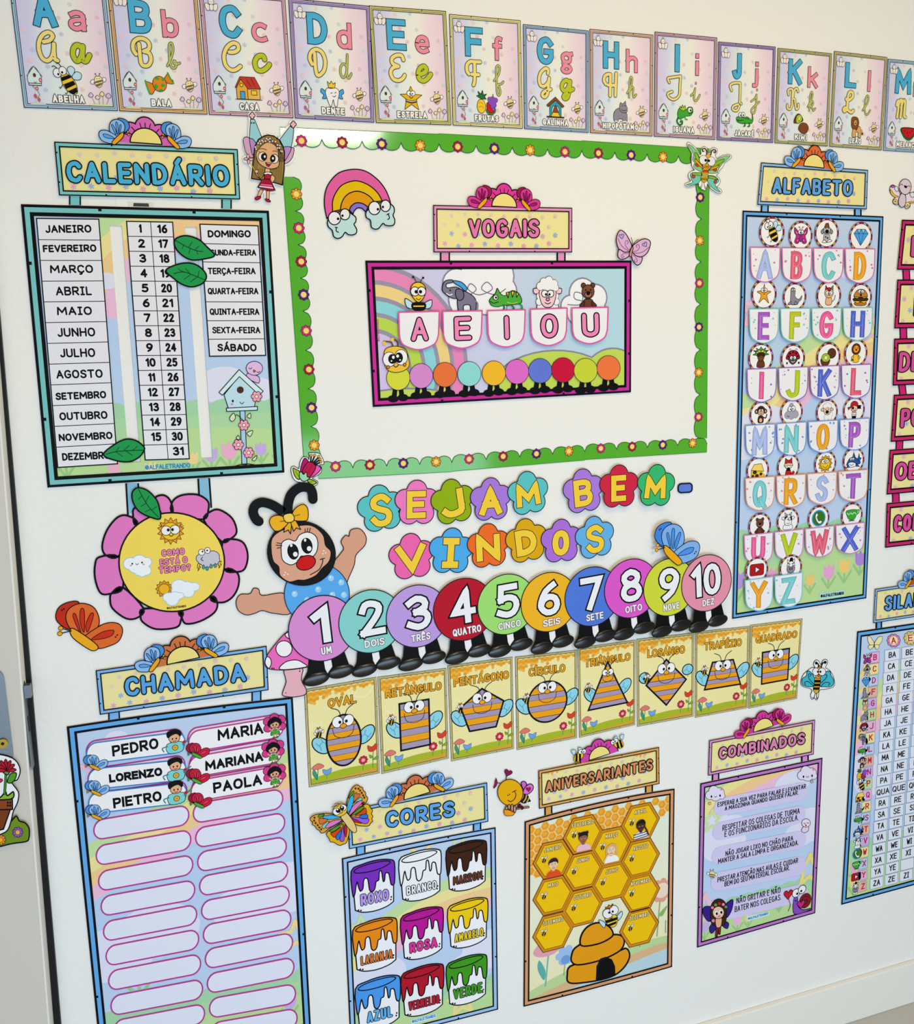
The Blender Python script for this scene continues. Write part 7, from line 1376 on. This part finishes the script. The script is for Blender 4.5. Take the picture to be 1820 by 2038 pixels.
for k, (x, y, r, wrd, c, cn) in enumerate(NUM):
    T = Thing('number_circle', '%s paper circle with white number %d and the word %s, on black boots' % (cn, k+1, wrd), 'number circle', (x, y), .0048 + .0009*k, 'number caterpillar segments')
    tf = sim(x, y, r, .06)
    p = T.part('legs', tf)
    p.up(); p.face([(-.08, -.95), (.16, -.95), (.17, -1.2), (.3, -1.3), (.03, -1.48), (-.08, -1.2)], '#f0f0f6')
    p.build(); h0 = T.h
    for sx, fx, fy in ((-1, -.36, -1.5), (1, .4, -1.42)):
        T.h = h0; p = T.part('boot', tf, keep=True); xs = -.28 if sx < 0 else .36
        sh = [(xs-.22, -.8), (xs+.2, -.8), (xs+.22 if sx < 0 else xs+.3, -1.25)] + ell(fx, fy, .4, .2, .06, 18, a0=.5, a1=-pi-.5)[:] + [(xs-.3 if sx < 0 else xs-.2, -1.22)]
        p.slab(sh, 'k', .0008, side='#111111')
        # the toe is a domed piece of card
        b0 = len(p.v); mi = p.mi(m_boot); N_ = 28; RR = 6
        for j in range(RR):
            ph = pi/2*j/RR; rr = math.cos(ph); d = .0045*math.sin(ph)
            for a_, b_ in ell(fx, fy, .405*rr, .205*rr, .06, N_):
                X, Z = tf((a_, b_)); p.v.append((X - T.loc[0], -(T.h + .0002 + d) - T.loc[1], Z - T.loc[2]))
        X, Z = tf((fx, fy)); p.v.append((X - T.loc[0], -(T.h + .0002 + .0045) - T.loc[1], Z - T.loc[2])); top_ = len(p.v) - 1
        for j in range(RR):
            for i_ in range(N_):
                a0_, a1_ = b0 + j*N_ + i_, b0 + j*N_ + (i_+1) % N_
                p.sm.add(len(p.f)); p.m.append(mi)
                p.f.append((a0_, a1_, a1_ + N_, a0_ + N_) if j < RR-1 else (a0_, a1_, top_))
        p.build()
    p = T.part('circle', tf, keep=True); p.slab(ell(0, 0, 1, 1, n=48), c, .0008); p.stroke(ell(0, 0, .99, n=48), .03, '#1a1a20', True); p.build()
    p = T.part('number', tf, keep=True); s_ = str(k+1)
    w_ = .76 if len(s_) == 1 else 1.12
    ox = .05 if k in (0, 1, 2, 4) else 0.0
    if s_ == '1': text(p, '1', (-.3, -.44), (.22, -.44), 1.1, '#eef0f8', .23, 'k', .05, style='butt', n=8)
    else: text(p, s_, (-w_/2 + ox - .03, -.44), (w_/2 + ox, -.44), 1.1, '#eef0f8', .2, 'k', .05, style='butt', n=8, gap=3.8)
    p.build()
    p = T.part('number_word', tf, keep=True); L = .078*len(wrd); text(p, wrd, (-L + .04, -.8), (L + .04, -.8), .23, '#f4f4f8', .042, '#50405a', .014, style='butt', n=4, gap=2.2); p.build()

# ================================================================== welcome letters on flowers
tz = tfz(680, 900, .4286)
WL = [('S',182,262,110,'#5cc3c8',.1,'turquoise','first S of SEJAM'),('E',348,236,106,'#ee7cc4',-.05,'pink','E of SEJAM'),('J',515,230,106,'#93b004',.12,'olive green','J of SEJAM'),('A',690,220,102,'#a87ae0',.0,'purple','A of SEJAM'),('M',862,190,102,'#5cc3c8',.1,'turquoise','M of SEJAM'),
      ('B',1117,180,104,'#a87ce0',.08,'purple','B of BEM'),('E',1280,159,101,'#d02646',.0,'crimson','E of BEM'),('M',1450,155,99,'#38b872',-.08,'emerald green','M of BEM'),
      ('V',325,485,108,'#ee66b2',.05,'pink','V of VINDOS'),('I',508,460,108,'#4cabf0',-.1,'sky blue','I of VINDOS'),('N',680,435,104,'#f06c22',.02,'orange','N of VINDOS'),('D',855,410,103,'#dda90c',.1,'mustard','D of VINDOS'),('O',1015,412,102,'#aa70de',0,'purple','O of VINDOS'),('S',1170,394,99,'#64b0ec',.12,'light blue','last S of VINDOS')]
LWH = [(.92,1.4),(.86,1.2),(1.05,1.22),(1.08,1.22),(1.18,1.0),(.9,1.2),(.76,1.2),(1.12,1.02),(1.3,1.15),(.72,1.3),(1.12,1.15),(1.0,1.16),(.84,1.16),(.9,1.32)]
for k, (ch, x, y, hh, c, rot, cn, wh) in enumerate(WL):
    px = (680 + .4286*x, 900 + .4286*y)
    T = Thing('letter_flower', '%s five-petal paper flower with a yellow %s, the %s' % (cn, ch, wh), 'letter flower', px, .0012 + .0012*(k % 8 if k < 8 else k - 8), 'welcome letter flowers')
    tf = sim(px[0], px[1], hh*.4286, rot)
    o = rosette([(0, 0, .5)] + [(.56*math.cos(pi/2 + 2*pi*j/5), .56*math.sin(pi/2 + 2*pi*j/5), .45) for j in range(5)])
    p = T.part('flower', tf); p.slab(o, c, .0008); p.stroke(o, .04, '#22202a', True); p.build()
    p = T.part('letter', tf, keep=True); ww, hh2 = LWH[k]
    text(p, ch if ch != 'I' else '\u0131', (-ww/2 - .02, -hh2/2 - .06), (ww/2 - .02, -hh2/2 - .06), hh2, '#f4cf3e', .29 if ch not in 'BESM' else .26, '#2a2418', .03, style='butt', n=6)
    p.build()
T = Thing('hyphen_cutout', 'small blue paper hyphen after BEM', 'paper hyphen', (1362, 970), .0012)
p = T.part('bar', tz); q = rrect(1562, 145, 1626, 186, 14); q = [(x, y - (x-1594)*.06) for x, y in q]; p.slab(q, '#5f7fe0', .0012, side='#222244'); p.stroke(q, 7, '#15182a', True); p.build()

# ================================================================== bee shape cards
SHC = [('OVAL',(605,1371.8),(749,1346.8),(756,1537.8),(615,1566.4)),('RET\u00c2NGULO',(751.4,1346.8),(888,1329),(893,1508.5),(759.6,1539.6)),('PENT\u00c1GONO',(890.7,1324.3),(1020,1306.8),(1023,1489.6),(898,1514.6)),('C\u00cdRCULO',(1025,1306.8),(1148,1293),(1148,1468),(1028.5,1492)),
       ('TRI\u00c2NGULO',(1149.5,1289),(1265,1273),(1264,1442),(1152.7,1467.7)),('LOSANGO',(1267,1271.5),(1381,1258.7),(1380,1425),(1268,1445.6)),('TRAP\u00c9ZIO',(1383.5,1257),(1491.7,1245.5),(1488.4,1408.4),(1383,1428)),('QUADRADO',(1493,1243.5),(1597,1230.7),(1586,1389.6),(1490,1409.4))]
SHP = {'OVAL': ell(0, 0, .30, .46, 0, 40), 'RET\u00c2NGULO': [(-.27, -.42), (.27, -.42), (.27, .44), (-.27, .44)], 'PENT\u00c1GONO': [(0, .4), (.42, .1), (.26, -.38), (-.26, -.38), (-.42, .1)], 'C\u00cdRCULO': ell(0, 0, .4, .4, 0, 40),
       'TRI\u00c2NGULO': [(0, .5), (.43, -.42), (-.43, -.42)], 'LOSANGO': [(0, .46), (.44, .0), (0, -.46), (-.44, .0)], 'TRAP\u00c9ZIO': [(-.24, .28), (.24, .28), (.42, -.26), (-.42, -.26)], 'QUADRADO': [(-.33, -.34), (.33, -.34), (.33, .34), (-.33, .34)]}
SY0 = {'OVAL': .49, 'RET\u00c2NGULO': .5, 'PENT\u00c1GONO': .55, 'C\u00cdRCULO': .53, 'TRI\u00c2NGULO': .58, 'LOSANGO': .52, 'TRAP\u00c9ZIO': .52, 'QUADRADO': .52}
WHT = dict(zip([s[0] for s in SHC], ['oval','rectangular','pentagonal','round','triangular','diamond-shaped','trapezium-shaped','square']))
STW = [39, 82, 85, 59, 79, 65, 69, 80]
m_shape = ramp_mat('shape_card_page', [(0, '#f0e6a8'), (1, '#efe5a2')], 0, .3, 3)
for k, (t, tl, tr, br, bl) in enumerate(SHC):
    T = Thing('shape_card', 'cream card titled %s with a %s striped bee' % (t, WHT[t]), 'shape card', ((tl[0]+br[0])/2, (tl[1]+br[1])/2), .0006 + .0003*(k % 2), 'bee shape cards under the number caterpillar')
    f = quad(tl, tr, br, bl); w, h = f.w, f.h
    p = T.part('card', f); p.slab(edge_pts(w, h, 6), m_shape, .0009, side='#cfc9a0')
    p.clip = (4, 4, w-4, h-4)
    for a in ([(60, h*.9), (66, h*.84), (72, h*.9), (68, h*.93), (66, h*.86), (80, h*.82), (90, h*.86), (96, h*.92)], [(6, h*.58), (12, h*.64), (18, h*.6), (22, h*.64)]): p.stroke(a, .9, '#f7f2d6', smooth=4)
    p.up(); p.face(crom([(0, 0), (0, h*.07), (w*.4, h*.115), (w*.75, h*.12), (w, h*.1), (w, 0)], 5), '#a9b82a'); p.up(); p.face([(0, 0), (w*.3, 4), (w, h*.07), (w, 0)], '#d9a23a')
    p.clip = None; p.build()
    frame(T, f, '#dcce8e', 3.8, .6, .8); r_ = T.part('frame_line', f); ring(r_, w, h, 1.7, 2.1, 'k'); r_.build(); T.mark()
    p = T.part('honeycomb_print', f); p.clip = (4, 4, w-4, h-4)
    for c in range(22):
        lim = [4, 4, 5, 3, 2, 3, 3, 2, 1, 2, 2, 3, 2, 1, 1, 2, 1, 1, 2, 1, 1, 1][c]
        for r_ in range(lim): p.face(ell(4.5 + c*4.3, h - 6 - r_*4.0 - (2 if c % 2 else 0), 2.7, n=6), '#e8a024' if (c + r_) % 2 else '#f0b648', T.h + EPS*(1 + (c + r_) % 2))
    T.h += 3*EPS; p.clip = None; p.build()
    for fl in ('l #3f9a7a 1.2 12 8 14 26;b #3f9a7a 11 9 6 18 8 24 12 16;b #e07a72 5 27 14 32 22 27 18 24 9 24', 'l #5a9a7a 1 25 8 25 18;b #6fa6ec 21 16 20 22 26 20 32 22 31 16 26 13', 'l #4f9a4a 1.1 90 10 92 42;b #d8402a 85 36 84 44 90 41 96 45 97 38 91 34;b #7fae3a 90 22 97 26 98 22;b #7fae3a 91 26 86 30 87 25'):
        p = T.part('flower_print', f); draw(p, fl, None, .4); p.build()
    p = T.part('flower_print', f); p.stroke([(76, 10), (77, 22)], 1, '#4f9a4a'); p.poly(petals(77, 24, 6.5, 9, .3), '#c62a4a', '#6a0a20', .5); p.poly(ell(77, 24, 2.6, n=10), '#f2b8b0'); p.build()
    p = T.part('small_bee_print', f); b = sub(f, 17, h*.53, 7)
    draw(p, 'b w -.6 -.3 -1 .2 -.5 .5;b w .5 .3 1 .7 .9 0;b y -.6 -.3 -.1 .4 .5 .3 .5 -.4 0 -1;p k -.5 -.4 -.1 .35 .1 .35 -.25 -.8;p k 0 -.9 .3 .3 .45 .1 .4 -.6;e w -.3 .6 .35 .35;e w .3 .7 .35 .35;E k -.2 .55 .1 .1;E k .25 .62 .1 .1;p o -.3 1 -.3 1.4 0 1.15 .3 1.45 .3 1.05', b, .07); p.build()
    q0 = SHP[t]; cx, cy, S_ = 51, h*(SY0[t] - .06), 80
    if t == 'OVAL': cy -= 2
    sh = [(cx + S_*a, cy + S_*b) for a, b in q0]; top = max(b for a, b in q0); wdt = max(a for a, b in q0)
    wx = {'TRI\u00c2NGULO': .27, 'LOSANGO': .38, 'TRAP\u00c9ZIO': .37, 'PENT\u00c1GONO': .36, 'C\u00cdRCULO': .39}.get(t, wdt); wy = {'LOSANGO': .17, 'TRI\u00c2NGULO': -.1, 'PENT\u00c1GONO': -.08}.get(t, 0)
    for sx in (-1, 1):
        p = T.part('wing', f)
        a = -.75*sx if t != 'LOSANGO' else .25*sx
        p.poly(ell(cx + sx*(S_*wx + 7.5), cy + S_*wy + (S_*.03 if sx > 0 else -S_*.02), 9.5, 15 if t != 'LOSANGO' else 8.5, a, 24), '#8fd4ea', 'k', 1.5)
        x = cx + sx*(S_*wx + 7.5); y = cy + S_*wy; p.stroke([(x - sx*7, y), (x - sx*2, y + 3), (x + sx*3, y - 2), (x + sx*7, y + 3)], .7, '#3f8aa4'); p.stroke([(x - sx*2, y + 3), (x, y + 9)], .7, '#3f8aa4'); p.stroke([(x + sx*2, y - 1), (x, y - 9)], .7, '#3f8aa4'); p.build()
    p = T.part('bee_body', f, keep=True); p.poly(sh, '#a698b8'); ys = [b for a, b in sh]; y0, y1 = min(ys), max(ys); n = 9 if (y1-y0) > 70 else (7 if (y1-y0) > 55 else 6); dh = (y1-y0)/n
    p.up(); p.up(); hcl = T.h
    for j in range(n):
        yb = y1 - (j+1)*dh
        q = clip_poly(sh, (-50, yb, 200, yb + dh))
        if j % 2 == 1 and len(q) > 2: p.face(q, '#f0a312')
        if len(q) > 2:
            xs = [a for a, b in q if abs(b - yb) < .01]
            if len(xs) >= 2: p.ribbon([(min(xs), yb), (max(xs), yb)], .9, '#3a1e14', cap='butt') if j < n-1 else None
    p.stroke(sh, 2.6, 'k', True, cap='butt' if len(sh) < 8 else 'round'); p.build()
    p = T.part('bee_face', f, keep=True); ty = cy + S_*top; es = 7.5 if t != 'TRI\u00c2NGULO' else 4.8; ey = ty - (9 if t != 'TRI\u00c2NGULO' else 17) + (2 if t in ('TRAP\u00c9ZIO', 'QUADRADO', 'RET\u00c2NGULO') else 0)
    if t in ('LOSANGO', 'PENT\u00c1GONO'): ey -= 5
    p.stroke([(cx - 3, ey + es), (cx - 6, ey + es + 9), (cx - 16, ey + es + 14)], 1.0, 'k', smooth=4); p.stroke([(cx + 3, ey + es), (cx + 7, ey + es + 9), (cx + 16, ey + es + 15)], 1.0, 'k', smooth=4)
    for sx in (-1, 1): p.poly(ell(cx + sx*es*1.02, ey, es, es*1.08, 0, 20), '#f4f4f8', 'k', .9); p.poly(ell(cx + sx*es*.6, ey - es*.1, es*.28, es*.32, 0, 10), 'k')
    p.poly(ell(cx, ey - es*.9, es*.6, es*.45, 0, 14), '#f0a312', '#5a2a08', .9); mw = es*2.0
    p.stroke(crom([(cx - mw, ey - es*1.1), (cx - mw*.8, ey - es*2.6), (cx, ey - es*3.2), (cx + mw*.8, ey - es*2.6), (cx + mw, ey - es*1.1)], 5), .9, '#4a3a5a'); p.build()
    p = T.part('shape_title', f); L = STW[k]/2; text(p, t, (51 - L, h*.775), (51 + L, h*.775), 12, '#e8a418', 2.2, '#5a3208', .8, n=4, gap=3.2, style='butt'); p.build()

# ================================================================== remaining cut-outs
tz = tfz(1560, 1100, .1472)
T = Thing('teal_bee_cutout', 'paper bee with teal swirled wings right of the QUADRADO card', 'paper bee', (1628, 1352), .0012, 'paper bees on the wall')
o = F('360,1920 380,1870 360,1835 250,1800 230,1740 260,1650 320,1590 380,1550 420,1550 400,1500 430,1450 470,1460 500,1510 530,1450 580,1445 590,1490 560,1550 610,1580 660,1650 685,1740 670,1810 570,1840 490,1850 470,1900 465,1950 440,1990 415,1960 380,1980')
p = T.part('backing', tz); p.slab(crom(o, 3, True), '#f0f2f5', .0006); p.stroke(crom(o, 3, True), 8, '#30343c', True); p.build()
draw_halves(T, 'wing', tz, 'b #3fb4cc 420 1700 350 1600 310 1610 300 1660 250 1700 245 1770 290 1800 370 1810 410 1790;b #3fb4cc 480 1700 560 1610 620 1600 640 1660 670 1710 668 1780 620 1810 540 1810 490 1800;c k 9 400 1770 340 1700 330 1640 365 1640 350 1670;c k 9 400 1800 330 1740 280 1750 290 1785;c k 9 500 1760 570 1690 580 1650 555 1650;c k 9 500 1800 560 1750 620 1760 600 1790', 9, 455)
p = T.part('body', tz, keep=True); draw(p, 'b #e8a832 420 1690 490 1690 485 1800 465 1880 430 1900 395 1850 410 1760;p k 415 1720 490 1720 488 1748 412 1748;p k 410 1770 487 1770 482 1798 402 1798;p k 398 1820 476 1820 470 1846 400 1846;b #e8a832 450 1550 480 1520 505 1560 500 1660 465 1700 430 1680 430 1600;e #ececf2 428 1605 45 52;e #ececf2 512 1605 50 52;E k 458 1605 14 16;E k 490 1605 14 16;b #d9942a 465 1640 480 1665 455 1670;c k 16 470 1545 460 1500 435 1490;c k 16 500 1545 520 1490 550 1480;E k 435 1488 18 20;E k 555 1478 20 20;c #30343c 8 420 1900 400 1960 380 1950;c #30343c 8 440 1900 440 1970 460 1950', None, 7); p.build()

tz = tfz(605, 1545, .08242)
T = Thing('colourful_butterfly_cutout', 'multicoloured paper butterfly overlapping the CORES sign corner', 'paper butterfly', (680, 1617), .0050, 'paper butterflies on the wall')
UW = F('1020,700 1060,470 1140,290 1220,200 1300,185 1350,230 1410,250 1420,310 1480,370 1480,440 1530,490 1510,570 1440,640 1300,760 1100,920'); LW = F('1110,930 1300,760 1450,640 1540,640 1590,720 1640,790 1610,860 1650,930 1620,980 1640,1040 1590,1090 1550,1150 1430,1160 1230,1120')
UW2 = F('880,950 720,890 560,860 400,870 240,900 150,970 150,1030 200,1070 190,1130 260,1170 300,1240 360,1270 400,1330 480,1320 600,1220 900,1040'); LW2 = F('930,1050 700,1200 560,1290 530,1370 590,1450 620,1530 700,1540 780,1590 860,1620 930,1590 1000,1560 1050,1430 1080,1240 1000,1130')
for pts, c in ((UW, '#dda53a'), (UW2, '#dda53a'), (LW, '#e8b214'), (LW2, '#e8b214')):
    p = T.part('wing', tz); q = crom(pts, 3, True); p.slab(q, c, .0005); p.stroke(q, 18, '#2a1208', True)
    if pts is UW: dr = 'b #5a9a14 1070 480 1130 370 1190 320 1200 380 1140 440 1080 500;b #d9733c 1190 580 1200 430 1230 380 1260 360 1275 400 1330 390 1340 440 1240 540;b #7fd0c4 1180 620 1320 500 1370 480 1390 540 1250 590;b #38b4f4 1040 830 1040 650 1110 470 1170 430 1190 520 1150 700 1070 840;b #8a1a2a 1380 640 1440 580 1430 640;b #df7ccc 1080 880 1160 700 1320 570 1390 560 1380 620 1250 760 1110 900'
    elif pts is UW2: dr = 'b #5a9a14 330 920 380 880 480 880 460 910 380 960 330 950;b #d9733c 350 1000 400 980 560 1010 430 1110 370 1110 360 1060;b #7fd0c4 430 1150 600 1040 500 1200 450 1220;b #38b4f4 870 960 700 900 520 910 440 940 480 980 640 1000;b #df7ccc 910 1010 700 1030 560 1110 510 1190 560 1210 740 1130'
    elif pts is LW: dr = 'b #5a9a14 1130 910 1240 790 1360 700 1430 680 1410 740 1290 840;b #d44a0c 1210 910 1360 800 1460 720 1490 780 1490 850 1350 890;b #2074e0 1310 940 1400 880 1500 870 1530 930 1500 970 1380 970;b #9c5ce0 1120 940 1300 950 1400 980 1540 980 1540 1060 1480 1100 1380 1080;b #c01c3c 1150 980 1260 1010 1380 1090 1250 1070 1170 1040'
    else: dr = 'b #5a9a14 910 1090 760 1160 640 1240 600 1280 660 1300 800 1220;b #d44a0c 880 1180 740 1270 630 1330 660 1380 730 1420 860 1290;b #2074e0 880 1260 800 1330 750 1420 780 1480 830 1470 880 1360;b #9c5ce0 930 1090 890 1300 850 1480 880 1520 940 1510 960 1440 940 1270;b #c01c3c 970 1110 1020 1200 1020 1300 990 1420 950 1250'
    draw(p, dr, None, 13)
    if pts is UW: sp = F('1235,265 1305,270 1345,315 1385,370 1418,430 1445,485')
    elif pts is UW2: sp = F('245,960 235,1030 270,1090 320,1140 360,1195 405,1240')
    else: sp = []
    for x, y in sp: p.poly(ell(x, y, 24, 26, n=12), '#5a1a0a')
    p.build()
p = T.part('body', tz, keep=True); q = crom(F('870,910 990,820 1100,930 1200,1080 1250,1220 1240,1290 1170,1300 1060,1200 950,1050'), 4, True); p.slab(q, '#e6cc86', .0006); p.stroke(q, 16, '#2a1a08', True); p.build()
p = T.part('head', tz, keep=True); draw(p, 'b #e8bc3c 780 640 900 600 1010 660 1030 740 980 850 850 920 740 900 690 820 700 720;e #f2f2f8 765 800 85 85;e #f2f2f8 930 700 75 75;E k 805 775 56 55;E k 900 715 52 55;E w 790 745 20 22;E w 895 690 18 20;c #2a1a08 12 650 690 700 660 780 670 820 650;c #2a1a08 12 720 610 780 595 840 620 850 640;c #5a2a08 12 860 840 900 820 910 790', None, 13); p.build()

tz = tfz(970, 1510, .06378)
T = Thing('heart_bee_cutout', 'round golden smiling paper bee with heart antennae left of the ANIVERSARIANTES sign', 'paper bee', (1018, 1575), .0012, 'paper bees on the wall')
p = T.part('wings', tz); q = crom(F('1060,760 1100,700 1170,700 1220,770 1340,770 1430,830 1410,960 1250,1110 1100,1090 1100,900'), 3, True); p.slab(q, '#d468d0', .0006); draw(p, 'b #d468d0 1050 760 1110 700 1190 720 1220 810 1130 940;b #dd76d6 1110 1080 1150 920 1240 820 1350 775 1430 850 1400 980 1250 1100', None, 26); p.poly(crom([(1280 + 75*a, 950 - 75*b) for a, b in heart(0, 0, 1, .1)], 3, True), '#a8105c', '#5a0a40', 14); p.build()
p = T.part('abdomen', tz); q = crom(F('1000,1290 1100,1090 1240,1100 1310,1230 1350,1320 1250,1340 1160,1385 1060,1360'), 3, True); p.slab(q, '#15120e', .0006); draw(p, 'c #d9b854 36 1020 1290 1090 1200 1110 1110;c #d9b854 36 1120 1330 1190 1230 1215 1120;c #d9b854 30 1225 1330 1270 1260 1285 1200', None, 5); p.build()
p = T.part('antenna', tz); p.slab(crom([(630 + 125*a, 430 - 110*b) for a, b in heart(0, 0, 1, -.35)], 3, True), '#8c0f54', .0006); p.stroke(crom([(630 + 125*a, 430 - 110*b) for a, b in heart(0, 0, 1, -.35)], 3, True), 18, '#3a0a2a', True); p.stroke([(585, 520), (575, 660)], 24, '#1e2a2a'); p.build()
p = T.part('antenna', tz); q = crom(F('265,590 295,700 300,740 260,830 200,895 180,870 215,780 225,680'), 3, True); p.slab(q, '#9c1060', .0006); p.stroke(q, 18, '#3a0a2a', True); p.stroke(F('300,735 370,735 430,780'), 22, '#1e2a2a', smooth=4); p.build()
p = T.part('head', tz, keep=True); q = ell(700, 1030, 392, 414, -.35, 44); p.slab(q, '#e8ae04', .0006); p.stroke(q, 26, '#4a1010', True); draw(p, 'E #5a1408 625 1112 18 22;E #5a1408 675 1085 18 22;c #5a1408 22 760 1020 820 980 885 960;c #5a1408 26 830 990 870 1080 840 1210 740 1300 680 1300 620 1270', None, 5); p.build()
p = T.part('honey_pot', tz, keep=True); draw(p, 'b #f29a10 510 1560 650 1570 810 1640 800 1720 700 1750 560 1745 510 1690;p #b88a6a 880 1520 1280 1450 1290 1500 890 1555;b #5a0a24 920 1480 950 1400 1010 1380 1030 1430 1070 1440 1110 1500 1060 1560 1020 1500', None, 18)
for x, y, hh in ((580, 1510, 50), (660, 1470, 80), (752, 1500, 120), (835, 1540, 115)): p.poly(ell(x, y, 40, hh, 0, 16), '#c79a78', '#2a1410', 22)
p.build()

# flower pot sticker on the door --------------------------------------------------
def tfd(x0, y0, s, yy):
    def f(p): return W((x0 + s*p[0], y0 + s*p[1]), yy)
    f.flip = True; return f
tz = tfd(0, 1240, .3915, -.046)
T = Thing('flower_pot_sticker', 'flower pot sticker with a red flower on the beige door below the lock plate', 'door sticker', (20, 1600), .0502)
T.loc = Vector((W((20, 1600), -.046)[0], -.0502, W((20, 1600), -.046)[1])); T.o.location = T.loc
p = T.part('bush', tz); q = crom(F('-180,1170 -180,1050 -60,1020 20,1040 60,1000 85,975 100,1000 130,1010 150,1040 148,1090 130,1105 60,1115 -20,1135'), 3, True); p.slab(q, '#6f8f1e', .0006, side='#333333'); p.stroke(q, 7, 'k', True)
for x, y, c in ((92, 1057, '#8a5ab8'), (5, 1095, '#e08a1e')): p.poly(petals(x, y, 27, 9, .25), c, '#3a1a4a', 3); p.poly(ell(x, y, 12, n=12), '#f2b62a', '#3a1a0a', 2)
p.build()
p = T.part('backing', tz, keep=True); q = crom(F('-160,680 -60,660 20,665 80,690 105,740 90,790 60,800 95,850 95,890 85,920 70,950 55,1010 30,1055 -60,1080 -170,1060'), 3, True); p.slab(q, '#f1f1f6', .0006); p.stroke(q, 6, 'k', True); p.build()
p = T.part('pot', tz, keep=True); draw(p, 'p #7a3a1a -160 930 55 940 20 1040 -60 1060 -160 1050;p #8a4420 -170 885 65 888 66 940 -170 945;E k 42 905 5 6;E k 42 920 5 6;E k 54 905 5 6;E k 54 920 5 6;b #8ab82a -100 885 -40 850 0 880 30 850 40 870 70 850 55 888', None, 7); p.build()
p = T.part('flower', tz, keep=True); draw(p, 'l #1a2a14 14 26 860 34 750;l #3f8a2a 8 26 860 34 750;b #4f9a22 40 800 55 760 85 755 80 785 60 805;b #5f9a3a 18 750 30 738 50 748 40 765', None, 5)
for a in range(7):
    t = pi*(.02 + a*.16); p.poly(ell(32 + 26*math.cos(t), 742 - 30*math.sin(t), 27, 9, -t, 16), '#b8102c', '#2a0408', 4)
for a in range(3):
    t = pi*(.1 + a*.3); p.poly(ell(-20 + 18*math.cos(t), 800 - 16*math.sin(t), 20, 9, -t, 14), '#d8306a', '#2a0408', 4)
p.build()

# white plastic fitting half hidden behind the calendar title
T = Thing('wall_fitting', 'white plastic fitting on the wall between the CALEND\u00c1RIO sign and its poster', 'wall fitting', (282, 402), 0.0)
p = T.part('housing'); p.slab(F('230,388 333,391 335,418 231,414'), '#eeeeec', .0010, side='#d8d8d4'); p.build()
p = T.part('slot', keep=True); p.slab(F('254,401 306,403 306,414 254,412'), '#e0e0dc', .0001); p.poly(F('266,404 296,405 297,412 265,411'), '#3c4442'); p.build()
